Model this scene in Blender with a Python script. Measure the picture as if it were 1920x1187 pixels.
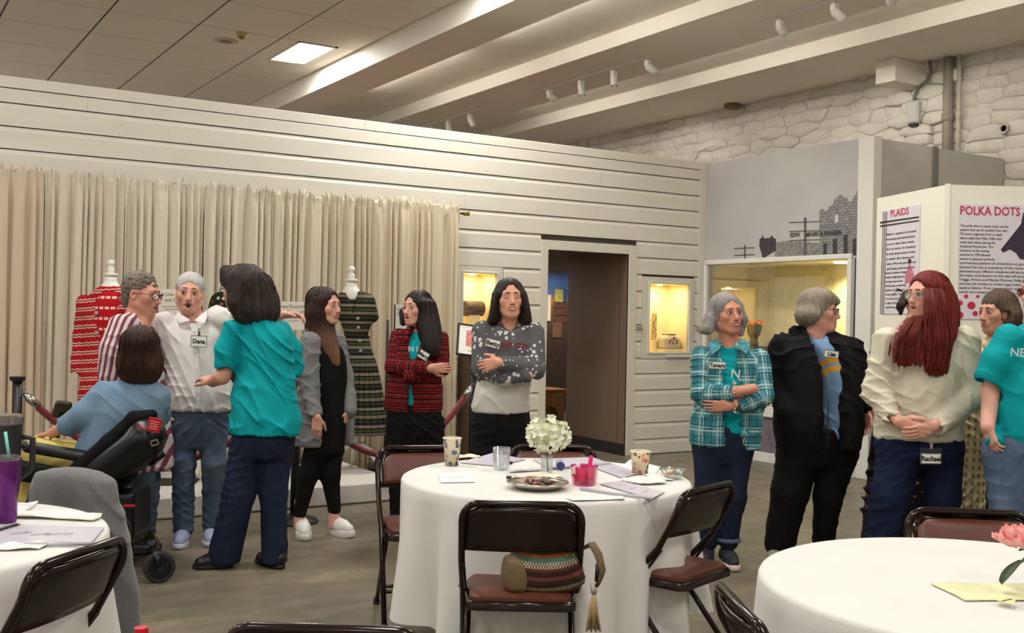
import bpy, math, random
import numpy as np
from mathutils import Vector, Matrix
random.seed(7)
for o in list(bpy.data.objects): bpy.data.objects.remove(o)
SC = bpy.context.scene; COL = SC.collection
PI = math.pi
# ---------------------------------------------------------------- camera
FPX = 1990.0; CAMH = 1.45
YAW, PITCH, ROLL = math.radians(31.96), math.radians(-0.04), math.radians(1.15)
Fv = np.array([math.sin(YAW)*math.cos(PITCH), math.cos(YAW)*math.cos(PITCH), math.sin(PITCH)])
_r = np.array([math.cos(YAW), -math.sin(YAW), 0.0]); _u = np.cross(_r, Fv)
Rv = math.cos(ROLL)*_r + math.sin(ROLL)*_u; Uv = -math.sin(ROLL)*_r + math.cos(ROLL)*_u
CAM = np.array([0, 0, CAMH])
cd = bpy.data.cameras.new('camera'); cd.sensor_width = 36; cd.lens = FPX/1920*36; cd.clip_end = 100
cam = bpy.data.objects.new('camera', cd); COL.objects.link(cam)
cam.matrix_world = Matrix(((Rv[0], Uv[0], -Fv[0], 0), (Rv[1], Uv[1], -Fv[1], 0), (Rv[2], Uv[2], -Fv[2], CAMH), (0, 0, 0, 1)))
SC.camera = cam
# ---------------------------------------------------------------- world, exposure
w = bpy.data.worlds.new('world'); SC.world = w; w.use_nodes = True
w.node_tree.nodes['Background'].inputs[0].default_value = (0.9, 0.95, 1, 1)
w.node_tree.nodes['Background'].inputs[1].default_value = 0.02
SC.view_settings.view_transform = 'Standard'; SC.view_settings.look = 'None'
SC.view_settings.exposure = -0.48; SC.view_settings.gamma = 1.0
SC.view_settings.use_curve_mapping = False
LIGHT_K = 1.0          # overall lamp power
def area_light(name, loc, sx, sy, power, color=(1, .985, .96), rot=(0, 0, 0), spread=180):
    l = bpy.data.lights.new(name, 'AREA'); l.shape = 'RECTANGLE'; l.size = sx; l.size_y = sy
    l.energy = power*LIGHT_K; l.color = color; l.spread = math.radians(spread)
    o = bpy.data.objects.new(name, l); o.location = loc; o.rotation_euler = rot; COL.objects.link(o); return o
# the hall's ceiling troffers (fixture bodies are built with the ceiling below)
TROFFERS = [(4.58, y) for y in (12.25, 8.0, 3.77, -0.47)]+[(x, y) for x in (.84, -2.9) for y in (14.34, 10.1, 5.86, 1.62, -2.6)]  # unseen ones past the partition are added to brighten the ceiling tiles
for x, y in TROFFERS:
    area_light('troffer_lamp', (x, y, 4.545), .44, 1.0, 120 if y > 7 else 97)
# ---------------------------------------------------------------- geometry of the view
def ray(x, y): return Fv + (x-960)/FPX*Rv - (y-593.5)/FPX*Uv
def at(x, y, d): return CAM + d*ray(x, y)
def onz(x, y, z): q = ray(x, y); return CAM + q*(z-CAMH)/q[2]
def onY(x, y, Y): q = ray(x, y); return CAM + q*Y/q[1]
def onX(x, y, X): q = ray(x, y); return CAM + q*X/q[0]
# ---------------------------------------------------------------- materials
def lin(c):
    c = [v/255.0 for v in c]
    return tuple(v/12.92 if v <= .04045 else ((v+.055)/1.055)**2.4 for v in c) + (1.0,)
class NT:
    def __init__(s, name):
        s.m = bpy.data.materials.new(name); s.m.use_nodes = True; s.t = s.m.node_tree
        s.b = s.t.nodes['Principled BSDF']
    def n(s, typ, **kw):
        nd = s.t.nodes.new(typ)
        for k, v in kw.items():
            if k in nd.inputs: nd.inputs[k].default_value = v
            else: setattr(nd, k, v)
        return nd
    def l(s, a, b): s.t.links.new(a, b)
    def math(s, op, a, b=None, clamp=False):
        nd = s.n('ShaderNodeMath', operation=op, use_clamp=clamp)
        for i, v in enumerate((a, b)):
            if v is None: continue
            if isinstance(v, (int, float)): nd.inputs[i].default_value = v
            else: s.l(v, nd.inputs[i])
        return nd.outputs[0]
    def mix(s, fac, a, b):
        nd = s.n('ShaderNodeMix', data_type='RGBA')
        for i, v in ((0, fac), (6, a), (7, b)):
            if isinstance(v, (tuple, list)): nd.inputs[i].default_value = v
            elif isinstance(v, (int, float)): nd.inputs[i].default_value = v
            else: s.l(v, nd.inputs[i])
        return nd.outputs[2]
    def coord(s, kind='Object', scale=None, rot=None):
        c = s.n('ShaderNodeTexCoord').outputs[kind]
        if scale or rot:
            mp = s.n('ShaderNodeMapping'); s.l(c, mp.inputs[0])
            if scale: mp.inputs['Scale'].default_value = scale
            if rot: mp.inputs['Rotation'].default_value = rot
            c = mp.outputs[0]
        return c
    def noise(s, vec, scale, detail=4, rough=.5, dist=0.0):
        nd = s.n('ShaderNodeTexNoise'); s.l(vec, nd.inputs['Vector'])
        nd.inputs['Scale'].default_value = scale; nd.inputs['Detail'].default_value = detail
        nd.inputs['Roughness'].default_value = rough; nd.inputs['Distortion'].default_value = dist
        return nd.outputs[0]
    def ramp(s, fac, stops, interp='LINEAR'):
        nd = s.n('ShaderNodeValToRGB'); s.l(fac, nd.inputs[0]); cr = nd.color_ramp; cr.interpolation = interp
        while len(cr.elements) < len(stops): cr.elements.new(.5)
        for e, (p, c) in zip(cr.elements, stops): e.position = p; e.color = c
        return nd.outputs[0]
    def bump(s, h, strength=.3, dist=.01):
        nd = s.n('ShaderNodeBump'); nd.inputs['Strength'].default_value = strength; nd.inputs['Distance'].default_value = dist
        s.l(h, nd.inputs['Height']); s.l(nd.outputs[0], s.b.inputs['Normal'])
    def base(s, c):
        if isinstance(c, (tuple, list)): s.b.inputs['Base Color'].default_value = c
        else: s.l(c, s.b.inputs['Base Color'])
MATS = {}
def M(name, c=None, rough=.6, metal=0.0, var=.0, scale=12, bump=0.0, bscale=None, spec=.5, coat=0.0, vscale=None, sheen=0, trans=0.0, emit=None, estr=1.0, alpha=1.0):
    """plain procedural material: colour with noise variation and a fine bump"""
    if name in MATS: return MATS[name]
    t = NT(name); t.b.inputs['Roughness'].default_value = rough; t.b.inputs['Metallic'].default_value = metal
    t.b.inputs['Specular IOR Level'].default_value = spec; t.b.inputs['Coat Weight'].default_value = coat
    if sheen: t.b.inputs['Sheen Weight'].default_value = sheen
    if trans: t.b.inputs['Transmission Weight'].default_value = trans
    if alpha < 1: t.b.inputs['Alpha'].default_value = alpha
    col = lin(c)
    vec = t.coord('Object', vscale) if (var or bump) else None
    if var:
        n = t.noise(vec, scale, 5)
        hi = tuple(min(1, v*(1+var)) for v in col[:3])+(1,); lo = tuple(v*(1-var) for v in col[:3])+(1,)
        t.base(t.ramp(n, [(.3, lo), (.7, hi)]))
    else: t.base(col)
    if bump: t.bump(t.noise(vec, bscale or scale*6, 4), bump, .01)
    if emit: t.b.inputs['Emission Color'].default_value = lin(emit); t.b.inputs['Emission Strength'].default_value = estr
    MATS[name] = t.m; return t.m
# ---------------------------------------------------------------- mesh helpers
def mesh(name, V, Fc, mats=None, smooth=False, midx=None):
    me = bpy.data.meshes.new(name)
    if isinstance(Fc, np.ndarray):
        V = np.asarray(V, np.float32); n = Fc.shape[1]
        me.vertices.add(len(V)); me.vertices.foreach_set('co', V.ravel())
        me.loops.add(Fc.size); me.loops.foreach_set('vertex_index', Fc.astype(np.int32).ravel())
        me.polygons.add(len(Fc)); me.polygons.foreach_set('loop_start', np.arange(0, Fc.size, n, dtype=np.int32))
        me.update(calc_edges=True)
    else:
        me.from_pydata([tuple(map(float, v)) for v in V], [], Fc)
    if mats is not None:
        for m in (mats if isinstance(mats, (list, tuple)) else [mats]): me.materials.append(m)
    if midx is not None: me.polygons.foreach_set('material_index', np.asarray(midx, np.int32))
    if smooth: me.polygons.foreach_set('use_smooth', np.ones(len(me.polygons), bool))
    return me
def link(name, me, parent=None, loc=None, rot=None):
    o = bpy.data.objects.new(name, me); COL.objects.link(o)
    if parent is not None: o.parent = parent
    if loc is not None: o.location = [float(v) for v in loc]
    if rot is not None: o.rotation_euler = rot
    return o
def tag(o, label=None, cat=None, group=None, kind=None):
    if label: o['label'] = label
    if cat: o['category'] = cat
    if group: o['group'] = group
    if kind: o['kind'] = kind
    return o
def empty(name, loc, rz=0, label=None, cat=None, group=None):
    o = bpy.data.objects.new(name, None); COL.objects.link(o); o.empty_display_size = .1
    o.location = [float(v) for v in loc]; o.rotation_euler = (0, 0, rz); return tag(o, label, cat, group)
class MB:
    """collects shapes, then links them as one mesh object"""
    def __init__(s): s.V = []; s.F = []; s.I = []; s.mi = 0
    def add(s, V, Fc):
        b = len(s.V); s.V += [tuple(map(float, v)) for v in V]; s.F += [tuple(i+b for i in f) for f in Fc]; s.I += [s.mi]*len(Fc); return s
    def box(s, lo, hi, bev=0.0):
        x0, y0, z0 = lo; x1, y1, z1 = hi
        if not bev:
            return s.add([(x0,y0,z0),(x1,y0,z0),(x1,y1,z0),(x0,y1,z0),(x0,y0,z1),(x1,y0,z1),(x1,y1,z1),(x0,y1,z1)],
                [(0,3,2,1),(4,5,6,7),(0,1,5,4),(1,2,6,5),(2,3,7,6),(3,0,4,7)])
        V = []; b = bev
        for X, Y, Z, sx, sy, sz in [(x, y, z, i, j, k) for x, i in ((x0, 1), (x1, -1)) for y, j in ((y0, 1), (y1, -1)) for z, k in ((z0, 1), (z1, -1))]:
            V += [(X, Y+sy*b, Z+sz*b), (X+sx*b, Y, Z+sz*b), (X+sx*b, Y+sy*b, Z)]
        def c(i, j, k, a): return (i*4+j*2+k)*3+a
        Fc = [(c(0,0,0,0),c(0,0,1,0),c(0,1,1,0),c(0,1,0,0)),(c(1,0,0,0),c(1,1,0,0),c(1,1,1,0),c(1,0,1,0)),
              (c(0,0,0,1),c(1,0,0,1),c(1,0,1,1),c(0,0,1,1)),(c(0,1,0,1),c(0,1,1,1),c(1,1,1,1),c(1,1,0,1)),
              (c(0,0,0,2),c(0,1,0,2),c(1,1,0,2),c(1,0,0,2)),(c(0,0,1,2),c(1,0,1,2),c(1,1,1,2),c(0,1,1,2))]
        for i in (0, 1):
            for j in (0, 1):
                f = (c(i,j,0,0),c(i,j,0,1),c(i,j,1,1),c(i,j,1,0)); Fc.append(f if i == j else f[::-1])
                f = (c(i,0,j,0),c(i,1,j,0),c(i,1,j,2),c(i,0,j,2)); Fc.append(f if i == j else f[::-1])
                f = (c(0,i,j,1),c(0,i,j,2),c(1,i,j,2),c(1,i,j,1)); Fc.append(f if i == j else f[::-1])
                for k in (0, 1):
                    f = (c(i,j,k,0),c(i,j,k,2),c(i,j,k,1)); Fc.append(f if (i+j+k) % 2 == 0 else f[::-1])
        return s.add(V, Fc)
    def tube(s, P, r, n=10, closed=False, sq=None):
        P = [np.array(p, float) for p in P]; m = len(P); V = []; Fc = []
        rr = r if isinstance(r, (list, tuple, np.ndarray)) else [r]*m
        up = None
        for i in range(m):
            t = (P[(i+1) % m]-P[i-1]) if closed else (P[min(i+1, m-1)]-P[max(i-1, 0)])
            t = t/(np.linalg.norm(t)+1e-9)
            if up is None:
                up = np.array([0, 0, 1.0]) if abs(t[2]) < .9 else np.array([1.0, 0, 0])
            a = np.cross(t, up); a /= np.linalg.norm(a)+1e-9; b = np.cross(a, t); up = b
            for j in range(n):
                th = 2*PI*j/n; ca, sa = math.cos(th), math.sin(th)
                if sq: ca *= sq[0]; sa *= sq[1]
                V.append(P[i]+rr[i]*(ca*a+sa*b))
        for i in range(m if closed else m-1):
            for j in range(n):
                k = (i+1) % m
                Fc.append((i*n+j, i*n+(j+1) % n, k*n+(j+1) % n, k*n+j))
        if not closed:
            Fc.append(tuple(range(n))[::-1]); Fc.append(tuple(range((m-1)*n, m*n)))
        return s.add(V, Fc)
    def lathe(s, prof, n=24, c=(0, 0, 0), cap=True):
        V = []; Fc = []; m = len(prof)
        for r, z in prof:
            for j in range(n):
                th = 2*PI*j/n; V.append((c[0]+r*math.cos(th), c[1]+r*math.sin(th), c[2]+z))
        for i in range(m-1):
            for j in range(n): Fc.append((i*n+j, i*n+(j+1) % n, (i+1)*n+(j+1) % n, (i+1)*n+j))
        if cap:
            if prof[0][0] > 1e-4: Fc.append(tuple(range(n))[::-1])
            if prof[-1][0] > 1e-4: Fc.append(tuple(range((m-1)*n, m*n)))
        return s.add(V, Fc)
    def prism(s, P, a, b, axis=2):
        """polygon P (2-D) extruded from a to b along axis"""
        n = len(P)
        def pt(p, h):
            q = [p[0], p[1]]; q.insert(axis, h); return q
        V = [pt(p, a) for p in P]+[pt(p, b) for p in P]
        return s.add(V, [tuple(range(n))[::-1], tuple(range(n, 2*n))]+[(i, (i+1) % n, n+(i+1) % n, n+i) for i in range(n)])
    def sphere(s, c, r, nu=12, nv=8):
        r = r if isinstance(r, (tuple, list)) else (r, r, r); V = []; Fc = []
        for i in range(nv+1):
            ph = PI*i/nv
            for j in range(nu):
                th = 2*PI*j/nu
                V.append((c[0]+r[0]*math.sin(ph)*math.cos(th), c[1]+r[1]*math.sin(ph)*math.sin(th), c[2]+r[2]*math.cos(ph)))
        for i in range(nv):
            for j in range(nu): Fc.append((i*nu+j, (i+1)*nu+j, (i+1)*nu+(j+1) % nu, i*nu+(j+1) % nu))
        return s.add(V, Fc)
    def build(s, name, mat, parent=None, loc=None, rot=None, smooth=False):
        me = mesh(name, s.V, s.F, mat, smooth, s.I if isinstance(mat, (list, tuple)) else None)
        return link(name, me, parent, loc, rot)
def smooth_by_angle(o, ang=40):
    me = o.data; me.polygons.foreach_set('use_smooth', np.ones(len(me.polygons), bool))
    me.set_sharp_from_angle(angle=math.radians(ang)); return o
def struct(name, mb, mat, **k): return tag(mb.build(name, mat, **k), kind='structure')
def text_obj(name, body, size, mat, parent=None, loc=(0, 0, 0), rot=(0, 0, 0), align='LEFT', ext=.0006, sx=1.0, shear=0.0, bold=0.0):
    cu = bpy.data.curves.new(name, 'FONT'); cu.body = body; cu.size = size; cu.align_x = align; cu.extrude = ext
    cu.resolution_u = 2; cu.shear = shear; cu.offset = bold
    to = bpy.data.objects.new(name, cu); COL.objects.link(to)
    me = bpy.data.meshes.new_from_object(to.evaluated_get(bpy.context.evaluated_depsgraph_get()))
    bpy.data.objects.remove(to); me.materials.clear(); me.materials.append(mat)
    if sx != 1: me.transform(Matrix.Diagonal((sx, 1, 1, 1)))
    return link(name, me, parent, loc, rot)
def copy_tree(o, parent=None):
    c = o.copy(); COL.objects.link(c); c.parent = parent
    for ch in list(o.children): copy_tree(ch, c)
    return c
# ================================================================ STRUCTURE
m_wall = M('wall_paint', (230, 226, 216), .55, var=.03, scale=3, bump=.05, bscale=90)
m_board = M('painted_board', (212, 207, 192), .5, var=.03, scale=2.2, vscale=(1, 1, 6), bump=.04, bscale=60)
m_trim = M('trim_paint', (206, 201, 187), .5, var=.02, scale=3)
m_gap = M('groove_dark', (70, 64, 56), .9)
m_tile = M('ceiling_tile', (236, 229, 216), .9, var=.03, scale=60, bump=.1, bscale=250)
m_tbar = M('ceiling_bar', (44, 30, 24), .5)
m_soffit = M('soffit_paint', (236, 229, 216), .8, var=.02, scale=2)
m_beam = M('beam_paint', (238, 232, 220), .7, var=.02, scale=2)
m_brown = M('brown_wall', (108, 84, 64), .7, var=.04, scale=5)
m_black = M('black_satin', (18, 17, 17), .45)
m_white = M('white_satin', (226, 224, 216), .4)
m_grey = M('grey_panel', (186, 183, 176), .75, var=.05, scale=6, bump=.1, bscale=200)
# floor: mottled, sealed concrete
t = NT('concrete'); v = t.coord('Object')
n1 = t.noise(v, .55, 6, .6, .8); n2 = t.noise(v, 2.6, 8, .65, 1.2); n3 = t.noise(v, 30, 4, .6)
mp = t.n('ShaderNodeMapping'); t.l(v, mp.inputs[0]); mp.inputs['Scale'].default_value = (1.2, 4.0, 1); mp.inputs['Rotation'].default_value = (0, 0, -.55)
n4 = t.noise(mp.outputs[0], 1.6, 7, .7, .6)
c = t.ramp(t.math('ADD', t.math('MULTIPLY', n1, .45), t.math('MULTIPLY', n4, .55)), [(.28, lin((68, 62, 50))), (.45, lin((104, 97, 82))), (.56, lin((124, 115, 97))), (.72, lin((160, 149, 126)))])
c = t.mix(t.ramp(n2, [(.35, (0, 0, 0, 1)), (.7, (.55, .55, .55, 1))]), c, lin((98, 88, 67)))
c = t.mix(t.ramp(n3, [(.62, (0, 0, 0, 1)), (.8, (.3, .3, .3, 1))]), c, lin((82, 74, 62)))
t.base(c); t.l(t.ramp(n2, [(.2, (.3, .3, .3, 1)), (.8, (.52, .52, .52, 1))]), t.b.inputs['Roughness']); t.bump(n3, .03, .01)
m_floor = t.m
b = MB(); b.box((-5.2, -5.2, -.1), (10.4, 17.2, 0)); struct('floor', b, m_floor)
# room shell out of view
for nm, lo, hi in (('wall_left', (-5.3, -5.2, 0), (-5.2, 17.2, 4.7)), ('wall_front', (-5.2, -5.3, 0), (10.4, -5.2, 4.7)), ('wall_far', (-5.2, 17.1, 0), (10.4, 17.2, 4.7))):
    b = MB(); b.box(lo, hi); struct(nm, b, m_wall)
# ---------------------------------------------------------------- ceiling
ZT, ZB, ZY = 4.561, 4.31, 4.475
b = MB(); b.box((-5.2, -5.2, ZT+.02), (5.06, 17.2, ZT+.12)); ceil = struct('ceiling', b, m_tbar)
XS = [5.06-.935*i for i in range(12)]; YS = [10.62+1.06*i for i in range(-15, 7)]
lamp_cells = set()
for i in range(11):
    for j in range(len(YS)-1):
        x0, x1, y0, y1 = XS[i+1]+.012, XS[i]-.012, YS[j]+.009, YS[j+1]-.009
        vis = XS[i+1] > -.6 and YS[j] > 6
        lamp = any(x0 < tx < x1 and y0 < ty < y1 for tx, ty in TROFFERS)
        if lamp:
            tx = [q for q in TROFFERS if x0 < q[0] < x1 and y0 < q[1] < y1][0][0]
            rows = [(x0, tx-.245), (tx+.245, x1)]
        else: rows = [(x0, x1)]
        for a, c_ in rows:
            if vis: b = MB(); b.box((a, y0, ZT), (c_, y1, ZT+.02), .003); b.build('ceiling_tile', m_tile, ceil)
b = MB()
for i in range(11):
    for j in range(len(YS)-1):
        if not (XS[i+1] > -.6 and YS[j] > 6):
            x0, x1, y0, y1 = XS[i+1]+.012, XS[i]-.012, YS[j]+.009, YS[j+1]-.009
            if any(x0 < tx < x1 and y0 < ty < y1 for tx, ty in TROFFERS): continue
            b.box((x0, y0, ZT), (x1, y1, ZT+.02))
tag(b.build('ceiling_tile_field', m_tile, ceil), kind='stuff')
m_lens = M('lamp_lens', (255, 252, 244), .5, emit=(255, 250, 240), estr=11)
m_lens2 = M('lamp_lens_side', (240, 238, 232), .4, emit=(255, 250, 240), estr=1.6)
for k, (tx, ty) in enumerate(TROFFERS):
    vis = k == 0
    e = empty('ceiling_light', (tx, ty, ZT), 0, 'lit rectangular troffer between the ceiling tiles' if vis else 'unseen troffer assumed in the hall ceiling out of the frame', 'light', 'ceiling troffers')
    b = MB()
    for lo, hi in (((-.24, -.52, -.004), (-.215, .52, .02)), ((.215, -.52, -.004), (.24, .52, .02)), ((-.24, -.52, -.004), (.24, -.5, .02)), ((-.24, .5, -.004), (.24, .52, .02))): b.box(lo, hi)
    b.build('frame', m_white, e)
    b = MB(); b.box((-.215, -.5, .002), (.09, .5, .018)); b.build('lens', m_lens, e)
    b = MB(); b.box((.09, -.5, .002), (.215, .5, .016)); b.build('reflector', m_lens2, e)
# dropped beams and the bays between them
for n, (x0, x1, z) in enumerate([(5.06, 5.62, ZB), (6.80, 7.86, ZB), (8.77, 10.3, ZB)]):
    b = MB(); b.box((x0, -5.2, z), (x1, 17.2, 4.7)); o = struct('trim_%d' % (n+1), b, [m_soffit, m_beam])
    o.data.polygons[5].material_index = 1
for n, (x0, x1) in enumerate([(5.62, 6.80), (7.86, 8.77)]):
    b = MB(); b.box((x0, -5.2, ZY), (x1, 17.2, 4.7)); struct('ceiling_bay_%d' % (n+1), b, m_soffit)
# linear lamps tucked behind the beams; second row added to brighten the third beam
for xl, y0, y1 in [(x_, a_, b_) for x_ in (5.72, 7.96) for a_, b_ in ((-3.5, -1), (.5, 3), (4.2, 6.8), (7.4, 10.0), (10.6, 13.2))]:
    e = empty('linear_light', (xl, (y0+y1)/2, ZY), 0, 'strip lamp hidden in the bay behind the %s' % ('first ceiling beam' if xl < 6 else 'second ceiling beam, added to brighten the third'), 'light', 'strip lamps in the ceiling bays')
    L = (y1-y0)/2
    b = MB(); b.box((-.07, -L, -.03), (.05, L, 0)); b.box((-.07, -L, -.12), (-.06, L, 0)); b.build('housing', m_white, e)
    b = MB(); b.tube([(-.02, -L, -.065), (-.02, L, -.065)], .02, 10); b.build('tube', M('tube_lamp', (255, 250, 240), .5, emit=(255, 249, 240), estr=44), e, smooth=True) if xl < 6 else b.build('tube', M('tube_lamp_soft', (255, 250, 240), .5, emit=(255, 249, 240), estr=24), e, smooth=True)
# ---------------------------------------------------------------- shiplap partition
YW = 8.82
def wall_box(name, boxes, mat=m_gap, **k):
    b = MB()
    for lo, hi in boxes: b.box(lo, hi)
    return struct(name, b, mat, **k)
_g = .022
LW = (4.948, 5.316, 1.342, 1.850); RW = (7.224, 7.777, 1.093, 1.825); DR = (5.915, 6.936, 0, 2.12)
yb0, yb1 = YW+.02, YW+.14
LWo = (LW[0]-_g, LW[1]+_g, LW[2]-_g, LW[3]+_g); RWo = (RW[0]-_g, RW[1]+_g, RW[2]-_g, RW[3]+_g); DRo = (DR[0]-.02, DR[1]+.02, 0, DR[3]+.02)
wb = wall_box('wall_back', [((-5.2, yb0, 0), (LWo[0], yb1, 3.18)), ((LWo[0], yb0, 0), (LWo[1], yb1, LWo[2])), ((LWo[0], yb0, LWo[3]), (LWo[1], yb1, 3.18)),
    ((LWo[1], yb0, 0), (DRo[0], yb1, 3.18)), ((DRo[0], yb0, DRo[3]), (DRo[1], yb1, 3.18)), ((DRo[1], yb0, 0), (RWo[0], yb1, 3.18)),
    ((RWo[0], yb0, 0), (RWo[1], yb1, RWo[2])), ((RWo[0], yb0, RWo[3]), (RWo[1], yb1, 3.18)), ((RWo[1], yb0, 0), (8.0, yb1, 3.18))], [m_gap])
ZL = [.004, .164, .337, .514, .688, .862, 1.03, 1.205, 1.383, 1.561, 1.739, 1.917, 2.095, 2.268, 2.456, 2.634, 2.806, 2.982, 3.094, 3.187]
def board(x0, x1, z0, z1, thin=False):
    g = .004; c = .034 if not thin else .006; d = .011 if not thin else .004
    P = [(yb0, z0+g), (YW, z0+g), (YW, z1-g-c), (YW+d*.8, z1-g-c*.35), (YW+d, z1-g), (yb0, z1-g)]
    b = MB(); n = len(P); V = [(x0+.001, y, z) for y, z in P]+[(x1-.001, y, z) for y, z in P]
    b.add(V, [tuple(range(n)), tuple(range(n, 2*n))[::-1]]+[(i, n+i, n+(i+1) % n, (i+1) % n) for i in range(n)])
    return b.build('board', m_board, wb)
for i in range(len(ZL)-1):
    z0, z1 = ZL[i], ZL[i+1]; zm = (z0+z1)/2
    xs = -5.0 if z1 > 2.3 else 4.62
    spans = [(xs, 7.905 if z1 < 3.1 else 8.0)]
    def cut(sp, a, c_):
        out = []
        for p, q in sp:
            if c_ <= p or a >= q: out.append((p, q)); continue
            if a > p: out.append((p, a))
            if c_ < q: out.append((c_, q))
        return out
    if zm < 2.2: spans = cut(spans, 5.829, 7.044)
    if 1.28 < zm < 1.93: spans = cut(spans, 4.87, 5.395)
    if 1.03 < zm < 1.9: spans = cut(spans, 7.126, 7.857)
    joints = {17: 1.55, 16: 6.55, 14: 4.95, 15: -1.0, 18: 3.9, 13: 2.4}
    out = []
    for p, q in spans:
        j = joints.get(i)
        if j and p+.3 < j < q-.3: out += [(p, j), (j, q)]
        else: out.append((p, q))
    for p, q in out:
        if q-p > .02: board(p, q, z0, z1, i >= 17)
def trimbox(nm, lo, hi, mat=m_trim): b = MB(); b.box(lo, hi, .003); return b.build(nm, mat, wb)
trimbox('corner_board', (7.905, YW-.008, 0), (8.0, YW+.02, 3.1))
trimbox('door_casing', (5.829, YW-.006, 0), (5.915, YW+.02, 2.215)); trimbox('door_casing', (6.936, YW-.006, 0), (7.044, YW+.02, 2.215))
trimbox('door_head_casing', (5.915, YW-.006, 2.12), (6.936, YW+.02, 2.215))
m_case = M('case_cream', (248, 232, 186), .6, var=.02, scale=8)
m_glass = None
t = NT('pane_glass'); t.t.nodes.remove(t.b); out = t.t.nodes['Material Output']
tr = t.n('ShaderNodeBsdfTransparent'); gl = t.n('ShaderNodeBsdfGlossy'); gl.inputs['Roughness'].default_value = .02; fr = t.n('ShaderNodeFresnel'); fr.inputs['IOR'].default_value = 1.35
mx = t.n('ShaderNodeMixShader'); t.l(fr.outputs[0], mx.inputs[0]); t.l(tr.outputs[0], mx.inputs[1]); t.l(gl.outputs[0], mx.inputs[2]); t.l(mx.outputs[0], out.inputs[0])
m_glass = t.m
def niche(nm, W, depth, fo, power):
    """lit display niche set into the partition: frame, shell, pane, lamp"""
    x0, x1, z0, z1 = W; e = tag(bpy.data.objects.new(nm, None), kind='structure'); COL.objects.link(e)
    y1 = YW+depth; th = .02
    b = MB()
    for lo, hi in (((x0-th, YW+.031, z0-th), (x0, y1, z1+th)), ((x1, YW+.031, z0-th), (x1+th, y1, z1+th)), ((x0-th, YW+.031, z0-th), (x1+th, y1, z0)), ((x0-th, YW+.031, z1), (x1+th, y1, z1+th)), ((x0-th, y1, z0-th), (x1+th, y1+th, z1+th))): b.box(lo, hi)
    b.build('shell', m_case, e)
    b = MB(); X0, X1, Z0, Z1 = fo
    for lo, hi in (((X0, YW-.004, Z0), (x0, YW+.03, Z1)), ((x1, YW-.004, Z0), (X1, YW+.03, Z1)), ((x0, YW-.004, Z0), (x1, YW+.03, z0)), ((x0, YW-.004, z1), (x1, YW+.03, Z1))): b.box(lo, hi, .003)
    b.build('window_frame', m_trim, e)
    b = MB(); i = .022
    for lo, hi in (((x0-i, YW-.016, z0-i), (x0, YW, z1+i)), ((x1, YW-.016, z0-i), (x1+i, YW, z1+i)), ((x0, YW-.016, z0-i), (x1, YW, z0)), ((x0, YW-.016, z1), (x1, YW, z1+i))): b.box(lo, hi, .004)
    b.build('window_bead', m_trim, e)
    b = MB(); b.box((x0, YW+.012, z0), (x1, YW+.015, z1)); b.build('pane', m_glass, e)
    b = MB(); b.lathe([(.03, 0), (.03, .012), (.022, .012), (.02, .004)], 16, ((x0+x1)/2, (YW+y1)/2, z1-.014)); b.build('puck_lamp', M('puck', (255, 244, 214), .5, emit=(255, 226, 160), estr=18), e)
    area_light('niche_lamp', ((x0+x1)/2, (YW+y1)/2, z1-.02), .3 if x1-x0 > .4 else .2, .1, power, (1, .84, .52))
    return e
niche('window_1', LW, .30, (4.878, 5.388, 1.285, 1.915), 2.6)
w2 = niche('window_2', RW, .34, (7.130, 7.853, 1.022, 1.895), 4.6)
b = MB(); b.box((7.46, YW-.035, 1.035), (7.80, YW-.004, 1.06), .003); b.build('window_sill', m_trim, w2)
for x in (7.04, 7.875):
    b = MB(); b.box((x-.005, YW-.02, 1.33), (x+.085, YW-.005, 1.375), .002); b.build('label_plate', M('plate_grey', (168, 164, 152), .5), w2)
    for k in range(3): b = MB(); b.box((x+.004, YW-.0207, 1.34+.01*k), (x+.07, YW-.02, 1.343+.01*k)); b.build('print_line', M('print_grey', (120, 116, 108), .6), w2)
# door reveal and the passage behind it
b = MB(); b.box((6.936, YW+.14, 0), (7.02, 9.92, 2.16)); struct('wall_passage', b, m_brown)
b = MB(); b.box((6.936, YW+.001, 0), (6.955, YW+.145, 2.12)); b.box((5.896, YW+.001, 0), (5.915, YW+.145, 2.12)); b.box((5.896, YW+.001, 2.12), (6.955, YW+.145, 2.139)); struct('door_1', b, m_brown)
b = MB(); b.box((6.921, YW+.006, 0), (6.936, 9.92, .125), .002); struct('baseboard_passage', b, m_black)
b = MB(); b.box((3.6, YW+.14, 2.14), (9.7, 13.6, 2.2)); struct('ceiling_passage', b, m_brown)
# room beyond: printed landscape wall, low wooden bench
t = NT('landscape_print'); v = t.coord('Object'); sp = t.n('ShaderNodeSeparateXYZ'); t.l(v, sp.inputs[0]); z = sp.outputs[2]
nn = t.noise(t.coord('Object', (5, 1, .6)), 7, 6, .6); ng = t.noise(t.coord('Object', (60, 1, 5)), 3, 5, .7)
zz = t.math('ADD', z, t.math('MULTIPLY', t.math('SUBTRACT', nn, .5), .22))
sky = t.ramp(t.math('DIVIDE', zz, 2.4), [(.0, lin((40, 28, 24))), (.44, lin((52, 36, 30))), (.56, lin((78, 56, 34))), (.66, lin((112, 78, 40))), (.72, lin((168, 128, 70))), (.735, lin((92, 104, 140))), (.78, lin((80, 110, 160))), (.84, lin((96, 134, 196))), (.9, lin((150, 165, 196)))])
t.base(t.mix(t.ramp(t.math('MULTIPLY', ng, t.math('LESS_THAN', z, 1.55)), [(.5, (0, 0, 0, 1)), (.75, (.5, .5, .5, 1))]), sky, lin((150, 112, 80)))); t.b.inputs['Roughness'].default_value = .5
b = MB(); b.box((4.4, 13.4, 0), (9.6, 13.5, 2.2)); wp = struct('wall_beyond', b, t.m)
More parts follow.
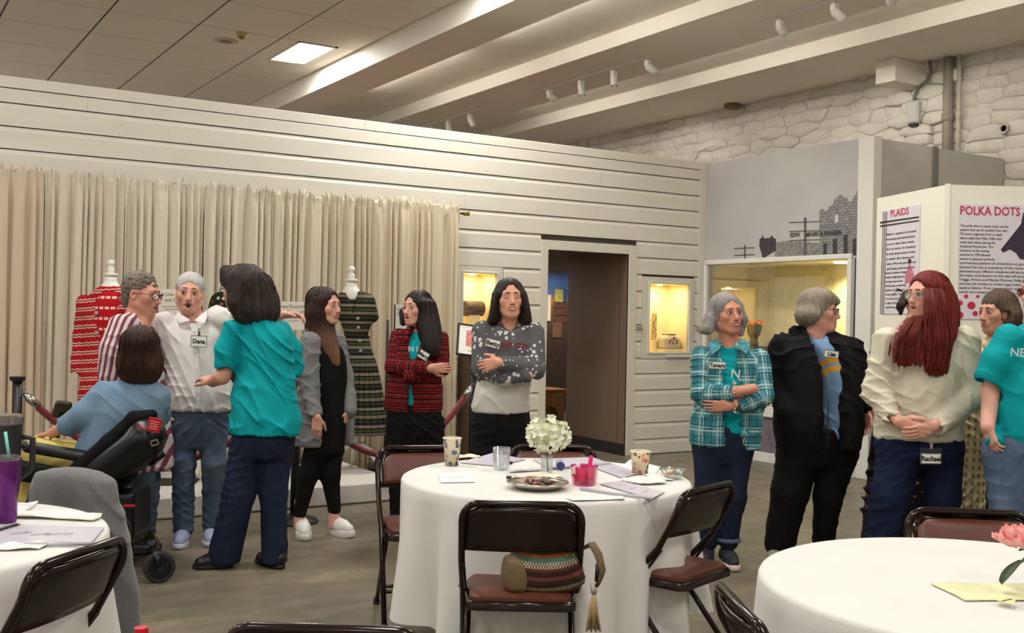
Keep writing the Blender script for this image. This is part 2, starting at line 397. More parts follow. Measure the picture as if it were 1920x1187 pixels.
def bx_on(px0, py0, px1, py1, Y, d, nm, mat, par):
    a = onY(px0, py1, Y); c_ = onY(px1, py0, Y); b = MB(); b.box((a[0], Y-d, a[2]), (c_[0], Y, c_[2]), .002); return b.build(nm, mat, par)
bx_on(1040, 543, 1055, 566, 13.395, .01, 'printed_panel', M('sun_print', (196, 180, 84), .5, var=.4, scale=14), wp)
bx_on(1055, 543, 1063, 566, 13.395, .01, 'printed_panel', M('blue_print', (60, 84, 130), .5, var=.3, scale=14), wp)
for k in range(3): bx_on(1040, 567+k*14, 1063, 577+k*14, 13.395, .012, 'caption_plaque', M('plaque_red', (104, 62, 48), .5, var=.15, scale=20), wp)
bx_on(1035, 605, 1053, 633, 13.395, .012, 'caption_plaque', M('plaque_brown', (120, 84, 58), .5, var=.15, scale=20), wp)
bx_on(1025, 553, 1032, 602, 13.395, .02, 'picture_board', M('cream_card', (222, 206, 168), .6), wp)
# ---------------------------------------------------------------- mural wall with the large display case
XM = 8.0
CY0, CY1, CZ0, CZ1 = 6.83, 8.80, .575, 2.05
b = MB()
for lo, hi in (((XM, 6.62, CZ1), (XM+.1, YW+.14, 3.176)), ((XM, 6.62, 0), (XM+.1, YW+.14, CZ0)), ((XM, 6.62, CZ0), (XM+.1, CY0, CZ1)), ((XM, CY1, CZ0), (XM+.1, YW+.14, CZ1))): b.box(lo, hi)
t = NT('mural_print'); v = t.coord('Object'); n1 = t.noise(v, 1.2, 4); n2 = t.noise(v, 220, 2)
sp = t.n('ShaderNodeSeparateXYZ'); t.l(v, sp.inputs[0]); n3 = t.noise(v, 6, 7, .7)
up = t.ramp(n1, [(.3, lin((178, 177, 176))), (.7, lin((196, 195, 192)))])
lo_ = t.ramp(n3, [(.35, lin((84, 76, 84))), (.65, lin((132, 124, 130)))])
c = t.mix(t.math('GREATER_THAN', sp.outputs[2], .9), lo_, up)
t.base(t.mix(t.math('MULTIPLY', n2, .25), c, lin((120, 118, 118)))); t.b.inputs['Roughness'].default_value = .6
wm = struct('wall_right', b, t.m)
def mur(nm, pts, mat, off=.0015, X=None):
    X = XM if X is None else X
    P = [onX(x, y, X) for x, y in pts]; n = len(P)
    V = [(X-off, p[1], p[2]) for p in P]+[(X-.0002, p[1], p[2]) for p in P]; b = MB()
    b.add(V, [tuple(range(n)), tuple(range(n, 2*n))[::-1]]+[(i, (i+1) % n, n+(i+1) % n, n+i) for i in range(n)])
    return b.build(nm, mat, wm)
t = NT('print_brick'); v = t.coord('Object', None); sx = t.n('ShaderNodeSeparateXYZ'); t.l(v, sx.inputs[0]); cb = t.n('ShaderNodeCombineXYZ'); t.l(sx.outputs[1], cb.inputs[0]); t.l(sx.outputs[2], cb.inputs[1])
br = t.n('ShaderNodeTexBrick'); t.l(cb.outputs[0], br.inputs[0]); br.inputs['Scale'].default_value = 9; br.inputs['Color1'].default_value = lin((150, 148, 148)); br.inputs['Color2'].default_value = lin((128, 126, 128)); br.inputs['Mortar'].default_value = lin((82, 80, 84)); br.inputs['Mortar Size'].default_value = .06
t.base(t.mix(.35, br.outputs[0], t.ramp(t.noise(v, 18, 4), [(.3, lin((96, 94, 96))), (.7, lin((176, 174, 172)))]))); m_pbrick = t.m
m_prub = M('print_rubble', (128, 125, 122), .7, var=.45, scale=26); m_pdark = M('print_dark', (58, 55, 60), .7, var=.2, scale=20); m_pgrey = M('print_mid', (88, 86, 90), .7)
mur('printed_rubble_house', [(1453, 455), (1470, 452), (1500, 453), (1538, 456), (1538, 484), (1453, 490)], m_prub)
mur('printed_brick_house', [(1537, 481), (1537, 394), (1543, 391), (1546, 396), (1552, 395), (1556, 386), (1562, 384), (1565, 372), (1570, 371), (1576, 364), (1582, 370), (1588, 370), (1592, 379), (1598, 377), (1602, 366), (1606, 364), (1608, 357), (1611, 356), (1611, 479)], m_pbrick, .003)
for x0, y0, x1, y1 in ((1544, 456, 1551, 482), (1562, 448, 1570, 482), (1582, 440, 1590, 481), (1599, 447, 1610, 479)):
    mur('printed_window', [(x0, y0+1), (x1, y0-1), (x1, y1), (x0, y1)], m_pdark, .004)
mur('printed_sign', [(1566, 404), (1572, 402), (1572, 416), (1566, 418)], M('print_light', (206, 204, 200), .7), .004)
mur('printed_balcony', [(1424, 462), (1425, 447), (1428, 447), (1430, 441), (1433, 447), (1444, 446), (1447, 441), (1450, 446), (1455, 448), (1455, 470), (1447, 474), (1430, 486), (1428, 474)], m_pdark, .004)
for x0, x1, yy in ((1480, 1539, 415), (1480, 1539, 432), (1480, 1539, 449), (1377, 1415, 464), (1377, 1415, 477)):
    mur('printed_crossarm', [(x0, yy+1.2), (x1, yy-.5), (x1, yy+1.2), (x0, yy+3)], m_pgrey, .005)
mur('printed_pole', [(1508, 408), (1512, 408), (1512, 484), (1508, 485)], m_pgrey, .005); mur('printed_pole', [(1396, 459), (1398, 459), (1398, 489), (1396, 489)], m_pgrey, .005)
def wall_text(body, x, y, ypx, mat, X, par=None, sx=1.0, bold=0.0):
    p = onX(x, y, X); q = onX(x, y-ypx, X)
    return text_obj('lettering', body, float(q[2]-p[2])/.7, mat, par if par is not None else wm, (X-.008, p[1], p[2]), (PI/2, 0, -PI/2), sx=sx, bold=bold)
wall_text('EDW', 1482, 445, 8, m_pdark, XM, sx=.9, bold=.001); wall_text('MINERS &', 1512, 444, 8, m_pdark, XM, sx=.82, bold=.001); wall_text('PIONEERS', 1546, 442, 8, m_pdark, XM, sx=.82, bold=.001)
mur('printed_street', [(1603, 484), (1611, 483), (1606, 640), (1599, 640)], m_pdark)
# white end post and return
b = MB(); b.box((XM-.012, 6.555, 0), (XM+.1, 6.735, 3.18), .004); b.build('end_post', m_white, wm)
b = MB(); b.box((XM-.03, 6.70, 0), (XM, YW-.01, .1), .004); struct('baseboard_right', b, m_white)
# case frame, interior, pane
b = MB()
for lo, hi in (((XM-.03, CY0-.05, CZ0-.11), (XM+.02, CY1, CZ0)), ((XM-.03, CY0-.05, CZ1), (XM+.02, CY1, CZ1+.05)), ((XM-.03, CY0-.05, CZ0), (XM+.02, CY0, CZ1)), ((XM-.03, CY1-.03, CZ0), (XM+.02, CY1+.01, CZ1))): b.box(lo, hi, .006)
cs = struct('window_3', b, m_white)
t = NT('case_wallpaper'); v = t.coord('Object'); vr = t.n('ShaderNodeTexVoronoi', feature='DISTANCE_TO_EDGE'); t.l(v, vr.inputs['Vector']); vr.inputs['Scale'].default_value = 4.2
vd = t.n('ShaderNodeTexVoronoi', voronoi_dimensions='2D'); _sp = t.n('ShaderNodeSeparateXYZ'); t.l(v, _sp.inputs[0]); _cb = t.n('ShaderNodeCombineXYZ'); t.l(_sp.outputs[1], _cb.inputs[0]); t.l(_sp.outputs[2], _cb.inputs[1]); t.l(_cb.outputs[0], vd.inputs['Vector']); vd.inputs['Scale'].default_value = 4.6
wv = t.math('SINE', t.math('ADD', t.math('MULTIPLY', vd.outputs['Distance'], 46), t.math('MULTIPLY', t.noise(v, 14, 3), 14)))
msk = t.math('MULTIPLY', t.math('LESS_THAN', vd.outputs['Distance'], .40), t.math('GREATER_THAN', wv, .80))
spx = t.n('ShaderNodeSeparateXYZ'); t.l(v, spx.inputs[0]); msk = t.math('MULTIPLY', msk, t.math('LESS_THAN', spx.outputs[1], 8.55))
t.base(t.mix(t.math('MULTIPLY', msk, .55), lin((224, 212, 164)), lin((140, 128, 92)))); m_wp = t.m
b = MB(); x1 = XM+.62
b.box((x1, CY0-.02, CZ0-.02), (x1+.02, CY1+.02, CZ1+.02)); b.build('back_panel', m_wp, cs)
b = MB(); b.box((XM+.1, CY0-.02, CZ0-.02), (x1, CY1+.02, CZ0)); b.box((XM+.1, CY0-.02, CZ1), (x1, CY1+.02, CZ1+.02)); b.box((XM+.1, CY0-.02, CZ0), (x1, CY0, CZ1)); b.box((XM+.1, CY1, CZ0), (x1, CY1+.02, CZ1)); b.build('shell', M('case_shell', (226, 216, 176), .7), cs)
b = MB(); b.box((XM+.005, CY0, CZ0), (XM+.009, CY1, CZ1)); b.build('pane', m_glass, cs)
b = MB(); b.lathe([(.075, 0), (.075, .014), (.06, .014), (.055, .004)], 20, (XM+.33, 7.2, CZ1-.016)); b.build('puck_lamp', MATS['puck'], cs)
l = bpy.data.lights.new('case_lamp', 'SPOT'); l.energy = 120*LIGHT_K; l.color = (1, .87, .52); l.spot_size = 2.6; l.spot_blend = .6; l.shadow_soft_size = .05
o = bpy.data.objects.new('case_lamp', l); o.location = (XM+.36, 7.2, CZ1-.03); COL.objects.link(o)
# grey return panels in front of the stone wall
b = MB(); b.box((XM+.09, 6.56, 0), (8.86, 6.62, 3.165), .003); gp = struct('wall_return', b, m_grey)
b = MB(); b.box((8.83, 6.545, 0), (8.915, 6.60, 3.165), .003); b.build('seam_strip', M('seam_grey', (120, 117, 112), .7), gp)
b = MB(); b.box((8.92, 6.555, 0), (9.97, 6.61, 3.155), .003); b.build('panel', m_grey, gp)
# ---------------------------------------------------------------- painted stone wall
t = NT('painted_stone'); v = t.coord('Object'); n1 = t.noise(v, 3, 6, .6); n2 = t.noise(v, 24, 6, .7)
t.base(t.ramp(t.math('ADD', t.math('MULTIPLY', n1, .6), t.math('MULTIPLY', n2, .4)), [(.3, lin((196, 189, 178))), (.5, lin((222, 217, 208))), (.75, lin((228, 224, 216)))])); t.b.inputs['Roughness'].default_value = .75; t.bump(n2, .6, .02); m_stone = t.m
m_mort = M('painted_mortar', (206, 199, 188), .9, var=.12, scale=9, bump=.5, bscale=40)
b = MB(); b.box((10.012, -5.2, 0), (10.2, 17.2, 4.4)); ws = struct('wall_stone', b, m_mort)
rs = random.Random(11); pts = []; row = 0; zc_ = 2.80
while zc_ < 4.42:
    hh = rs.uniform(.085, .18); y = 5.7+rs.random()*.3
    while y < 15.0:
        ww = rs.uniform(.18, .56); pts.append((y+ww/2+rs.uniform(-.03, .03), zc_+hh/2+rs.uniform(-.022, .022))); y += ww
    zc_ += hh
def vor_cell(i, ar=2.7):
    """stone outline: the part of the wall nearest to seed i (heights count double)"""
    cy, cz = pts[i]; P = [(cy-.4, cz-.2), (cy+.4, cz-.2), (cy+.4, cz+.2), (cy-.4, cz+.2)]
    for j, (qy, qz) in enumerate(pts):
        if j == i or abs(qy-cy) > .85 or abs(qz-cz) > .45: continue
        ny, nz = qy-cy, (qz-cz)*ar*ar; k_ = (qy*qy-cy*cy+(qz*qz-cz*cz)*ar*ar)/2; out = []
        for m_ in range(len(P)):
            a_, b_ = P[m_], P[(m_+1) % len(P)]; da, db = a_[0]*ny+a_[1]*nz-k_, b_[0]*ny+b_[1]*nz-k_
            if da <= 0: out.append(a_)
            if (da < 0) != (db < 0): t_ = da/(da-db); out.append((a_[0]+(b_[0]-a_[0])*t_, a_[1]+(b_[1]-a_[1])*t_))
        P = out
        if len(P) < 3: return None
    return P
for i, (cy_, cz_) in enumerate(pts):
    if not (5.95 < cy_ < 14.8 and 2.84 < cz_ < 4.36): continue
    P = vor_cell(i)
    if not P: continue
    n = len(P); gy = sum(p[0] for p in P)/n; gz = sum(p[1] for p in P)/n; R_ = []
    for k in range(n):                       # two points to a side, pulled about, so the outlines wander
        a_, b_ = P[k], P[(k+1) % n]
        R_ += [(a_[0]*.86+b_[0]*.14+rs.uniform(-.006, .006), a_[1]*.86+b_[1]*.14+rs.uniform(-.006, .006)), (a_[0]*.14+b_[0]*.86+rs.uniform(-.006, .006), a_[1]*.14+b_[1]*.86+rs.uniform(-.006, .006))]
    n = len(R_); fx = 10.0-rs.uniform(-.010, .018)-(.07 if 7.28 < gy < 7.93 else 0); V = []
    for s_, xx in ((1.0, 10.05), (.985, fx+.012), (.88, fx+.002)):
        for py, pz in R_: V.append((xx+rs.uniform(-.004, .004), gy+(py-gy)*s_, min(4.322, gz+(pz-gz)*s_)))
    V.append((fx-rs.uniform(0, .012), gy+rs.uniform(-.04, .04), min(4.31, gz+rs.uniform(-.02, .02))))
    Fc = [(r_*n+k, r_*n+(k+1) % n, (r_+1)*n+(k+1) % n, (r_+1)*n+k) for r_ in (0, 1) for k in range(n)]+[(2*n+k, 2*n+(k+1) % n, 3*n) for k in range(n)]
    bb = MB(); bb.add(V, Fc); smooth_by_angle(bb.build('stone', m_stone, ws), 55)
# ================================================================ SOFT SHAPES: smooth-blended volumes meshed with surface nets
Fh = np.array([math.sin(YAW), math.cos(YAW), 0]); Rh = np.array([math.cos(YAW), -math.sin(YAW), 0])
def floor_at(lat, dep): return lat*Rh + dep*Fh
class Frame:
    """local frame of a thing: x to the right of the view, y away from it, z up; root on the floor"""
    def __init__(s, px, D, name, label, cat, group=None, z0=0.0):
        g = at(px, 593.5, D); s.o = np.array([g[0], g[1], z0]); s.D = D
        s.e = empty(name, s.o, -YAW, label, cat, group)
    def L(s, px, py, dd=0.0):
        p = at(px, py, s.D+dd)-s.o
        return np.array([p@Rh, p@Fh, p[2]])
    def s(s_, px): return px*s_.D/FPX
def _a(v): return np.asarray(v, np.float32)
class Vol:
    def __init__(s, lo, hi, h=.006):
        s.h = h; s.lo = np.asarray(lo, float); n = np.ceil((np.asarray(hi, float)-s.lo)/h).astype(int)+1
        s.n = n; s.ax = [(s.lo[i]+h*np.arange(n[i])).astype(np.float32) for i in range(3)]
        s.d = np.full(n, 1.0, np.float32)
    def _sub(s, lo, hi):
        sl = []
        for i in range(3):
            a = int(max(0, math.floor((lo[i]-s.lo[i])/s.h))); b = int(min(s.n[i], math.ceil((hi[i]-s.lo[i])/s.h)+1))
            if b <= a: return None
            sl.append(slice(a, b))
        return tuple(sl)
    def _grid(s, sl): return s.ax[0][sl[0]][:, None, None], s.ax[1][sl[1]][None, :, None], s.ax[2][sl[2]][None, None, :]
    def _put(s, sl, d, k, mode):
        o = s.d[sl]
        if mode == '+':
            r = np.minimum(o, d)
            if k > 0: hh = np.maximum(k-np.abs(o-d), 0); r -= hh*hh*(.25/k)
        else:
            d = -d; r = np.maximum(o, d)
            if k > 0: hh = np.maximum(k-np.abs(o-d), 0); r += hh*hh*(.25/k)
        s.d[sl] = r
    def cap(s, a, b, ra, rb=None, k=.015, mode='+'):
        a, b = np.asarray(a, float), np.asarray(b, float); rb = ra if rb is None else rb; m = max(ra, rb)+k+3*s.h
        sl = s._sub(np.minimum(a, b)-m, np.maximum(a, b)+m)
        if sl is None: return s
        x, y, z = s._grid(sl); ab = b-a; q = float(ab@ab)+1e-12
        t = np.clip(((x-a[0])*ab[0]+(y-a[1])*ab[1]+(z-a[2])*ab[2])/q, 0, 1).astype(np.float32)
        d = np.sqrt((x-a[0]-t*ab[0])**2+(y-a[1]-t*ab[1])**2+(z-a[2]-t*ab[2])**2)-(ra+t*(rb-ra))
        s._put(sl, d.astype(np.float32), k, mode); return s
    def chain(s, P, R, k=.015):
        for i in range(len(P)-1): s.cap(P[i], P[i+1], R[i], R[i+1], k)
        return s
    def ell(s, c, r, Rm=None, k=.015, mode='+'):
        c = np.asarray(c, float); r = np.asarray(r, float); m = r.max()+k+3*s.h
        if Rm is None: mm = r+k+3*s.h
        else: mm = np.abs(np.asarray(Rm))@r+k+3*s.h
        sl = s._sub(c-mm, c+mm)
        if sl is None: return s
        x, y, z = s._grid(sl); x = x-c[0]; y = y-c[1]; z = z-c[2]
        if Rm is not None: x, y, z = [Rm[0, i]*x+Rm[1, i]*y+Rm[2, i]*z for i in range(3)]
        k0 = np.sqrt((x/r[0])**2+(y/r[1])**2+(z/r[2])**2)+1e-6; k1 = np.sqrt((x/r[0]**2)**2+(y/r[1]**2)**2+(z/r[2]**2)**2)+1e-6
        s._put(sl, (k0*(k0-1)/k1).astype(np.float32), k, mode); return s
    def loft(s, secs, k=.015, mode='+', e=2.2, rnd=.02):
        """secs: (x, y, z, half width, half depth, turn) from low to high"""
        S = np.array([q if len(q) == 6 else tuple(q)+(0.0,) for q in secs], float); S = S[np.argsort(S[:, 2])]
        R = max(S[:, 3].max(), S[:, 4].max())+k+3*s.h
        lo = np.array([S[:, 0].min()-R, S[:, 1].min()-R, S[0, 2]-k-3*s.h]); hi = np.array([S[:, 0].max()+R, S[:, 1].max()+R, S[-1, 2]+k+3*s.h])
        sl = s._sub(lo, hi)
        if sl is None: return s
        x, y, z = s._grid(sl); zz = z.ravel()
        # monotone-ish cubic through the sections
        def ip(v):
            if len(S) < 3: return np.interp(zz, S[:, 2], v)
            t = S[:, 2]; mslope = np.gradient(v, t)
            i = np.clip(np.searchsorted(t, zz)-1, 0, len(t)-2); hh = t[i+1]-t[i]; u = np.clip((zz-t[i])/hh, 0, 1)
            return (2*u**3-3*u**2+1)*v[i]+(u**3-2*u**2+u)*hh*mslope[i]+(-2*u**3+3*u**2)*v[i+1]+(u**3-u**2)*hh*mslope[i+1]
        cx, cy, a, b, ph = [ip(S[:, i]).astype(np.float32)[None, None, :] for i in (0, 1, 3, 4, 5)]
        a = np.maximum(a, .004); b = np.maximum(b, .004)
        dx = x-cx; dy = y-cy; u = dx*np.cos(ph)+dy*np.sin(ph); v = -dx*np.sin(ph)+dy*np.cos(ph)
        q = ((np.abs(u)/a)**e+(np.abs(v)/b)**e+1e-9)**(1/e)
        d = (q-1)*np.minimum(a, b)*np.where(q > 1, .8, 1.0)
        dz = np.maximum(S[0, 2]-z, z-S[-1, 2])+rnd
        d2 = d+rnd
        d = np.minimum(np.maximum(d2, dz), 0)+np.sqrt(np.maximum(d2, 0)**2+np.maximum(dz, 0)**2)-rnd
        s._put(sl, d.astype(np.float32), k, mode); return s
    def box(s, c, r, Rm=None, k=.01, mode='+', rnd=.01):
        c = np.asarray(c, float); r = np.asarray(r, float); mm = (r if Rm is None else np.abs(np.asarray(Rm))@r)+k+3*s.h
        sl = s._sub(c-mm, c+mm)
        if sl is None: return s
        x, y, z = s._grid(sl); x = x-c[0]; y = y-c[1]; z = z-c[2]
        if Rm is not None: x, y, z = [Rm[0, i]*x+Rm[1, i]*y+Rm[2, i]*z for i in range(3)]
        qx, qy, qz = np.abs(x)-r[0]+rnd, np.abs(y)-r[1]+rnd, np.abs(z)-r[2]+rnd
        d = np.sqrt(np.maximum(qx, 0)**2+np.maximum(qy, 0)**2+np.maximum(qz, 0)**2)+np.minimum(np.maximum(np.maximum(qx, qy), qz), 0)-rnd
        s._put(sl, (d+0*x+0*y+0*z).astype(np.float32), k, mode); return s
    def plane(s, p, n, k=.0):
        """cut away everything on the side n points to"""
        n = np.asarray(n, float); n = n/np.linalg.norm(n); x, y, z = s._grid((slice(None),)*3)
        d = (x-p[0])*n[0]+(y-p[1])*n[1]+(z-p[2])*n[2]
        s._put((slice(None),)*3, (-d+0*x+0*y+0*z).astype(np.float32), k, '-'); return s
    def warp(s, fn, band=.03):
        """add fn(x,y,z) to the distance near the surface: folds, strands"""
        I = np.nonzero(np.abs(s.d) < band)
        s.d[I] += fn(s.ax[0][I[0]], s.ax[1][I[1]], s.ax[2][I[2]]).astype(np.float32); return s
    def surf(s):
        d = s.d; d[0], d[-1] = 1, 1; d[:, 0], d[:, -1] = 1, 1; d[:, :, 0], d[:, :, -1] = 1, 1
        i = d < 0; n = s.n
        c8 = [i[a:n[0]-1+a, b:n[1]-1+b, c:n[2]-1+c] for a in (0, 1) for b in (0, 1) for c in (0, 1)]
        an = c8[0].copy(); al = c8[0].copy()
        for q in c8[1:]: an |= q; al &= q
        A = np.nonzero(an & ~al); m = len(A[0])
        off = np.array([(a, b, c) for a in (0, 1) for b in (0, 1) for c in (0, 1)])
        vals = np.stack([d[A[0]+o[0], A[1]+o[1], A[2]+o[2]] for o in off], 1)
        P = np.zeros((m, 3)); cnt = np.zeros(m)
        for p in range(8):
            for q in range(p+1, 8):
                if np.abs(off[p]-off[q]).sum() != 1: continue
                va, vb = vals[:, p], vals[:, q]; ms = (va < 0) != (vb < 0)
                t = va[ms]/(va[ms]-vb[ms]); P[ms] += off[p]+t[:, None]*(off[q]-off[p]); cnt[ms] += 1
        P /= cnt[:, None]; V = s.lo+s.h*(np.stack(A, 1)+P)
        idx = np.full(n, -1, np.int32); idx[A] = np.arange(m)
        Q = []
        for ax in range(3):
            o1, o2 = [(1, 2), (2, 0), (0, 1)][ax]
            sa = [slice(None)]*3; sb = [slice(None)]*3; sa[ax] = slice(0, -1); sb[ax] = slice(1, None)
            a, b = i[tuple(sa)], i[tuple(sb)]; E = np.stack(np.nonzero(a != b), 1)
            fl = a[tuple(E.T)]
            e1 = np.zeros(3, int); e1[o1] = 1; e2 = np.zeros(3, int); e2[o2] = 1
            q = np.stack([idx[tuple((E-s1-s2).T)] for s1, s2 in ((0*e1, 0*e2), (e1, 0*e2), (e1, e2), (0*e1, e2))], 1)
            q[~fl] = q[~fl][:, ::-1]; Q.append(q)
        Q = np.concatenate(Q); Q = Q[(Q >= 0).all(1)]
        return V, Q
    def build(s, name, mat, parent=None, col=None, relax=1, midx=None, attrs=None):
        V, Q = s.surf()
        for _ in range(relax):
            N = np.zeros_like(V); C = np.zeros(len(V))
            for k in range(4):
                np.add.at(N, Q[:, k], V[Q[:, (k+1) % 4]]+V[Q[:, k-1]]) if False else None
            a = Q.ravel(); nb = V[np.roll(Q, -1, 1).ravel()]+V[np.roll(Q, 1, 1).ravel()]
            for c in range(3): N[:, c] = np.bincount(a, nb[:, c], len(V))
            C = np.bincount(a, minlength=len(V))*2
            V = .5*V+.5*N/np.maximum(C, 1)[:, None]
        mi = None
        if midx is not None: mi = midx(V[Q].mean(1))
        me = mesh(name, V, Q, mat, True, mi)
        if col is not None:
            cc = col(V); at_ = me.attributes.new('Col', 'FLOAT_COLOR', 'POINT')
            at_.data.foreach_set('color', np.concatenate([cc, np.ones((len(cc), 1))], 1).astype(np.float32).ravel())
        if attrs:
            for nm, fn in attrs.items():
                at_ = me.attributes.new(nm, 'FLOAT_VECTOR', 'POINT'); at_.data.foreach_set('vector', fn(V).astype(np.float32).ravel())
        return link(name, me, parent)
def rotm(fwd, up=(0, 0, 1)):
    """columns: right, forward, up"""
    f = np.asarray(fwd, float); f = f/np.linalg.norm(f); u = np.asarray(up, float); r = np.cross(f, u); r /= np.linalg.norm(r); u = np.cross(r, f)
    return np.stack([r, f, u], 1)
def rot_axis(ax, a):
    ax = np.asarray(ax, float); ax = ax/np.linalg.norm(ax); K = np.array([[0, -ax[2], ax[1]], [ax[2], 0, -ax[0]], [-ax[1], ax[0], 0]])
    return np.eye(3)+math.sin(a)*K+(1-math.cos(a))*K@K
def attr_mat(name, rough=.6, spec=.4, sss=0.0, bump=0.0, bscale=300, sheen=0.0, var=.0, vs=30):
    """material that reads the vertex colour 'Col'"""
    if name in MATS: return MATS[name]
    t = NT(name); a = t.n('ShaderNodeAttribute', attribute_name='Col'); c = a.outputs['Color']; v = t.coord('Object')
    if var:
        n = t.noise(v, vs, 4); c = t.mix(t.math('MULTIPLY', n, var), c, (0, 0, 0, 1))
    t.base(c); t.b.inputs['Roughness'].default_value = rough; t.b.inputs['Specular IOR Level'].default_value = spec
    if sss: t.b.inputs['Subsurface Weight'].default_value = sss; t.b.inputs['Subsurface Radius'].default_value = (.012, .005, .003); t.b.inputs['Subsurface Scale'].default_value = .6
    if sheen: t.b.inputs['Sheen Weight'].default_value = sheen
    if bump: t.bump(t.noise(v, bscale, 3), bump, .004)
    MATS[name] = t.m; return t.m
# ================================================================ PEOPLE: helpers
class DV:
    """records blended shapes, sizes the volume, then meshes it"""
    def __init__(s, h=.006): s.h = h; s.ops = []; s.lo = np.full(3, 9.); s.hi = np.full(3, -9.); s.w = []
    def _e(s, P, r):
        for p in P: s.lo = np.minimum(s.lo, np.asarray(p, float)-r); s.hi = np.maximum(s.hi, np.asarray(p, float)+r)
    def cap(s, a, b, ra, rb=None, k=.015, mode='+'):
        if mode == '+': s._e((a, b), max(ra, rb or ra))
        s.ops.append(('cap', (a, b, ra, rb, k, mode))); return s
    def chain(s, P, R, k=.015):
        for i in range(len(P)-1): s.cap(P[i], P[i+1], R[i], R[i+1], k)
        return s
    def ell(s, c, r, Rm=None, k=.015, mode='+'):
        if mode == '+': s._e((c,), np.asarray(r) if Rm is None else np.abs(Rm)@np.asarray(r))
        s.ops.append(('ell', (c, r, Rm, k, mode))); return s
    def loft(s, secs, k=.015, mode='+', e=2.2, rnd=.02):
        if mode == '+':
            for q in secs: s._e((q[:3],), np.array([max(q[3], q[4])*1.03, max(q[3], q[4])*1.03, 0.002]))
        s.ops.append(('loft', (secs, k, mode, e, rnd))); return s
    def box(s, c, r, Rm=None, k=.01, mode='+', rnd=.01):
        if mode == '+': s._e((c,), np.asarray(r) if Rm is None else np.abs(Rm)@np.asarray(r))
        s.ops.append(('box', (c, r, Rm, k, mode, rnd))); return s
    def plane(s, p, n, k=0.0): s.ops.append(('plane', (p, n, k))); return s
    def warp(s, fn, band=.03): s.ops.append(('warp', (fn, band))); return s
    def build(s, name, mat, parent=None, **kw):
        m = .03
        v = Vol(s.lo-m, s.hi+m, s.h)
        for o, a in s.ops: getattr(v, o)(*a)
        return v.build(name, mat, parent, **kw)
def folds(seed, A=.005, f=22, dirs=((.5, .3, 1), (-.6, .3, .8), (.9, .2, .3), (-.3, .5, 1))):
    """creases: patches of ridged waves"""
    r = random.Random(seed); W = [(np.array(d)/np.linalg.norm(d)*f*2.1*r.uniform(.6, 1.3), r.uniform(0, 6), A*r.uniform(.7, 1.3), np.array([r.uniform(-9, 9) for _ in range(3)]), r.uniform(0, 6)) for d in dirs for _ in range(1)]
    def fn(x, y, z):
        q = 0*x; w1 = 1.6*np.sin(9*z+5*x+seed)+1.1*np.sin(14*x-8*y+6*z+2*seed)+.5*np.sin(31*x+27*z)
        for d, p, a, m, mp in W:
            rg = 1-np.abs(np.sin(d[0]*x+d[1]*y+d[2]*z+p+w1)); mk = .5+.5*np.sin(m[0]*x+m[1]*y+m[2]*z+mp)
            q = q-a*.7*mk**3*(2.4*rg**2-.8)
        return q
    return fn
def strands(c, A=.004, n=34, wz=18, seed=0.0):
    def fn(x, y, z):
        th = np.arctan2(x-c[0], y-c[1])
        return A*.55*np.sin(n*th+1.2*np.sin(wz*z*.22+seed)+1.3*np.sin(3*th))+A*.45*np.sin(2.3*n*th+1.1*np.sin(wz*z*.3+2*seed))
    return fn
def hvec(yaw, pitch=0.0, tilt=0.0):
    a, p = math.radians(yaw), math.radians(pitch); f = np.array([math.sin(a)*math.cos(p), -math.cos(a)*math.cos(p), math.sin(p)])
    R = rotm(f)
    if tilt: R = rot_axis(f, math.radians(tilt))@R
    return R
def head_sdf(v, c, R, s=1.0, jaw=1.0, mouth=0.0, nose=1.0, fat=0.0, closed=False):
    P = lambda x, y, z: c+R@(np.array([x, y, z])*s)
    E = lambda p, r, k=.02, m='+': v.ell(P(*p), np.array(r)*s, R, k*s, m)
    E((0, -.014, .034), (.073, .094, .083)); E((0, .018, -.03), (.062+fat*.01, .072, .082), .03)
    for q in (-1, 1):
        v.cap(P(q*.052*jaw, -.004, -.052), P(q*.02*jaw, .058, -.096), .021*s, .017*s, .025*s)
        E((q*.040, .052, -.018), (.026, .028, .028), .02)
    E((0, .066, -.098), (.025, .021, .02), .02)
    E((0, .071, -.062), (.030, .022, .028), .018)
    v.cap(P(-.036, .070, .024), P(.036, .070, .024), .016*s, None, .018*s)
    for q in (-1, 1): E((q*.031, .099, .002), (.019, .017, .0115), .014, '-') if not closed else E((q*.031, .104, .004), (.02, .017, .012), .016, '-')
    v.cap(P(0, .080, .016), P(0, .103*(.6+.4*nose), -.030), .0085*s, .0125*s, .01*s)
    E((0, .102, -.034), (.0115*nose, .0125, .0105), .007)
    for q in (-1, 1): E((q*.0105, .095, -.037), (.0075, .010, .0075), .006)
    # lips
    v.cap(P(-.020, .086, -.058), P(.020, .086, -.058), .0052*s, None, .008*s)
    v.cap(P(-.018, .086, -.072-mouth*.012), P(.018, .086, -.072-mouth*.012), .0062*s, None, .008*s)
    if mouth > .2: E((0, .094, -.065-mouth*.006), (.017, .014, .0035+mouth*.011), .003, '-')
    else: v.cap(P(-.021, .097, -.0648), P(.021, .097, -.0648), .0028*s, None, .004*s, '-')
    for q in (-1, 1):
        E((q*.074, -.012, -.004), (.010, .020, .031), .008); E((q*.082, -.006, -.004), (.006, .011, .018), .005, '-')
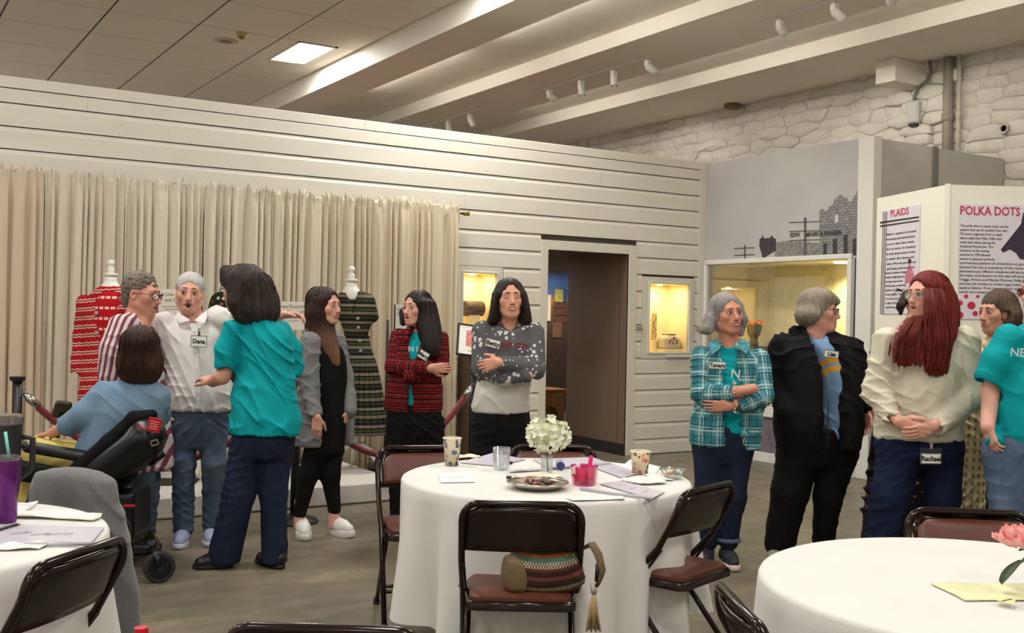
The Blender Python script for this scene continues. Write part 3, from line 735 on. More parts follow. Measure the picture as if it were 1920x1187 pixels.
def skin_col(c, R, s, tone, heads=True, lip=(176, 104, 94), blush=.14, sock=.16):
    b = np.array(lin(tone)[:3]); lp = np.array(lin(lip)[:3]); rd = b*np.array([1.05, .72, .66])
    def fn(V):
        q = ((V-c)@R)/s; out = np.tile(b, (len(V), 1))
        g = np.zeros(len(V))
        for sx in (-1, 1): g += np.exp(-(((q[:, 0]-sx*.042)/.022)**2+((q[:, 1]-.07)/.035)**2+((q[:, 2]+.03)/.022)**2))
        g += .4*np.exp(-((q[:, 0]/.014)**2+((q[:, 1]-.108)/.02)**2+((q[:, 2]+.033)/.016)**2))
        out = out*(1-blush*g[:, None])+rd*blush*g[:, None]
        L = np.exp(-((np.abs(q[:, 0])/.025)**4+((q[:, 1]-.09)/.022)**4+((q[:, 2]+.065)/.0105)**4)); L = np.clip(L*1.3, 0, 1)*.75
        out = out*(1-L[:, None])+lp*L[:, None]
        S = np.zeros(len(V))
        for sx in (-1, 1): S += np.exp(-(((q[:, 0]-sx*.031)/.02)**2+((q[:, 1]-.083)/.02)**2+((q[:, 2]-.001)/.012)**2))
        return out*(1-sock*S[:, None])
    return fn
m_skin = attr_mat('skin', .5, .35, .12, .12, 220)
m_eye = M('eye_white', (214, 204, 196), .25); m_iris = M('iris_dark', (46, 32, 24), .2); m_lash = M('lash', (40, 28, 24), .7); m_teeth = M('teeth', (228, 218, 202), .35)
m_mouth = M('mouth_dark', (70, 28, 26), .6)
def face(par, c, R, s=1.0, brow=(70, 50, 40), smile=0.0, mouth=0.0, look=(0, 0), closed=False, teeth=True, iris=None, lid=(196, 146, 122), raised=0.0):
    P = lambda x, y, z: c+R@(np.array([x, y, z])*s)
    mi = m_iris if iris is None else iris
    for q in (-1, 1):
        ec = P(q*.031, .0785, .002); b = MB()
        if not closed:
            b.sphere((0, 0, 0), (.0142*s, .0115*s, .0096*s), 14, 10); o = b.build('eye', m_eye, par, smooth=True)
            o.matrix_local = Matrix.Translation(Vector(ec)) @ Matrix(R.tolist()).to_4x4()
            b = MB(); b.sphere((look[0]*.006*s, .0084*s, look[1]*.003*s), (.0068*s, .0040*s, .0068*s), 12, 8); k = b.build('iris', mi, o, smooth=True)
        b = MB(); n = 9; arc = []
        for i in range(n):
            u = -1+2*i/(n-1); zz = (.0078*(1-u*u)-.0005 if not closed else -.003-.004*(1-u*u))
            arc.append(P(q*.031+u*.0155, .0835+.0065*(1-u*u)-.004*abs(u), .002+zz))
        b.tube(arc, [.0008*s]+[.0018*s]*(n-2)+[.0008*s], 6); b.build('eyelash', m_lash, par, smooth=True)
        if not closed:
            b = MB(); up = []
            for i in range(n):
                u = -1+2*i/(n-1); up.append(P(q*.031+u*.0145, .083+.0055*(1-u*u)-.004*abs(u), .002-.0072*(1-u*u)))
            b.tube(up, .0011*s, 6); b.build('eyelid', M('lid_rim', (150, 96, 82), .6), par, smooth=True)
        b = MB(); br = []
        for i in range(8):
            u = i/7; br.append(P(q*(.011+.042*u), .0910-.021*u*u, .0215+.0065*math.sin(PI*(.25+.6*u))+raised*.006))
        b.tube(br, [.0022*s, .0032*s, .0034*s, .0032*s, .003*s, .0026*s, .002*s, .0012*s], 6, sq=(1, 1)); b.build('eyebrow', M('brow_%d_%d_%d' % brow, brow, .8), par, smooth=True)
    if mouth > .2:
        b = MB(); b.sphere((0, 0, 0), (.016*s, .008*s, (.004+mouth*.0105)*s), 14, 8); o = b.build('mouth', m_mouth, par, smooth=True)
        o.matrix_local = Matrix.Translation(Vector(P(0, .0845, -.065-mouth*.006))) @ Matrix(R.tolist()).to_4x4()
    if teeth and (smile > .2 or mouth > .2):
        b = MB(); w_ = .016+.012*smile; n = 9; V = []; Fc = []
        for i in range(n):
            u = -1+2*i/(n-1); zt = -.0592+(.009*u*u*smile); zb = -.0705+(.018*u*u*smile)
            if mouth > .2: zt, zb = -.0615, -.0665
            y_ = .0970-.019*u*u if mouth <= .2 else .089-.008*u*u
            V += [P(u*w_, y_, zt), P(u*w_, y_, zb)]
        for i in range(n-1): Fc.append((2*i, 2*i+1, 2*i+3, 2*i+2))
        b.add(V, Fc); b.build('teeth', m_teeth, par)
    if not smile and mouth <= .2: smile = .12
    if smile:
        for zo, rr in ((-.0590, .0027), (-.0685-.004*smile, .0036)):
            b = MB(); L = []
            for i in range(9):
                u = -1+2*i/8; L.append(P(u*(.025+.009*smile), .0988-(.019+.006*smile)*u*u, zo-.001+.0125*u*u*smile*(1.15 if zo < -.065 else .75)))
            b.tube(L, [.0008*s]+[rr*s]*7+[.0008*s], 6); b.build('lip', M('lip_rose', (170, 100, 90), .45), par, smooth=True)
def glasses(par, c, R, s=1.0, mat=None, full=True, w=.0245, h=.017, r=.0016):
    P = lambda x, y, z: c+R@(np.array([x, y, z])*s)
    e = tag(bpy.data.objects.new('glasses', None)); COL.objects.link(e); e.parent = par
    for q in (-1, 1):
        L = []
        for i in range(20):
            th = 2*PI*i/20; cx = math.copysign(abs(math.cos(th))**.6, math.cos(th)); sz = math.copysign(abs(math.sin(th))**.6, math.sin(th))
            L.append(P(q*.033+cx*w, .104-.010*(abs(q*.033+cx*w)/.05)**2, -.002+sz*h))
        b = MB(); b.tube(L, r*s, 6, closed=True); b.build('rim', mat, e, smooth=True)
        b = MB(); b.tube([P(q*(.033+w), .099, .006), P(q*.073, .06, .008), P(q*.078, -.005, .006), P(q*.078, -.022, -.008)], r*.9*s, 6); b.build('temple', mat, e, smooth=True)
        b = MB(); b.add([P(q*.033+math.cos(2*PI*i/20)*w*.95, .1035-.010*(abs(q*.033+math.cos(2*PI*i/20)*w)/.05)**2, -.002+math.sin(2*PI*i/20)*h*.95) for i in range(20)], [tuple(range(20))]); b.build('lens', m_glass, e)
    b = MB(); b.tube([P(-.0085, .105, .002), P(0, .108, .005), P(.0085, .105, .002)], r*s, 6); b.build('bridge', mat, e, smooth=True)
def hand_sdf(v, w, d, n, side=1, s=1.0, curl=.35, spread=.12, curls=None, thumb=.5):
    """w wrist, d direction of the fingers, n way the palm faces, side: which way along n x d the thumb leaves"""
    d = np.asarray(d, float); d /= np.linalg.norm(d); n = np.asarray(n, float); n = n-d*(n@d); n /= np.linalg.norm(n); t = np.cross(n, d)*side
    L = [.074, .082, .076, .06]; O = [.029, .0095, -.010, -.028]; B = [.088, .092, .088, .08]; Rr = [.0085, .0088, .0085, .0075]
    for i in range(4):
        kb = w+s*(d*B[i]+t*O[i]); v.cap(w+s*(d*.012+t*O[i]*.55), kb, .0155*s, .0115*s, .012)
        a = (curls[i] if curls else curl); dd = d+t*(spread*(1.5-i)*.35); dd /= np.linalg.norm(dd); p = kb
        ax = np.cross(dd, n)
        for j, fr in enumerate((.46, .30, .24)):
            dd = rot_axis(ax, a*(.8 if j == 0 else 1.0))@dd; q = p+dd*L[i]*fr*s
            v.cap(p, q, Rr[i]*s*(1-.08*j), Rr[i]*s*(.92-.08*j), .0025); p = q
    b = w+s*(d*.022+t*.022); td = d*.62+t*.72+n*.25; td /= np.linalg.norm(td)
    p1 = b+td*.040*s; td2 = d*(.95-.3*thumb)+t*.25+n*.5*thumb; td2 /= np.linalg.norm(td2); p2 = p1+td2*.034*s; p3 = p2+(td2+n*.25*thumb)*.024*s
    v.cap(b, p1, .0155*s, .0115*s, .01); v.cap(p1, p2, .0108*s, .0098*s, .003); v.cap(p2, p3, .0096*s, .008*s, .003)
def hair_mat(name, c0, c1, rough=.42, zlo=None, tip=None, spec=.22):
    if name in MATS: return MATS[name]
    t = NT(name); n = t.noise(t.coord('Object', (210, 210, 5)), 1.0, 5, .6, .4); n2 = t.noise(t.coord('Object', (14, 14, 3)), 1.0, 3)
    c = t.ramp(t.math('ADD', t.math('MULTIPLY', n, .7), t.math('MULTIPLY', n2, .3)), [(.35, lin(c0)), (.65, lin(c1))])
    if tip:
        sp = t.n('ShaderNodeSeparateXYZ'); t.l(t.coord('Object'), sp.inputs[0])
        f = t.math('DIVIDE', t.math('SUBTRACT', zlo[1], sp.outputs[2]), zlo[1]-zlo[0], True)
        c = t.mix(f, c, t.mix(n, lin(tip), tuple(v*1.7 for v in lin(tip)[:3])+(1,)))
    t.base(c); t.b.inputs['Roughness'].default_value = rough+.08; t.b.inputs['Specular IOR Level'].default_value = spec
    t.b.inputs['Anisotropic'].default_value = .5; t.bump(n, .6, .006); MATS[name] = t.m; return t.m
def hair_cap(v, c, R, s=1.0, th=.012, front=.0, low=-.02, face_w=.066):
    """skull cap of hair with the face left open"""
    P = lambda x, y, z: c+R@(np.array([x, y, z])*s)
    v.ell(P(0, -.018, .036), np.array([.076+th, .096+th, .086+th])*s, R, .01)
    return P
def face_cut(v, c, R, s=1.0, w=.058, top=.075, y=.115):
    P = lambda x, y_, z: c+R@(np.array([x, y_, z])*s)
    v.ell(P(0, y, top-.105), np.array([w, .062, .105])*s, R, .012, '-')
def wisps(par, mat, paths, r=.0016, name='hair_strands'):
    b = MB()
    for p in paths: b.tube(p, [r*.9]+[r]*(len(p)-2)+[r*.25], 5)
    return b.build(name, mat, par, smooth=True)
def shell_wisps(c, R, s, n, seed, r0, drop, yaw0=-180, yaw1=180, top=.6, curl=0.0, out=0.0):
    """strands that leave the crown, follow the skull and hang down"""
    rr = random.Random(seed); paths = []; r0 = (r0[0]*.955, r0[1]*.96, min(r0[2], .094))
    for i in range(n):
        a = math.radians(rr.uniform(yaw0, yaw1)); st = rr.uniform(.05, top); pts = []
        L = drop*rr.uniform(.8, 1.05)
        for k in range(9):
            u = st+(1-st)*k/8
            if u < .72:
                el = PI/2*(1-u/.72); x = math.cos(el)*math.sin(a); y = math.cos(el)*math.cos(a); z = math.sin(el)
                p = np.array([x*r0[0], -.018+y*r0[1], .036+z*r0[2]])
            else:
                t = (u-.72)/.28; q = 1+out*t*t; p = np.array([math.sin(a)*r0[0]*q, -.018+math.cos(a)*r0[1]*q, .036-t*L])
                p[0] += curl*math.sin(t*7+i); p[1] += curl*math.cos(t*6+i*1.7)
            pts.append(c+R@(p*s))
        paths.append(pts)
    return paths
def shoe(F, heel, toe, wd=.045, h=.075, mat=None, sole=None, sole_h=.02, lace=None, heel_h=0.0):
    """heel, toe: local floor points"""
    heel = np.array([heel[0], heel[1], 0.0]); toe = np.array([toe[0], toe[1], 0.0]); d = toe-heel; L = np.linalg.norm(d); d /= L; R = rotm(d)
    P = lambda y, z, x=0: heel+d*y+np.array([0, 0, z])+R[:, 0]*x
    v = DV(.005)
    v.cap(P(.04, sole_h+.03+heel_h), P(L*.55, sole_h+.026+heel_h*.4), .04, wd*.85, .02); v.cap(P(L*.5, sole_h+.022+heel_h*.3), P(L-.045, sole_h+.018), wd*.92, wd*.72, .03)
    v.cap(P(.045, sole_h+.03+heel_h), P(.055, h+heel_h), .040, .040, .02); v.cap(P(.06, h), P(L*.55, sole_h+.035), .034, .03, .02)
    v.plane(P(0, sole_h*.8), (0, 0, -1))
    o = v.build('shoe', mat, F.e)
    n = 26; prof = []
    for i in range(n):
        th = 2*PI*i/n; cy = math.cos(th); sx = math.sin(th); yy = L/2+cy*L/2; wv = wd*(1.0+.12*math.exp(-((yy-L*.68)/(L*.2))**2)-.12*(yy < L*.45))*math.copysign(abs(sx)**.62, sx)
        prof.append((yy, wv))
    b = MB(); V = []
    for zz, sc in ((.0, .95), (.006, 1.0), (sole_h, 1.0), (sole_h+.008, .96)):
        for yy, wv in prof: V.append(P(L/2+(yy-L/2)*sc, zz+(heel_h if yy < L*.3 else 0)*0+.004*max(0, (yy-L*.8)/(L*.2)), wv*sc))
    Fc = [(r*n+i, r*n+(i+1) % n, (r+1)*n+(i+1) % n, (r+1)*n+i) for r in range(3) for i in range(n)]+[tuple(range(n))[::-1], tuple(range(3*n, 4*n))]
    b.add(V, Fc); smooth_by_angle(b.build('sole', sole or mat, o), 50)
    if lace:
        b = MB()
        for k in range(4):
            y0 = L*(.42+.075*k); zz = sole_h+.068-.010*k
            b.tube([P(y0, zz-.006, -.026), P(y0+.008, zz+.004, 0), P(y0, zz-.006, .026)], .0035, 6)
        b.build('lace', lace, o, smooth=True)
    return o
def card(par, c, w_, h_, body, ry=0.0, rz=0.0, tsize=.03, clip=False, tx=None):
    """name tag: white card with dark border and hand lettering; c local centre, facing -y"""
    m = Matrix.Translation(Vector(c)) @ Matrix.Rotation(rz, 4, 'Z') @ Matrix.Rotation(ry, 4, 'Y')
    b = MB(); b.box((-w_/2, -.002, -h_/2), (w_/2, .002, h_/2), .001); o = b.build('name_tag', M('tag_white', (232, 230, 222), .4), par); o.matrix_local = m
    t = text_obj('lettering', body, tsize, M('marker_ink', (28, 24, 28), .6), o, (0, -.0028, -tsize*.33), (PI/2, 0, 0), 'CENTER', sx=tx or 1.0, bold=.0012)
    b = MB(); q = .0035
    for lo, hi in (((-w_/2, -.0024, h_/2-q), (w_/2, -.002, h_/2)), ((-w_/2, -.0024, -h_/2), (w_/2, -.002, -h_/2+q)), ((-w_/2, -.0024, -h_/2), (-w_/2+q, -.002, h_/2)), ((w_/2-q, -.0024, -h_/2), (w_/2, -.002, h_/2))): b.box(lo, hi)
    b.build('border', M('tag_border', (60, 56, 52), .5), o)
    return o
def cloth_mat(name, c, rough=.85, var=.06, scale=40, bump=.15, bscale=500, sheen=.0, spec=.2):
    return M(name, c, rough, var=var, scale=scale, bump=bump, bscale=bscale, sheen=sheen, spec=spec)
def jeans_mat(name, c0, c1):
    if name in MATS: return MATS[name]
    t = NT(name); v = t.coord('Object'); n = t.noise(v, 5, 4, .6); w_ = t.noise(t.coord('Object', (40, 40, 260)), 2, 3)
    t.base(t.mix(t.math('MULTIPLY', w_, .35), t.ramp(n, [(.35, lin(c0)), (.68, lin(c1))]), lin(tuple(int(q*.6) for q in c0)))); t.b.inputs['Roughness'].default_value = .85; t.b.inputs['Specular IOR Level'].default_value = .2
    t.bump(w_, .2, .003); MATS[name] = t.m; return t.m
def legs(F, Ls, mat, name='trousers', h=.0065, fold=.004, seed=1, hips=None, k=.03, cut=None):
    """Ls: list of legs, each a list of (local point, radius)"""
    v = DV(h)
    if hips: v.loft(hips, k, e=2.4)
    for P in Ls: v.chain([p for p, r in P], [r for p, r in P], k)
    if cut is not None: v.plane((0, 0, cut), (0, 0, -1))
    v.warp(folds(seed, fold, 24, ((.7, .3, 1), (-.8, .2, .9), (1, .3, .35), (-.4, .3, 1))))
    return v.build(name, mat, F.e)

from mathutils.bvhtree import BVHTree
def conform(o, cloth, off=.002):
    """lay printed lettering on the cloth it is printed on (both children of one person)"""
    me = cloth.data; co = np.empty(len(me.vertices)*3, np.float32); me.vertices.foreach_get('co', co); co = co.reshape(-1, 3)
    M4 = o.matrix_local.copy() if o.matrix_local != Matrix() else Matrix.Translation(o.location) @ o.rotation_euler.to_matrix().to_4x4()
    P = [M4 @ v.co for v in o.data.vertices]; lo = min(p.x for p in P)-.05; hi = max(p.x for p in P)+.05; zl = min(p.z for p in P)-.05; zh = max(p.z for p in P)+.05
    Qs = [tuple(p.vertices) for p in me.polygons if lo < co[p.vertices[0]][0] < hi and zl < co[p.vertices[0]][2] < zh]
    bv = BVHTree.FromPolygons([tuple(map(float, c)) for c in co], Qs); inv = M4.inverted()
    for v, p in zip(o.data.vertices, P):
        h = bv.ray_cast(Vector((p.x, -3, p.z)), Vector((0, 1, 0)))
        if h[0] is not None: v.co = inv @ Vector((p.x, h[0].y-off, p.z))
    return o
def lock_wisps(P, wd, n, seed, r=.0018, dy=0.0):
    """loose strands running along a lock of hair"""
    rr = random.Random(seed); out = []
    for i in range(n):
        u = rr.uniform(-1, 1); e = rr.uniform(.75, 1.06); ph = rr.uniform(0, 6); m = len(P); k = max(3, int(m*e))
        out.append([np.asarray(P[min(j, m-1)])+np.array([u*wd[min(j, m-1)]+.004*math.sin(ph+j), dy-.012*math.sqrt(max(0, 1-u*u)), (-.02*(k-m) if j == k-1 else 0)]) for j in range(min(k, m))])
    return out
def hem(v, p, d, r, L=.03):
    """hollow the end of a sleeve"""
    d = np.asarray(d, float); d /= np.linalg.norm(d); v.cap(p+d*r*.55, p+d*(r*.55+L), r*.80, r*1.15, .004, '-')
def puv(segs, axis, rt=.15):
    """pattern coordinates: around/along the torso, or around/along the sleeve segments"""
    def fn(V):
        d0 = np.hypot(V[:, 0]-axis[0], V[:, 1]-axis[1])-rt; u = np.arctan2(V[:, 0]-axis[0], -(V[:, 1]-axis[1]))*rt*1.1; w_ = V[:, 2].copy(); best = d0.copy(); acc = 0.0
        for a, b, r in segs:
            a, b = np.asarray(a), np.asarray(b); ab = b-a; Ln = np.linalg.norm(ab); ab = ab/Ln; t = np.clip((V-a)@ab, 0, Ln); q = V-a-((V-a)@ab)[:, None]*ab; qd = V-a-t[:, None]*ab; dd = np.linalg.norm(qd, axis=1)-r
            m = dd < best-.005; best[m] = dd[m]
            e1 = np.cross(ab, (0, 1, .1)); e1 /= np.linalg.norm(e1); e2 = np.cross(ab, e1)
            u[m] = (np.arctan2(q@e1, q@e2)*r)[m]; w_[m] = (acc+(V-a)@ab)[m]; acc += Ln
        return np.stack([u, w_, 0*u], 1)
    return fn
class PT(NT):
    """material patterned on the stored pattern coordinates (or object x/z)"""
    def __init__(s, name, obj=False):
        super().__init__(name); sp = s.n('ShaderNodeSeparateXYZ')
        if obj: s.l(s.coord('Object'), sp.inputs[0]); s.u, s.y, s.w = sp.outputs[0], sp.outputs[1], sp.outputs[2]
        else: s.l(s.n('ShaderNodeAttribute', attribute_name='puv').outputs['Vector'], sp.inputs[0]); s.u, s.w = sp.outputs[0], sp.outputs[1]
        s.b.inputs['Roughness'].default_value = .85; s.b.inputs['Specular IOR Level'].default_value = .2
    def fr(s, c, per, off=0.0): return s.math('FRACT', s.math('ADD', s.math('DIVIDE', c, per), 50+off))
    def line(s, c, per, cen, wd, off=0.0): return s.math('LESS_THAN', s.math('ABSOLUTE', s.math('SUBTRACT', s.fr(c, per, off), cen)), wd)
    def done(s, c, fuzz=.3, key=None):
        v = s.coord('Object'); n = s.noise(v, 400, 2); s.base(s.mix(s.math('MULTIPLY', n, fuzz), c, (0, 0, 0, 1))); s.bump(n, .15, .004)
        MATS[s.m.name] = s.m; return s.m
def eb(F, secs, turn):   # loft sections from pixels: (px, py, depth offset, half width, half depth)
    return [tuple(F.L(px, py, dd))+(a, b, math.radians(turn)) for px, py, dd, a, b in secs]
M('chrome', (190, 188, 184), .2, 1.0)
# ================================================================ CEILING AND WALL FIXTURES
def track(y0, y1, heads, label):
    e = empty('track_light', (7.35, (y0+y1)/2, ZB), 0, label, 'track light', 'ceiling track lights')
    b = MB(); b.box((-.018, -(y1-y0)/2, -.02), (.018, (y1-y0)/2, 0), .003); b.build('track', m_white, e)
    ym = (y0+y1)/2
    for i, (y, tx, ty, tz, pw) in enumerate(heads):
        h = tag(bpy.data.objects.new('spot_head', None)); COL.objects.link(h); h.parent = e; h.location = (0, y-ym, -.02)
        b = MB(); b.box((-.032, -.03, -.085), (.032, .03, -.018), .006); b.tube([(0, 0, 0), (0, 0, -.03)], .012, 8); b.build('driver_box', m_white, h)
        d = np.array([tx, ty, tz], float); d /= np.linalg.norm(d); p0 = np.array([0, 0, -.085]); p1 = p0+d*.11
        b = MB(); b.tube([p0-d*.02, p0, p0+d*.1, p1], [.03, .042, .044, .04], 16); smooth_by_angle(b.build('can', m_white, h), 40)
        b = MB(); b.tube([p1, p1+d*.003], [.036, .036], 16); b.build('bezel', m_black, h); b = MB(); b.tube([p1+d*.002, p1+d*.005], [.02, .02], 12); b.build('lamp', M('spot_led', (255, 246, 226), .4, emit=(255, 240, 214), estr=6 if pw else .5), h)
        if pw:
            l = bpy.data.lights.new('spot_lamp', 'SPOT'); l.energy = pw*LIGHT_K; l.color = (1, .93, .82); l.spot_size = .9; l.spot_blend = .5; l.shadow_soft_size = .03
            o = bpy.data.objects.new('spot_lamp', l); COL.objects.link(o); o.parent = h; o.location = p1+d*.02; o.rotation_euler = Vector(d).to_track_quat('-Z', 'Y').to_euler()
track(12.6, 14.6, [(14.2, .2, -.3, -1, 0), (13.64, .1, -.2, -1, 0), (13.0, .5, -.3, -1, 0)], 'farthest ceiling track, its three white spots cut by the partition top')
track(8.95, 11.3, [(11.0, 2.6, .3, -1.0, 60), (10.33, .1, -.1, -1, 20), (9.69, 0, -.1, -1, 0), (9.08, 1, -.2, -.55, 24)], 'ceiling track with four white spots above the partition')
track(5.2, 7.45, [(7.14, 2.2, .6, -1, 60), (6.49, .9, -.6, -1, 30), (5.9, 2.2, 1.2, -1, 50)], 'nearest ceiling track running out at the top edge')
e = empty('ceiling_speaker', (3.63, 12.18, ZT), 0, 'round flush speaker in a ceiling tile', 'speaker')
b = MB(); b.lathe([(0, -.012), (.11, -.012), (.135, -.006), (.14, 0)], 28); smooth_by_angle(b.build('ring', M('speaker_rim', (196, 184, 162), .6), e)); b = MB(); b.lathe([(0, -.016), (.07, -.014), (.075, -.011)], 24); b.build('grille', M('speaker_grille', (130, 118, 108), .7), e)
e = empty('smoke_detector', (3.68, 11.74, ZT), 0, 'small tan smoke detector on the ceiling grid beside the speaker', 'detector')
b = MB(); b.lathe([(0, -.075), (.03, -.075), (.034, -.05), (.05, -.045), (.075, 0)], 20); smooth_by_angle(b.build('base', M('detector_tan', (190, 166, 112), .5), e)); b = MB(); b.lathe([(.034, -.063), (.036, -.058), (.034, -.053)], 20); b.build('vent', m_black, e)
b = MB(); b.lathe([(0, -.06), (.09, -.06), (.11, -.045), (.11, 0)], 8); o = b.build('ceiling_sensor', M('sensor_brown', (120, 104, 82), .6), loc=(9.86, 10.4, ZB)); tag(o, 'octagonal brown sensor at the top of the stone wall', 'sensor')
e = empty('duct_box', (9.74, 7.55, ZB-.25), 0, 'white painted box duct under the soffit against the stone wall', 'duct')
b = MB(); b.box((-.26, -.03, 0), (.26, .23, .25), .006); b.build('casing', m_beam, e); b = MB(); b.box((-.26, -.03, .17), (-.262, .23, .174)); b.build('seam', m_trim, e)
e = empty('wall_fan_control', (9.90, 7.59, 3.62), 0, 'grey weatherproof box on the stone wall fed by a curved conduit', 'control box')
b = MB(); b.box((-.05, -.075, .03), (.03, .075, .28), .02); b.build('housing', M('box_grey', (196, 194, 192), .5), e); b = MB(); b.box((-.04, -.05, .0), (.02, .05, .035), .006); b.build('nozzle', m_black, e)
b = MB(); b.tube([(0, 0, .28), (0, 0, .34), (0, -.04, .42), (0, -.15, .48), (0, -.2, .56), (0, -.18, .69)], .017, 8); b.build('conduit', M('conduit_grey', (112, 106, 98), .5), e, smooth=True)
for k, (yy, r_, cc) in enumerate(((7.19, .055, (150, 142, 130)), (7.06, .022, (196, 188, 174)))):
    b = MB(); b.tube([(0, 0, 0), (0, 0, 1.3)], r_, 12); b.lathe([(r_*1.2, .62), (r_*1.2, .70)], 12); o = b.build('wall_pipe', M('pipe_%d' % k, cc, .6), loc=(9.93, yy, 3.0), smooth=True); tag(o, ('thick grey painted pipe on the stone wall' if k == 0 else 'thin pale pipe beside the thick grey pipe'), 'pipe')
b = MB(); b.lathe([(0, .0), (.03, .0), (.036, .01), (.05, .012), (.055, .0)], 16); o = b.build('wall_anchor', M('anchor', (190, 184, 172), .6), loc=(9.95, 6.55, 3.46), rot=(0, -PI/2, 0)); tag(o, 'round pale anchor plate on the stone wall', 'plate')
# ================================================================ PLATFORM, CURTAINS
mcl = M('platform_cloth', (196, 192, 184), .85, var=.04, scale=5, bump=.2, bscale=120)
b = MB(); b.box((-2.4, 7.43, .004), (3.66, 8.62, .155), .012); o = b.build('platform', mcl); tag(o, 'low white cloth covered riser under the dress forms', 'platform')
e = empty('curtain_rod', (1.0, 8.70, 2.40), 0, 'brass curtain rod with round end along the partition', 'curtain rod')
b = MB(); b.tube([(-4.4, 0, 0), (3.87, 0, 0)], .013, 12); b.build('rod', M('brass', (176, 140, 76), .3, .9), e, smooth=True)
b = MB(); b.tube([(3.87, 0, 0), (3.875, 0, 0), (3.885, 0, 0), (3.90, 0, 0), (3.92, 0, 0), (3.93, 0, 0)], [.014, .022, .022, .016, .024, .018], 14); b.build('finial', MATS['brass'], e, smooth=True)
edges = [onY(x, 380, 8.7)[0] for x in (-330, -150, 82, 232, 382, 510, 637, 750, 860)]
tints = [(196, 178, 154), (200, 182, 158), (204, 192, 172), (210, 200, 180), (208, 198, 178), (206, 194, 170), (204, 190, 164), (206, 192, 164)]
names = ['curtain panel outside the left edge', 'tan gathered curtain panel farthest left', 'pale gathered curtain panel behind the red coat', 'cream curtain panel behind the white haired woman', 'cream curtain panel behind the woman seen from behind', 'curtain panel behind the long brown hair', 'curtain panel behind the striped dress form', 'curtain panel at the rod end beside the lit niche']
for k in range(8):
    x0, x1 = edges[k], edges[k+1]; W = x1-x0; rr = random.Random(k+40); N = 120; zs = [2.475, 2.45, 2.425, 2.40, 2.375, 2.33, 2.2, 1.9, 1.5, 1.0, .5, .06]
    ph = [rr.uniform(0, 6) for _ in range(6)]; nf = max(4, W*rr.uniform(11, 15)); V = []
    lean = [rr.uniform(-.03, .03) for _ in range(3)]
    for zi, z in enumerate(zs):
        am = .012 if z > 2.36 else (.016 if z > 2.3 else .03)*1.0
        for i in range(N):
            u = i/(N-1); th = 2*PI*nf*u+ph[0]+2.6*math.sin(2*PI*u*1.7+ph[1])+.8*math.sin(2*PI*u*5.3+ph[2])
            sh = math.sin(th); y = am*(math.copysign(abs(sh)**.75, sh)+.45*math.sin(th*.37+ph[2])+.25*math.sin(th*2.1+ph[3]))
            if z > 2.36: y += .008*math.sin(th*3+ph[4]); 
            zz = z+(.045*math.sin(th*2.3+ph[5])*math.sin(th*.7+ph[3])-.006 if zi == 0 else 0)+(.01*math.sin(th*2) if zi == 1 else 0)
            if abs(z-2.40) < .001: y *= .6
            t_ = (2.4-z)/2.4; x = x0+W*u+lean[0]*t_*math.sin(PI*u)+.012*math.sin(th+1.3)*t_
            V.append((x, 8.665+y*.9, zz))
    Fc = [(r*N+i, r*N+i+1, (r+1)*N+i+1, (r+1)*N+i) for r in range(len(zs)-1) for i in range(N-1)]
    b = MB(); b.add(V, Fc); o = b.build('curtain', M('curtain_%d' % k, tints[k], .85, var=.03, scale=30, bump=.15, bscale=300), smooth=True); tag(o, names[k], 'curtain', 'gathered curtains on the brass rod')
    sm = o.modifiers.new('thick', 'SOLIDIFY'); sm.thickness = .003
# ================================================================ DRESS FORMS
def form_frame(px, Y):
    r1 = ray(px, 593.5)[1]; return Y/r1
def neck_cap(F, px, ytop, ycap, ybase, w):
    zt, zc, zb = [F.L(px, q)[2] for q in (ytop, ycap, ybase)]; x = F.L(px, ycap)[0]; h = zt-zc; r = w
    b = MB(); b.lathe([(0, 1), (.25, .985), (.45, .92), (.55, .8), (.5, .66), (.38, .58), (.42, .52), (.55, .4), (.56, .25), (.5, .16), (.98, .12), (1.02, .06), (1.0, 0), (.9, -.04)], 24)
    b.V = [(x+a*r, c_*r, zc+z*h) for a, c_, z in b.V]; smooth_by_angle(b.build('neck_cap', m_white, F.e), 35)
    v = DV(.006); v.loft([(x, 0, zb-.08, .1, .07), (x, 0, zb, .07, .06), (x, 0, (zb+zc)/2, r*.92, r*.9), (x, 0, zc-.01, r*.9, r*.88)], .01); v.build('neck', m_white, F.e)
def tripod(F, px, zc):
    x = F.L(px, 700)[0]
    b = MB(); b.tube([(x, 0, zc+.3), (x, 0, zc-.05)], .022, 12); b.build('pole', m_white, F.e, smooth=True)
    for a in (PI*.10, PI*.78, PI*1.44):
        d = np.array([math.cos(a), -math.sin(a), 0]); P = [np.array([x, 0, zc-.01])+d*.015, np.array([x, 0, zc-.01])+d*.08, np.array([x, 0, zc-.07])+d*.15, np.array([x, 0, (zc+.155)/2-.02])+d*.21, np.array([x, 0, .21])+d*.24, np.array([x, 0, .172])+d*.29]
        b = MB(); b.tube(P, [.02, .022, .022, .02, .018, .016], 10, sq=(1, 1.3)); b.build('leg', m_white, F.e, smooth=True)
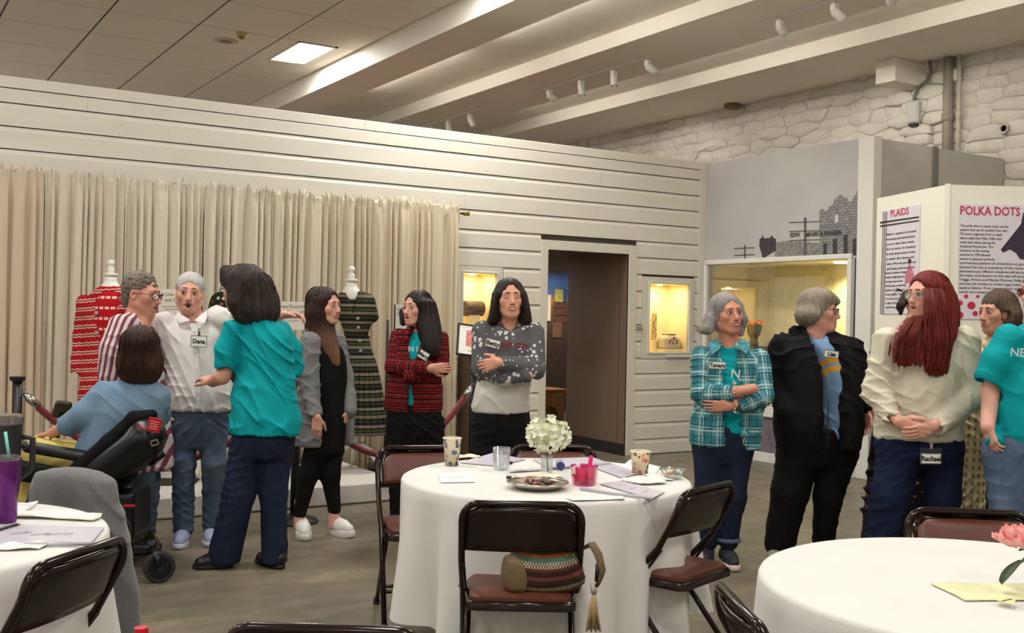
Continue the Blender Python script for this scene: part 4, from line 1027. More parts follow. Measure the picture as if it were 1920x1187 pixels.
# red coat
F = Frame(208, form_frame(208, 8.02), 'dress_form', 'dress form in a red coat with white chain stripes', 'dress form', z0=0.0); L = F.L
neck_cap(F, 208, 487, 516, 538, .048)
P = PT('red_chain', True); wz = P.math('ADD', P.w, P.math('MULTIPLY', P.math('SINE', P.math('MULTIPLY', P.u, 160)), .0025)); wz = P.math('ADD', wz, P.math('MULTIPLY', P.u, -.08))
cr = P.mix(P.math('ADD', P.line(wz, .062, .2, .07), P.line(wz, .062, .48, .07)), lin((168, 22, 32)), lin((226, 176, 158))); cr = P.mix(P.line(wz, .062, .34, .05), cr, lin((84, 12, 18))); P.done(cr, .15)
v = DV(.006); v.loft(eb(F, [(206, 860, 0, .24, .2), (205, 780, 0, .22, .17), (204, 720, 0, .2, .15), (204, 660, 0, .175, .13), (206, 610, 0, .185, .125), (207, 570, 0, .185, .1), (208, 548, 0, .13, .08), (208, 536, 0, .075, .065)], 5), .02)
v.chain([L(158, 567, 0), L(152, 630, .01), L(146, 692, -.02)], [.055, .055, .052], .025); hem(v, L(146, 694, -.02), (-.1, 0, -1), .052); v.chain([L(256, 567, 0), L(262, 630, .01), L(266, 692, -.02)], [.055, .055, .052], .025)
v.chain([L(193, 540, .02), L(186, 556, -.08), L(192, 585, -.11)], [.022, .018, .012], .01); v.chain([L(222, 540, .02), L(229, 556, -.08), L(224, 585, -.11)], [.022, .018, .012], .01)
v.warp(folds(111, .003, 20)); v.build('coat', P.m, F.e)
P2 = PT('red_dress', True); yy = P2.line(P2.w, .075, .3, .12); P2.done(P2.mix(P2.math('MULTIPLY', yy, P2.line(P2.u, .04, .5, .36)), lin((176, 18, 26)), lin((232, 196, 180))), .1)
v = DV(.006); v.loft(eb(F, [(208, 640, -.03, .11, .1), (208, 590, -.035, .115, .105), (208, 555, -.02, .1, .085), (208, 542, 0, .075, .07)], 5), .02); v.build('dress', P2.m, F.e)
for y_ in (587, 624): b = MB(); b.lathe([(0, .008), (.013, .006), (.016, 0)], 12); o = b.build('button', M('button_silver', (176, 166, 158), .3, .5), F.e, L(181, y_, -.135), (PI/2, 0, 0))
tripod(F, 208, .62)
# striped green dress
F = Frame(668, form_frame(668, 8.1), 'dress_form', 'dress form in a green and black striped shirtwaist dress', 'dress form'); L = F.L
neck_cap(F, 659, 499, 527, 545, .052)
P = PT('green_stripe', True); f = P.fr(P.w, .14); base = P.ramp(f, [(0, lin((52, 56, 36))), (.16, lin((20, 18, 18))), (.24, lin((120, 108, 92))), (.42, lin((28, 24, 24))), (.48, lin((66, 72, 44))), (.62, lin((18, 16, 18))), (.70, lin((132, 118, 104))), (.86, lin((24, 20, 22)))], 'CONSTANT'); P.done(base, .25)
v = DV(.006); v.loft(eb(F, [(668, 640, 0, .1, .09), (668, 628, 0, .098, .09), (668, 600, 0, .135, .12), (667, 578, 0, .15, .115), (665, 558, 0, .14, .09), (663, 546, 0, .1, .07)], -12), .02)
v.chain([L(640, 562, 0), L(634, 590, .02)], [.045, .045], .03); v.chain([L(692, 562, 0), L(699, 594, .02)], [.045, .048], .03)
v.loft(eb(F, [(660, 590, -.14, .006, .06), (660, 565, -.12, .035, .06), (659, 540, -.06, .06, .07)], 0), .006, '-')
zs = L(668, 812)[2]; zw = L(668, 632)[2]; xw = L(668, 632)[0]; x2 = L(676, 812)[0]
v.loft([(x2, 0, zs, .235, .2), (x2-.005, 0, zs+.25, .19, .165), (xw+.01, 0, zw-.2, .15, .13), (xw, 0, zw-.08, .12, .105), (xw, 0, zw, .098, .09)], .015)
def pleat(x, y, z):
    th = np.arctan2(x-x2, -y); k_ = np.clip((zw-.02-z)/.3, 0, 1); return k_*(.010*(1-np.abs(np.sin(11*th)))**2*2-.008)
v.warp(pleat); v.build('dress', P.m, F.e)
for k, (bx_, by_) in enumerate(((671, 597), (672, 614), (675, 639), (676, 658))): b = MB(); b.lathe([(0, .006), (.012, .005), (.014, 0)], 12); b.build('button', MATS['button_silver'], F.e, L(bx_, by_, -.125), (PI/2, 0, 0))
b = MB(); b.tube([(xw+.1*math.cos(2*PI*i/24), .092*math.sin(2*PI*i/24), zw) for i in range(24)], .012, 8, closed=True); b.build('belt', P.m, F.e, smooth=True)
tripod(F, 668, L(668, 832)[2])
# green flowered dress behind the group
F = Frame(428, form_frame(428, 8.1), 'dress_form', 'dress form in a dark green flowered chiffon dress', 'dress form'); L = F.L
neck_cap(F, 430, 500, 526, 545, .05)
P = PT('green_floral', True); vo = P.n('ShaderNodeTexVoronoi'); P.l(P.coord('Object'), vo.inputs['Vector']); vo.inputs['Scale'].default_value = 24
nz = P.noise(P.coord('Object'), 20, 2); fl = P.math('LESS_THAN', vo.outputs['Distance'], P.math('MULTIPLY', nz, .75)); P.done(P.mix(fl, lin((22, 40, 22)), P.ramp(vo.outputs['Color'], [(.3, lin((148, 44, 34))), (.45, lin((190, 84, 56))), (.6, lin((70, 96, 50))), (.75, lin((206, 196, 170)))], 'CONSTANT')), .15)
v = DV(.0065); v.loft(eb(F, [(430, 812, 0, .2, .17), (430, 740, 0, .16, .14), (430, 660, 0, .11, .1), (430, 610, 0, .14, .12), (430, 580, 0, .15, .11), (430, 556, 0, .11, .08), (430, 545, 0, .07, .06)], 10), .02); v.chain([L(408, 563, 0), L(402, 600, 0)], [.05, .055], .03); v.chain([L(452, 563, 0), L(458, 600, 0)], [.05, .055], .03); v.build('dress', P.m, F.e); tripod(F, 430, .6)
# ================================================================ SIGN STANDS, STANCHIONS
def sign_stand(bpx, bpy_, cx, cy, w_, h_, lines, label):
    p = onz(bpx, bpy_, .155); e = empty('sign_stand', (p[0], p[1], .155), -.42, label, 'sign stand', 'sign stands on the platform')
    b = MB(); b.box((-.15, -.15, 0), (.15, .15, .012), .004); b.build('base_plate', m_black, e)
    zc = onY(cx, cy, p[1])[2]-.155; x_ = (onY(cx, cy, p[1])[0]-p[0])
    b = MB(); b.tube([(0, 0, .01), (0, 0, zc)], .012, 8); b.build('post', m_black, e, smooth=True)
    b = MB(); b.box((x_-w_/2-.012, -.008, zc-h_/2), (x_+w_/2, .0, zc+h_/2), .002); o = b.build('backing', m_black, e)
    b = MB(); b.box((x_-w_/2, -.012, zc-h_/2), (x_+w_/2, -.008, zc+h_/2)); o = b.build('card', M('card_cream', (218, 212, 196), .6), e)
    for k, t_ in enumerate(lines): text_obj('lettering', t_, .034 if k < 2 else .014, M('ink', (50, 46, 42), .7), o, (x_, -.0126, zc+h_/2-.05-.042*min(k, 2)-.02*max(0, k-2)), (PI/2, 0, 0), 'CENTER')
sign_stand(330, 905, 326, 580, .22, .3, ['A Line Dress', 'and Coat', 'cotton knit with chain stripes', 'lent to the collection'], 'sign stand reading A Line Dress and Coat')
sign_stand(585, 893, 549, 592, .2, .22, ['Green Floral Silk', 'Chiffon Dress, 1930s', 'bias cut chiffon over a slip', 'lent to the collection'], 'sign stand reading Green Floral Silk Chiffon Dress')
sign_stand(722, 876, 752, 600, .12, .26, ['Striped', 'Cotton', 'shirtwaist', 'dress, 1950s'], 'narrow sign stand beside the red banded cardigan')
mrope = M('velvet_rope', (104, 10, 20), .8, var=.12, scale=60, sheen=.4); mchr = MATS['chrome']
def stanchion(p, label, h=1.0):
    e = empty('stanchion', (p[0], p[1], 0), 0, label, 'stanchion', 'rope stanchions'); b = MB(); b.lathe([(.16, 0), (.165, .01), (.15, .028), (.06, .045), (.035, .06)], 28); smooth_by_angle(b.build('base', m_black, e)); b = MB(); b.tube([(0, 0, .05), (0, 0, h-.02)], .03, 14); b.build('post', m_black, e, smooth=True)
    b = MB(); b.lathe([(.03, h-.03), (.045, h-.025), (.048, h), (0, h+.004)], 18); smooth_by_angle(b.build('cap', m_black, e)); return e
S1 = at(33, 708, 6.75); S2 = at(557, 708, 7.3); S3 = at(893, 690, 8.45)
stanchion(S1, 'black rope stanchion by the curtains at the left edge'); stanchion(S2, 'black rope stanchion behind the grey cardigan'); stanchion(S3, 'black rope stanchion behind the splashed sweatshirt')
def rope(A, B, zlow, label):
    A, B = np.array([A[0], A[1], .94]), np.array([B[0], B[1], .94]); d = B-A; dn = d/np.linalg.norm(d); e = empty('velvet_rope', A, 0, label, 'rope', 'velvet ropes')
    pts = [d*u+np.array([0, 0, -(.94-zlow)*(1-(2*u-1)**2)]) for u in np.linspace(0, 1, 25)]
    b = MB(); b.tube(pts[1:-1], .024, 12); b.build('rope', mrope, e, smooth=True)
    for q in (0, -1):
        i, j, m_ = (0, 1, 2) if q == 0 else (-1, -2, -3)
        b = MB(); b.tube([pts[j]*.5+pts[i]*.5, pts[j], pts[j]*.3+pts[m_]*.7], [.012, .027, .028], 12); b.tube([pts[i]*.96+pts[j]*.04, pts[i]*.55+pts[j]*.45], .008, 8); b.build('ferrule', mchr, e, smooth=True)
rope(S1, S2, .43, 'dark red velvet rope in front of the red coat and platform'); rope(S2, S3, .40, 'dark red velvet rope between the grey cardigan and the framed sign')
# framed notice on a post
p = onY(884, 700, 8.0); e = empty('notice_stand', (p[0], p[1], 0), -.35, 'black framed pink notice on a post behind the splashed sweatshirt', 'sign stand')
b = MB(); b.lathe([(.18, 0), (.18, .01), (.02, .02)], 24); b.build('base', m_black, e); b = MB(); b.tube([(0, 0, .01), (0, 0, 1.2)], .016, 10); b.build('post', m_black, e, smooth=True)
fr_ = empty('frame', (0, 0, 0)); fr_.parent = e; fr_.location = (.06, -.03, 1.22); fr_.rotation_euler = (-.45, .12, 0)
b = MB()
for lo, hi in (((-.2, -.012, -.15), (.2, .012, -.135)), ((-.2, -.012, .135), (.2, .012, .15)), ((-.2, -.012, -.15), (-.182, .012, .15)), ((.182, -.012, -.15), (.2, .012, .15))): b.box(lo, hi, .004)
b.build('moulding', m_black, fr_); b = MB(); b.box((-.182, -.004, -.135), (.182, .004, .135)); b.build('mat_board', M('mat_white', (226, 224, 216), .5), fr_); b = MB(); b.box((-.12, -.0055, -.06), (.12, -.004, .09)); b.build('print', M('print_pink', (206, 120, 116), .6, var=.3, scale=30), fr_)
b = MB(); b.box((-.1, -.0056, -.105), (.1, -.004, -.1)); b.build('print_line', M('ink_red', (170, 70, 70), .6), fr_)
# brown case standing at the curtain's end
e = empty('display_cabinet', (5.06, 8.66, 0), 0, 'brown wooden cabinet behind the notice post at the curtain end', 'cabinet')
b = MB(); b.box((-.17, -.1, 0), (.17, .13, 1.14), .006); b.build('carcass', m_brown, e); b = MB(); b.box((-.15, -.112, .08), (.15, -.1, 1.06), .004); b.build('door', M('door_brown', (90, 70, 56), .55, var=.1, scale=6), e)
e2 = empty('paper_stack', (4.93, 8.5, 0), 0, 'pale stack of leaflets in a tall rack beside the curtain end', 'rack')
for k in range(5): b = MB(); b.box((-.03, -.02, .5+.11*k), (.03, .02, .58+.11*k), .004); b.build('leaflet', M('leaflet', (206, 192, 164), .7, var=.2, scale=30), e2)
b = MB(); b.tube([(0, .03, 0), (0, .03, 1.1)], .01, 8); b.lathe([(.08, 0), (.08, .012)], 16); b.build('rack', m_black, e2)
# ================================================================ THINGS IN THE NICHES AND THE CASE
p = onY(887, 579, 8.98); e = empty('floral_cuff', (p[0], p[1], 1.342), 0, 'dark flowered cuff lying in the left lit niche', 'cuff'); R_ = .075
b = MB(); b.tube([(-.10, 0, .17), (-.095, 0, .17), (.095, 0, .17), (.10, 0, .17)], [.07, R_, R_, .07], 22); b.build('cuff', M('cuff_floral', (92, 74, 56), .7, var=.9, scale=26), e, smooth=True); b = MB(); b.box((-.06, -.04, 0), (.06, .04, .11), .004); b.build('riser', m_case, e)
p = onY(1254, 655, 8.97); e = empty('embroidered_box', (p[0], p[1], 1.093), 0, 'white box with an embroidered flower spray in the right niche', 'box')
v = DV(.005); v.loft([(0, 0, .03, .125, .07), (0, 0, .08, .13, .075), (0, 0, .16, .115, .06), (0, 0, .185, .085, .045)], .01, e=3.5); v.build('body', M('box_ivory', (226, 214, 184), .6), e); b = MB(); b.tube([(.085*math.cos(2*PI*i/20), .045*math.sin(2*PI*i/20), .187) for i in range(20)], .006, 8, closed=True); b.build('rim', M('rim_gold', (150, 120, 70), .4), e, smooth=True)
rr = random.Random(3)
for k in range(22): b = MB(); a_ = rr.uniform(0, 6.28); q_ = rr.random()**.6; b.sphere((.062*q_*math.cos(a_), -.071-.003*rr.random(), .11+.045*q_*math.sin(a_)), (.009, .003, .009), 6, 5); b.build('stitched_flower', M('stitch_%d' % (k % 3), ((120, 36, 34), (70, 74, 40), (150, 70, 44))[k % 3], .8), e)
b = MB(); b.box((-.14, -.09, .0), (.14, .09, .03), .004); b.build('riser', m_case, e)
p = onY(1226, 625, 9.03); e = empty('flowered_card', (p[0], p[1], 1.093), .5, 'painted flower panel standing at the back of the right niche', 'panel')
b = MB(); b.box((-.07, -.006, .12), (.07, .006, .42), .003); b.build('panel', M('panel_cream', (214, 190, 140), .6), e); b = MB(); b.box((-.08, -.03, 0), (.08, .03, .12), .004); b.build('plinth', m_case, e)
for k in range(9): b = MB(); b.sphere((rr.uniform(-.05, .05), -.008, .16+.026*k), (.012, .003, .012), 7, 5); b.build('painted_flower', MATS['stitch_%d' % (k % 3)], e)
p = onX(1413, 649, 8.30); e = empty('headband_bust', (8.30, p[1], .575), 0, 'black head bust wearing an orange flower headband in the large case', 'bust')
b = MB(); zt = p[2]-.575; b.box((-.13, -.2, 0), (.13, .2, zt), .006); b.build('plinth', m_black, e)
v = DV(.006); v.loft([(0, 0, zt, .055, .06), (0, 0, zt+.03, .05, .05), (0, 0, zt+.09, .045, .042), (0, -.0, zt+.13, .07, .062), (0, 0, zt+.2, .085, .075), (0, 0, zt+.26, .082, .072)], .02, e=2); v.build('head', M('bust_black', (20, 19, 19), .5), e)
for k in range(26):
    a_ = 2*PI*k/26; b = MB(); b.sphere((.09*math.cos(a_), .082*math.sin(a_), zt+.255+.012*math.sin(k*2.3)), (.022, .022, .018), 8, 6); b.build('flower', M('orange_%d' % (k % 2), ((206, 92, 58), (226, 140, 84))[k % 2], .7, var=.3, scale=60), e, smooth=True)
# bench in the room beyond
A_, B_ = onY(1010, 788, 12.4), onY(1064, 728, 12.4)
e = empty('wooden_bench', (B_[0]-.55, 12.3, 0), 0, 'low wooden box bench with an arched opening beyond the doorway', 'bench'); hb = float(B_[2])
n_ = 12; prof = [(-.8, 0), (-.8, hb-.03), (.42, hb-.03), (.42, 0), (.33, 0)]+[(.19+.14*math.cos(PI*i/n_), .02+.18*math.sin(PI*i/n_)) for i in range(n_+1)]+[(.05, 0)]
b = MB(); b.prism(prof, -.02, .0, 1); b.build('front_panel', M('pine', (150, 102, 56), .5, var=.12, scale=4, vscale=(1, 1, 9)), e); b = MB(); b.box((-.82, -.04, hb-.03), (.46, .42, hb), .004); b.build('seat_board', MATS['pine'], e); b = MB(); b.box((.40, 0, 0), (.42, .4, hb-.03)); b.build('end_panel', MATS['pine'], e)
area_light('passage_fill', (8.6, 12.5, 2.12), .6, .4, 45); area_light('passage_fill', (6.3, 11.0, 2.12), .5, .5, 20)  # unseen fill lights added to brighten the room beyond the door
# ================================================================ WHITE EXHIBITION PANELS WITH POSTERS
C0 = np.array([6.572, 4.748]); C1 = np.array([6.905, 5.624]); C2 = np.array([7.06, 4.482])
def pframe(A, B):
    d = (B-A)/np.linalg.norm(B-A); n = np.array([-d[1], d[0]]); 
    if n@(-A) < 0: n = -n
    return d, n
def onP(px, py, A, n): q = ray(px, py); t_ = (n@A)/(n@q[:2]); return CAM+q*t_
m_pan = M('panel_white', (232, 229, 212), .5, var=.02, scale=3)
e = empty('exhibition_panel', (C0[0], C0[1], 0), 0, 'white angled exhibition panels carrying the plaids and polka dots posters', 'display panel')
d1, n1_ = pframe(C0, C1); d2, n2_ = pframe(C0, C2); C2x = C0+d2*1.35; C1x = C0+d1*.94
for A, B, n_ in ((C0, C1x, n1_), (C0, C2x, n2_)):
    q = [A, B, B-n_*.05, A-n_*.05]; b = MB(); V = [(x[0]-C0[0], x[1]-C0[1], z) for z in (0, 2.44) for x in q]; b.add(V, [(0, 1, 2, 3), (4, 7, 6, 5), (0, 4, 5, 1), (1, 5, 6, 2), (2, 6, 7, 3), (3, 7, 4, 0)]); b.build('panel', m_pan, e)
b = MB(); b.tube([(-.0, -.0, 0), (0, 0, 2.445)], .022, 4); b.build('corner_post', m_pan, e)
m_paper = M('poster_paper', (216, 210, 216), .45); m_pink = M('poster_crimson', (186, 36, 66), .6); m_ink = M('poster_ink', (34, 28, 34), .7)
class Poster:
    def __init__(s, name, label, A, d, n, px):
        s.A, s.n, s.d = A+n*.004, n, d; P_ = [onP(x, y, s.A, n) for x, y in px]; c_ = sum(P_)/4; s.o = c_
        dv = np.array([d[0], d[1], 0.0]); 
        if (P_[1]-P_[0])@dv < 0: dv = -dv
        s.dv = dv; rz = math.atan2(dv[1], dv[0]); s.e = empty(name, c_, rz, label, 'poster'); s.w = abs((P_[1]-P_[0])@dv); s.h = abs(P_[0][2]-P_[3][2])
        b = MB(); b.box((-s.w/2, -.003, -s.h/2), (s.w/2, .003, s.h/2)); b.build('sheet', m_paper, s.e)
    def uv(s, px, py): p_ = onP(px, py, s.A, s.n)-s.o; return float(p_@s.dv), float(p_[2])
    def text(s, body, px, py, hpx, mat, sx=1.0, bold=0.0, wfit=None):
        u, z = s.uv(px, py); z2 = s.uv(px, py-hpx)[1]; o = text_obj('lettering', body, (z2-z)/.7, mat, s.e, (u, -.0045, z), (PI/2, 0, 0), sx=sx, bold=bold)
        if wfit:
            u2 = s.uv(wfit, py)[0]; wd_ = max(v_.co.x for v_ in o.data.vertices)-min(v_.co.x for v_ in o.data.vertices); o.scale.x = (u2-u)/max(wd_, 1e-4)
        return o
    def bar(s, x0, y0, x1, y1, mat, nm='printed_bar'):
        u0, z0 = s.uv(x0, y1); u1, z1 = s.uv(x1, y0); b = MB(); b.box((min(u0, u1), -.0042, min(z0, z1)), (max(u0, u1), -.003, max(z0, z1))); b.build(nm, mat, s.e)
    def poly(s, pts, mat, nm, off=.0042):
        V = [s.uv(*q) for q in pts]; n = len(V); b = MB(); b.add([(u, -off, z) for u, z in V]+[(u, -.003, z) for u, z in V], [tuple(range(n)), tuple(range(n, 2*n))[::-1]]+[(i, (i+1) % n, n+(i+1) % n, n+i) for i in range(n)]); b.build(nm, mat, s.e)
po = Poster('plaids_poster', 'tall narrow poster headed PLAIDS on the white panel', C0, d1, n1_, [(1655, 397), (1726, 384), (1723, 587), (1649, 589)])
po.text('PLAIDS', 1670, 407, 13, m_pink, bold=.001, wfit=1704)
po.poly([(1651, 416), (1724, 405.5), (1724, 408.5), (1651, 419.5)], m_ink, 'printed_bar'); po.poly([(1651, 423), (1724, 412.5), (1724, 415), (1651, 426)], m_ink, 'printed_bar')
for x in (1657, 1660, 1663): po.poly([(x, 397), (x+1.1, 397), (x-5, 588), (x-6.1, 588)], m_ink, 'printed_bar')
L1 = ['Plaid is a pattern of crossed', 'horizontal and vertical bands', 'in two or more colors, woven', 'first as tartan in Scotland.', 'Its bold checks came to town', 'as shawls, then dresses and', 'shirts. Worn by pioneers and', 'work hands, plaid moved from']
for k, q in enumerate(L1): po.text(q, 1663, 443+k*9.2-1, 4.2, m_ink, wfit=1718-(k % 3)*2)
for k, q in enumerate(['flannel to fashion. Design', 'houses brought plaid out', 'for every season and for', 'formal wear as well. Punk', 'bands tore it and pinned', 'it back together. Today', 'it is worn by all and is', 'a sign of the autumn.', 'Look for the plaids here']): po.text(q, 1661, 521-7+k*8, 3.8, m_ink, wfit=1700-(k % 3)*3)
po.poly([(1699, 512), (1704, 500), (1706, 490), (1709, 500), (1714, 512), (1716, 530), (1697, 532)], M('figure_pink', (190, 110, 130), .7), 'printed_figure'); po.poly([(1703, 492), (1704, 486), (1708, 485), (1710, 491), (1707, 495)], m_ink, 'printed_figure')
po = Poster('polka_dots_poster', 'wide poster headed POLKA DOTS at the right edge', C0, d2, n2_, [(1797, 384), (1960, 384), (1960, 600), (1795, 600)])
po.text('POLKA DOTS', 1799, 402, 16, m_pink, bold=.0012, wfit=1911)
LT = [('The polka dot is a classic, bold, and fun', 1890), ('pattern that can be spotted from afar!', 1888), ('The term originated from a Czech', 1878), ('dance called the Polka. Polka dots', 1878), ('made their debut during the', 1865), ('Industrial Revolution. The', 1861), ('invention of the sewing', 1854), ('machine in 1790 allowed', 1856), ('sewers to generate perfectly', 1864), ('symmetrical patterns of circles/dots on garments. This', 1950), ('sparked the rise in popularity of the classic pattern and', 1952), ('generated many different trends we still see today. Some of', 1953), ('the major contributors to this take off were Minnie M,', 1948), ('Twiggy, Prince, and Marilyn Monroe. Polka dots still', 1940), ('saturate the market in modern ages making it a true and', 1952), ('staple in fashion. From runway shows and luxury designers', 1955), ('casual and western wear, dots are everywhere.', 1940)]
for k, (q, wx) in enumerate(LT): po.text(q, 1800-k*.2, 425+k*7.75, 4.6, m_ink, wfit=wx)
for x, y, r_ in ((1811, 556, 4), (1833, 556, 3.2), (1800, 568, 5), (1821, 573, 7.5), (1799, 591, 7), (1828, 588, 5), (1850, 570, 6), (1880, 560, 5), (1905, 575, 7), (1912, 553, 4)): po.poly([(x+r_*math.cos(2*PI*i/20), y+r_*math.sin(2*PI*i/20)) for i in range(20)], m_pink, 'printed_dot')
po.poly([(1876, 468), (1880, 474), (1893, 468), (1905, 475), (1908, 480), (1912, 486), (1930, 488), (1934, 440), (1926, 410), (1918, 398), (1914, 420)], M('figure_plum', (52, 42, 62), .7), 'printed_figure')
# ================================================================ PEOPLE, one by one
m_jean_mid = jeans_mat('jeans_mid', (70, 86, 104), (98, 114, 130)); m_jean_dark = jeans_mat('jeans_dark', (20, 28, 46), (34, 44, 66)); m_jean_navy = jeans_mat('jeans_navy', (16, 24, 48), (26, 38, 70))
m_teal = cloth_mat('teal_jersey', (0, 152, 158), .8, .08, 9); m_blackcloth = cloth_mat('black_cloth', (13, 13, 15), .85, .1, 20)
# ---- woman in the white shirt
F = Frame(362, 6.58, 'person', 'woman in a white button shirt and blue jeans talking with mouth open', 'person'); L = F.L
c = L(356, 551, 0); R = hvec(14, 0, -3); s = 1.07
v = DV(.0048); head_sdf(v, c, R, s, 1.05, mouth=.9)
nk = L(361, 598, .03); v.cap(c+R@np.array([0, -.01, -.06]), nk, .056, .062, .03); v.cap(nk, L(360, 640, .03), .062, .1, .03)
# far arm reaching to the right behind her friend, near arm hanging
shR, elR, wrR = L(415, 592, .02), L(480, 606, .02), L(531, 590, -.02)
v.chain([L(370, 610, .03), shR, elR, wrR], [.05, .044, .038, .028], .02); hand_sdf(v, wrR, L(560, 590, -.03)-wrR, (0, -.3, -1), 1, 1.0, .5)
shL, elL, wrL = L(306, 606, .0), L(300, 690, .03), L(307, 742, -.1)
v.chain([L(350, 610, .03), shL, elL, wrL], [.05, .045, .040, .03], .02); hand_sdf(v, wrL, (.15, -.25, -1), (1, 0, 0), 1, 1.0, .4)
v.build('body', m_skin, F.e, col=skin_col(c, R, s, (214, 158, 136)))
face(F.e, c, R, s, (120, 104, 96), mouth=.9, raised=.8)
v = DV(.006); v.ell(c+R@(np.array([0, -.020, .042])*s), np.array([.084, .103, .088])*s, R, .01)
v.ell(c+R@(np.array([0, .115, -.022])*s), np.array([.062, .074, .108])*s, R, .012, '-'); v.plane(c+R@np.array([0, 0, -.045]), -R[:, 2]+R[:, 1]*.25, .02)
for q in (-1, 1): v.ell(c+R@(np.array([q*.085, .012, -.02])*s), np.array([.03, .035, .05])*s, R, .01, '-')
v.warp(strands(c, .0035, 22, 30)); hm = hair_mat('hair_silver', (150, 146, 144), (206, 202, 198)); v.build('hair', hm, F.e)
v = DV(.006); v.loft(eb(F, [(372, 770, .02, .20, .15), (372, 735, .02, .215, .165), (366, 690, .02, .19, .155), (362, 650, .02, .195, .145), (360, 615, .02, .20, .11), (361, 597, .03, .12, .07), (361, 590, .03, .075, .062)], 8), .02)
v.chain([L(310, 606, .0), L(303, 650, .0), L(301, 676, .02)], [.075, .075, .072], .03); v.chain([L(405, 596, .02), L(450, 602, .02), L(500, 604, .0)], [.075, .066, .058], .03)
v.cap(L(361, 588, .02), L(361, 604, -.09), .045, .02, .01, '-')
v.warp(folds(3, .006, 17)); v.build('shirt', cloth_mat('white_cotton', (222, 218, 214), .7, .02, 8), F.e)
for q, tx in ((-1, 338), (1, 383)):   # collar points
    b = MB(); A = [L(361+q*4, 601, -.105), L(tx+q*4, 583, -.02), L(tx+q*6, 594, -.06), L(361+q*24, 606, -.095)]
    b.add([p+np.array([0, -.012, 0]) for p in A]+A, [(0, 1, 2, 3), (7, 6, 5, 4), (0, 4, 5, 1), (1, 5, 6, 2), (2, 6, 7, 3), (3, 7, 4, 0)]); b.build('collar', MATS['white_cotton'], F.e)
b = MB()
pl = [L(362, 606, -.115), L(366, 640, -.14), L(369, 690, -.15), L(371, 735, -.157), L(372, 766, -.142)]
b.add([p+np.array([q*.015, -.004, 0]) for p in pl for q in (-1, 1)], [(2*i, 2*i+1, 2*i+3, 2*i+2) for i in range(4)]); b.build('placket', MATS['white_cotton'], F.e)
for p in (L(364, 622, -.135), L(367, 660, -.152), L(369, 690, -.156), L(371, 722, -.163), L(372, 750, -.155)): b = MB(); b.lathe([(0, 0), (.005, 0), (.005, .003), (0, .003)], 8, p); b.build('button', m_white, F.e)
tg = card(F.e, L(373, 640, -.165), .098, .07, 'Dana', ry=.03, tsize=.036)
b = MB(); b.box((-.008, -.006, .033), (.008, .0, .062), .002); b.tube([(0, -.003, .06), (-.004, -.003, .075), (.012, -.003, .078)], .003, 6); b.build('clip', M('chrome', (190, 188, 184), .2, 1.0), tg)
legs(F, [[(L(346, 790, .02), .092), (L(344, 868, -.02), .074), (L(344, 990, .0), .064)], [(L(398, 790, .02), .095), (L(401, 868, -.01), .075), (L(399, 990, .06), .064)]], m_jean_mid, 'jeans', seed=5, hips=eb(F, [(372, 840, .02, .13, .1), (372, 800, .02, .178, .13), (372, 750, .02, .175, .13)], 8), cut=.055)
mlav = M('lavender_knit', (150, 156, 186), .8, var=.06, scale=60)
for a, t_ in (((347, .06), (334, -.20)), ((398, .12), (392, -.12))):
    h_ = L(a[0], 1000, a[1]); q = L(t_[0], 1000, t_[1]); shoe(F, h_, q, .045, .07, mlav, M('sole_lav', (196, 196, 206), .6), .022, M('lace_lav', (176, 180, 204), .8))
# ---- woman with her back turned, teal tee
F = Frame(497, 6.0, 'person', 'woman seen from behind in a teal tee, long dark hair and bootcut jeans', 'person'); L = F.L
c = L(452, 543, 0); R = hvec(-114, -6); s = 1.05
v = DV(.0048); head_sdf(v, c, R, s)
nk = L(474, 598, .0); v.cap(c+R@np.array([0, -.02, -.05]), nk, .055, .06, .03); v.cap(nk, L(490, 650, 0), .06, .1, .03)
wl = L(399, 716, .05); v.chain([L(480, 640, 0), L(448, 655, -.01), L(416, 706, -.05), wl], [.03, .028, .043, .031], .02); hand_sdf(v, wl, L(378, 704, .14)-wl, (.3, .2, -1), -1, .95, .35, .3)
wr = L(560, 700, .25); v.chain([L(490, 640, 0), L(528, 636, .06), L(552, 688, .12), wr], [.04, .038, .038, .03], .02)
v.build('body', m_skin, F.e, col=skin_col(c, R, s, (206, 150, 126)))
face(F.e, c, R, s, (60, 46, 40)); glasses(F.e, c, R, s, M('frame_black', (16, 16, 18), .3), r=.0024)
v = DV(.006); v.ell(c+R@(np.array([0, -.022, .04])*s), np.array([.092, .108, .092])*s, R, .01)
v.loft([tuple(L(498, 606, -.02))+(.05, .04, 0), tuple(L(494, 590, -.02))+(.088, .07, 0), tuple(L(484, 565, -.01))+(.118, .095, 0), tuple(L(472, 540, 0))+(.128, .11, 0), tuple(L(464, 515, 0))+(.11, .1, 0), tuple(L(462, 498, 0))+(.06, .06, 0)], .03, e=2)
v.ell(c+R@np.array([0, .075, .062]), (.06, .05, .04), R, .03); v.chain([L(446, 548, -.06), L(444, 566, -.07), L(452, 592, -.06)], [.05, .045, .035], .04); v.ell(L(470, 582, -.05), (.1, .07, .08), None, .03); v.cap(L(424, 508, -.01), L(436, 520, -.03), .03, .04, .03)
v.ell(c+R@np.array([0, .15, -.045]), (.06, .05, .08), R, .015, '-'); v.warp(strands(L(478, 545, 0), .006, 17, 22, 1.0)); hm = hair_mat('hair_darkbrown', (30, 24, 22), (72, 60, 54)); v.build('hair', hm, F.e)
wisps(F.e, hm, shell_wisps(c+np.array([.055, 0, -.02]), R, 1.0, 70, 4, (.118, .125, .115), .20, -180, 180, .6, .012, .1), .0016)
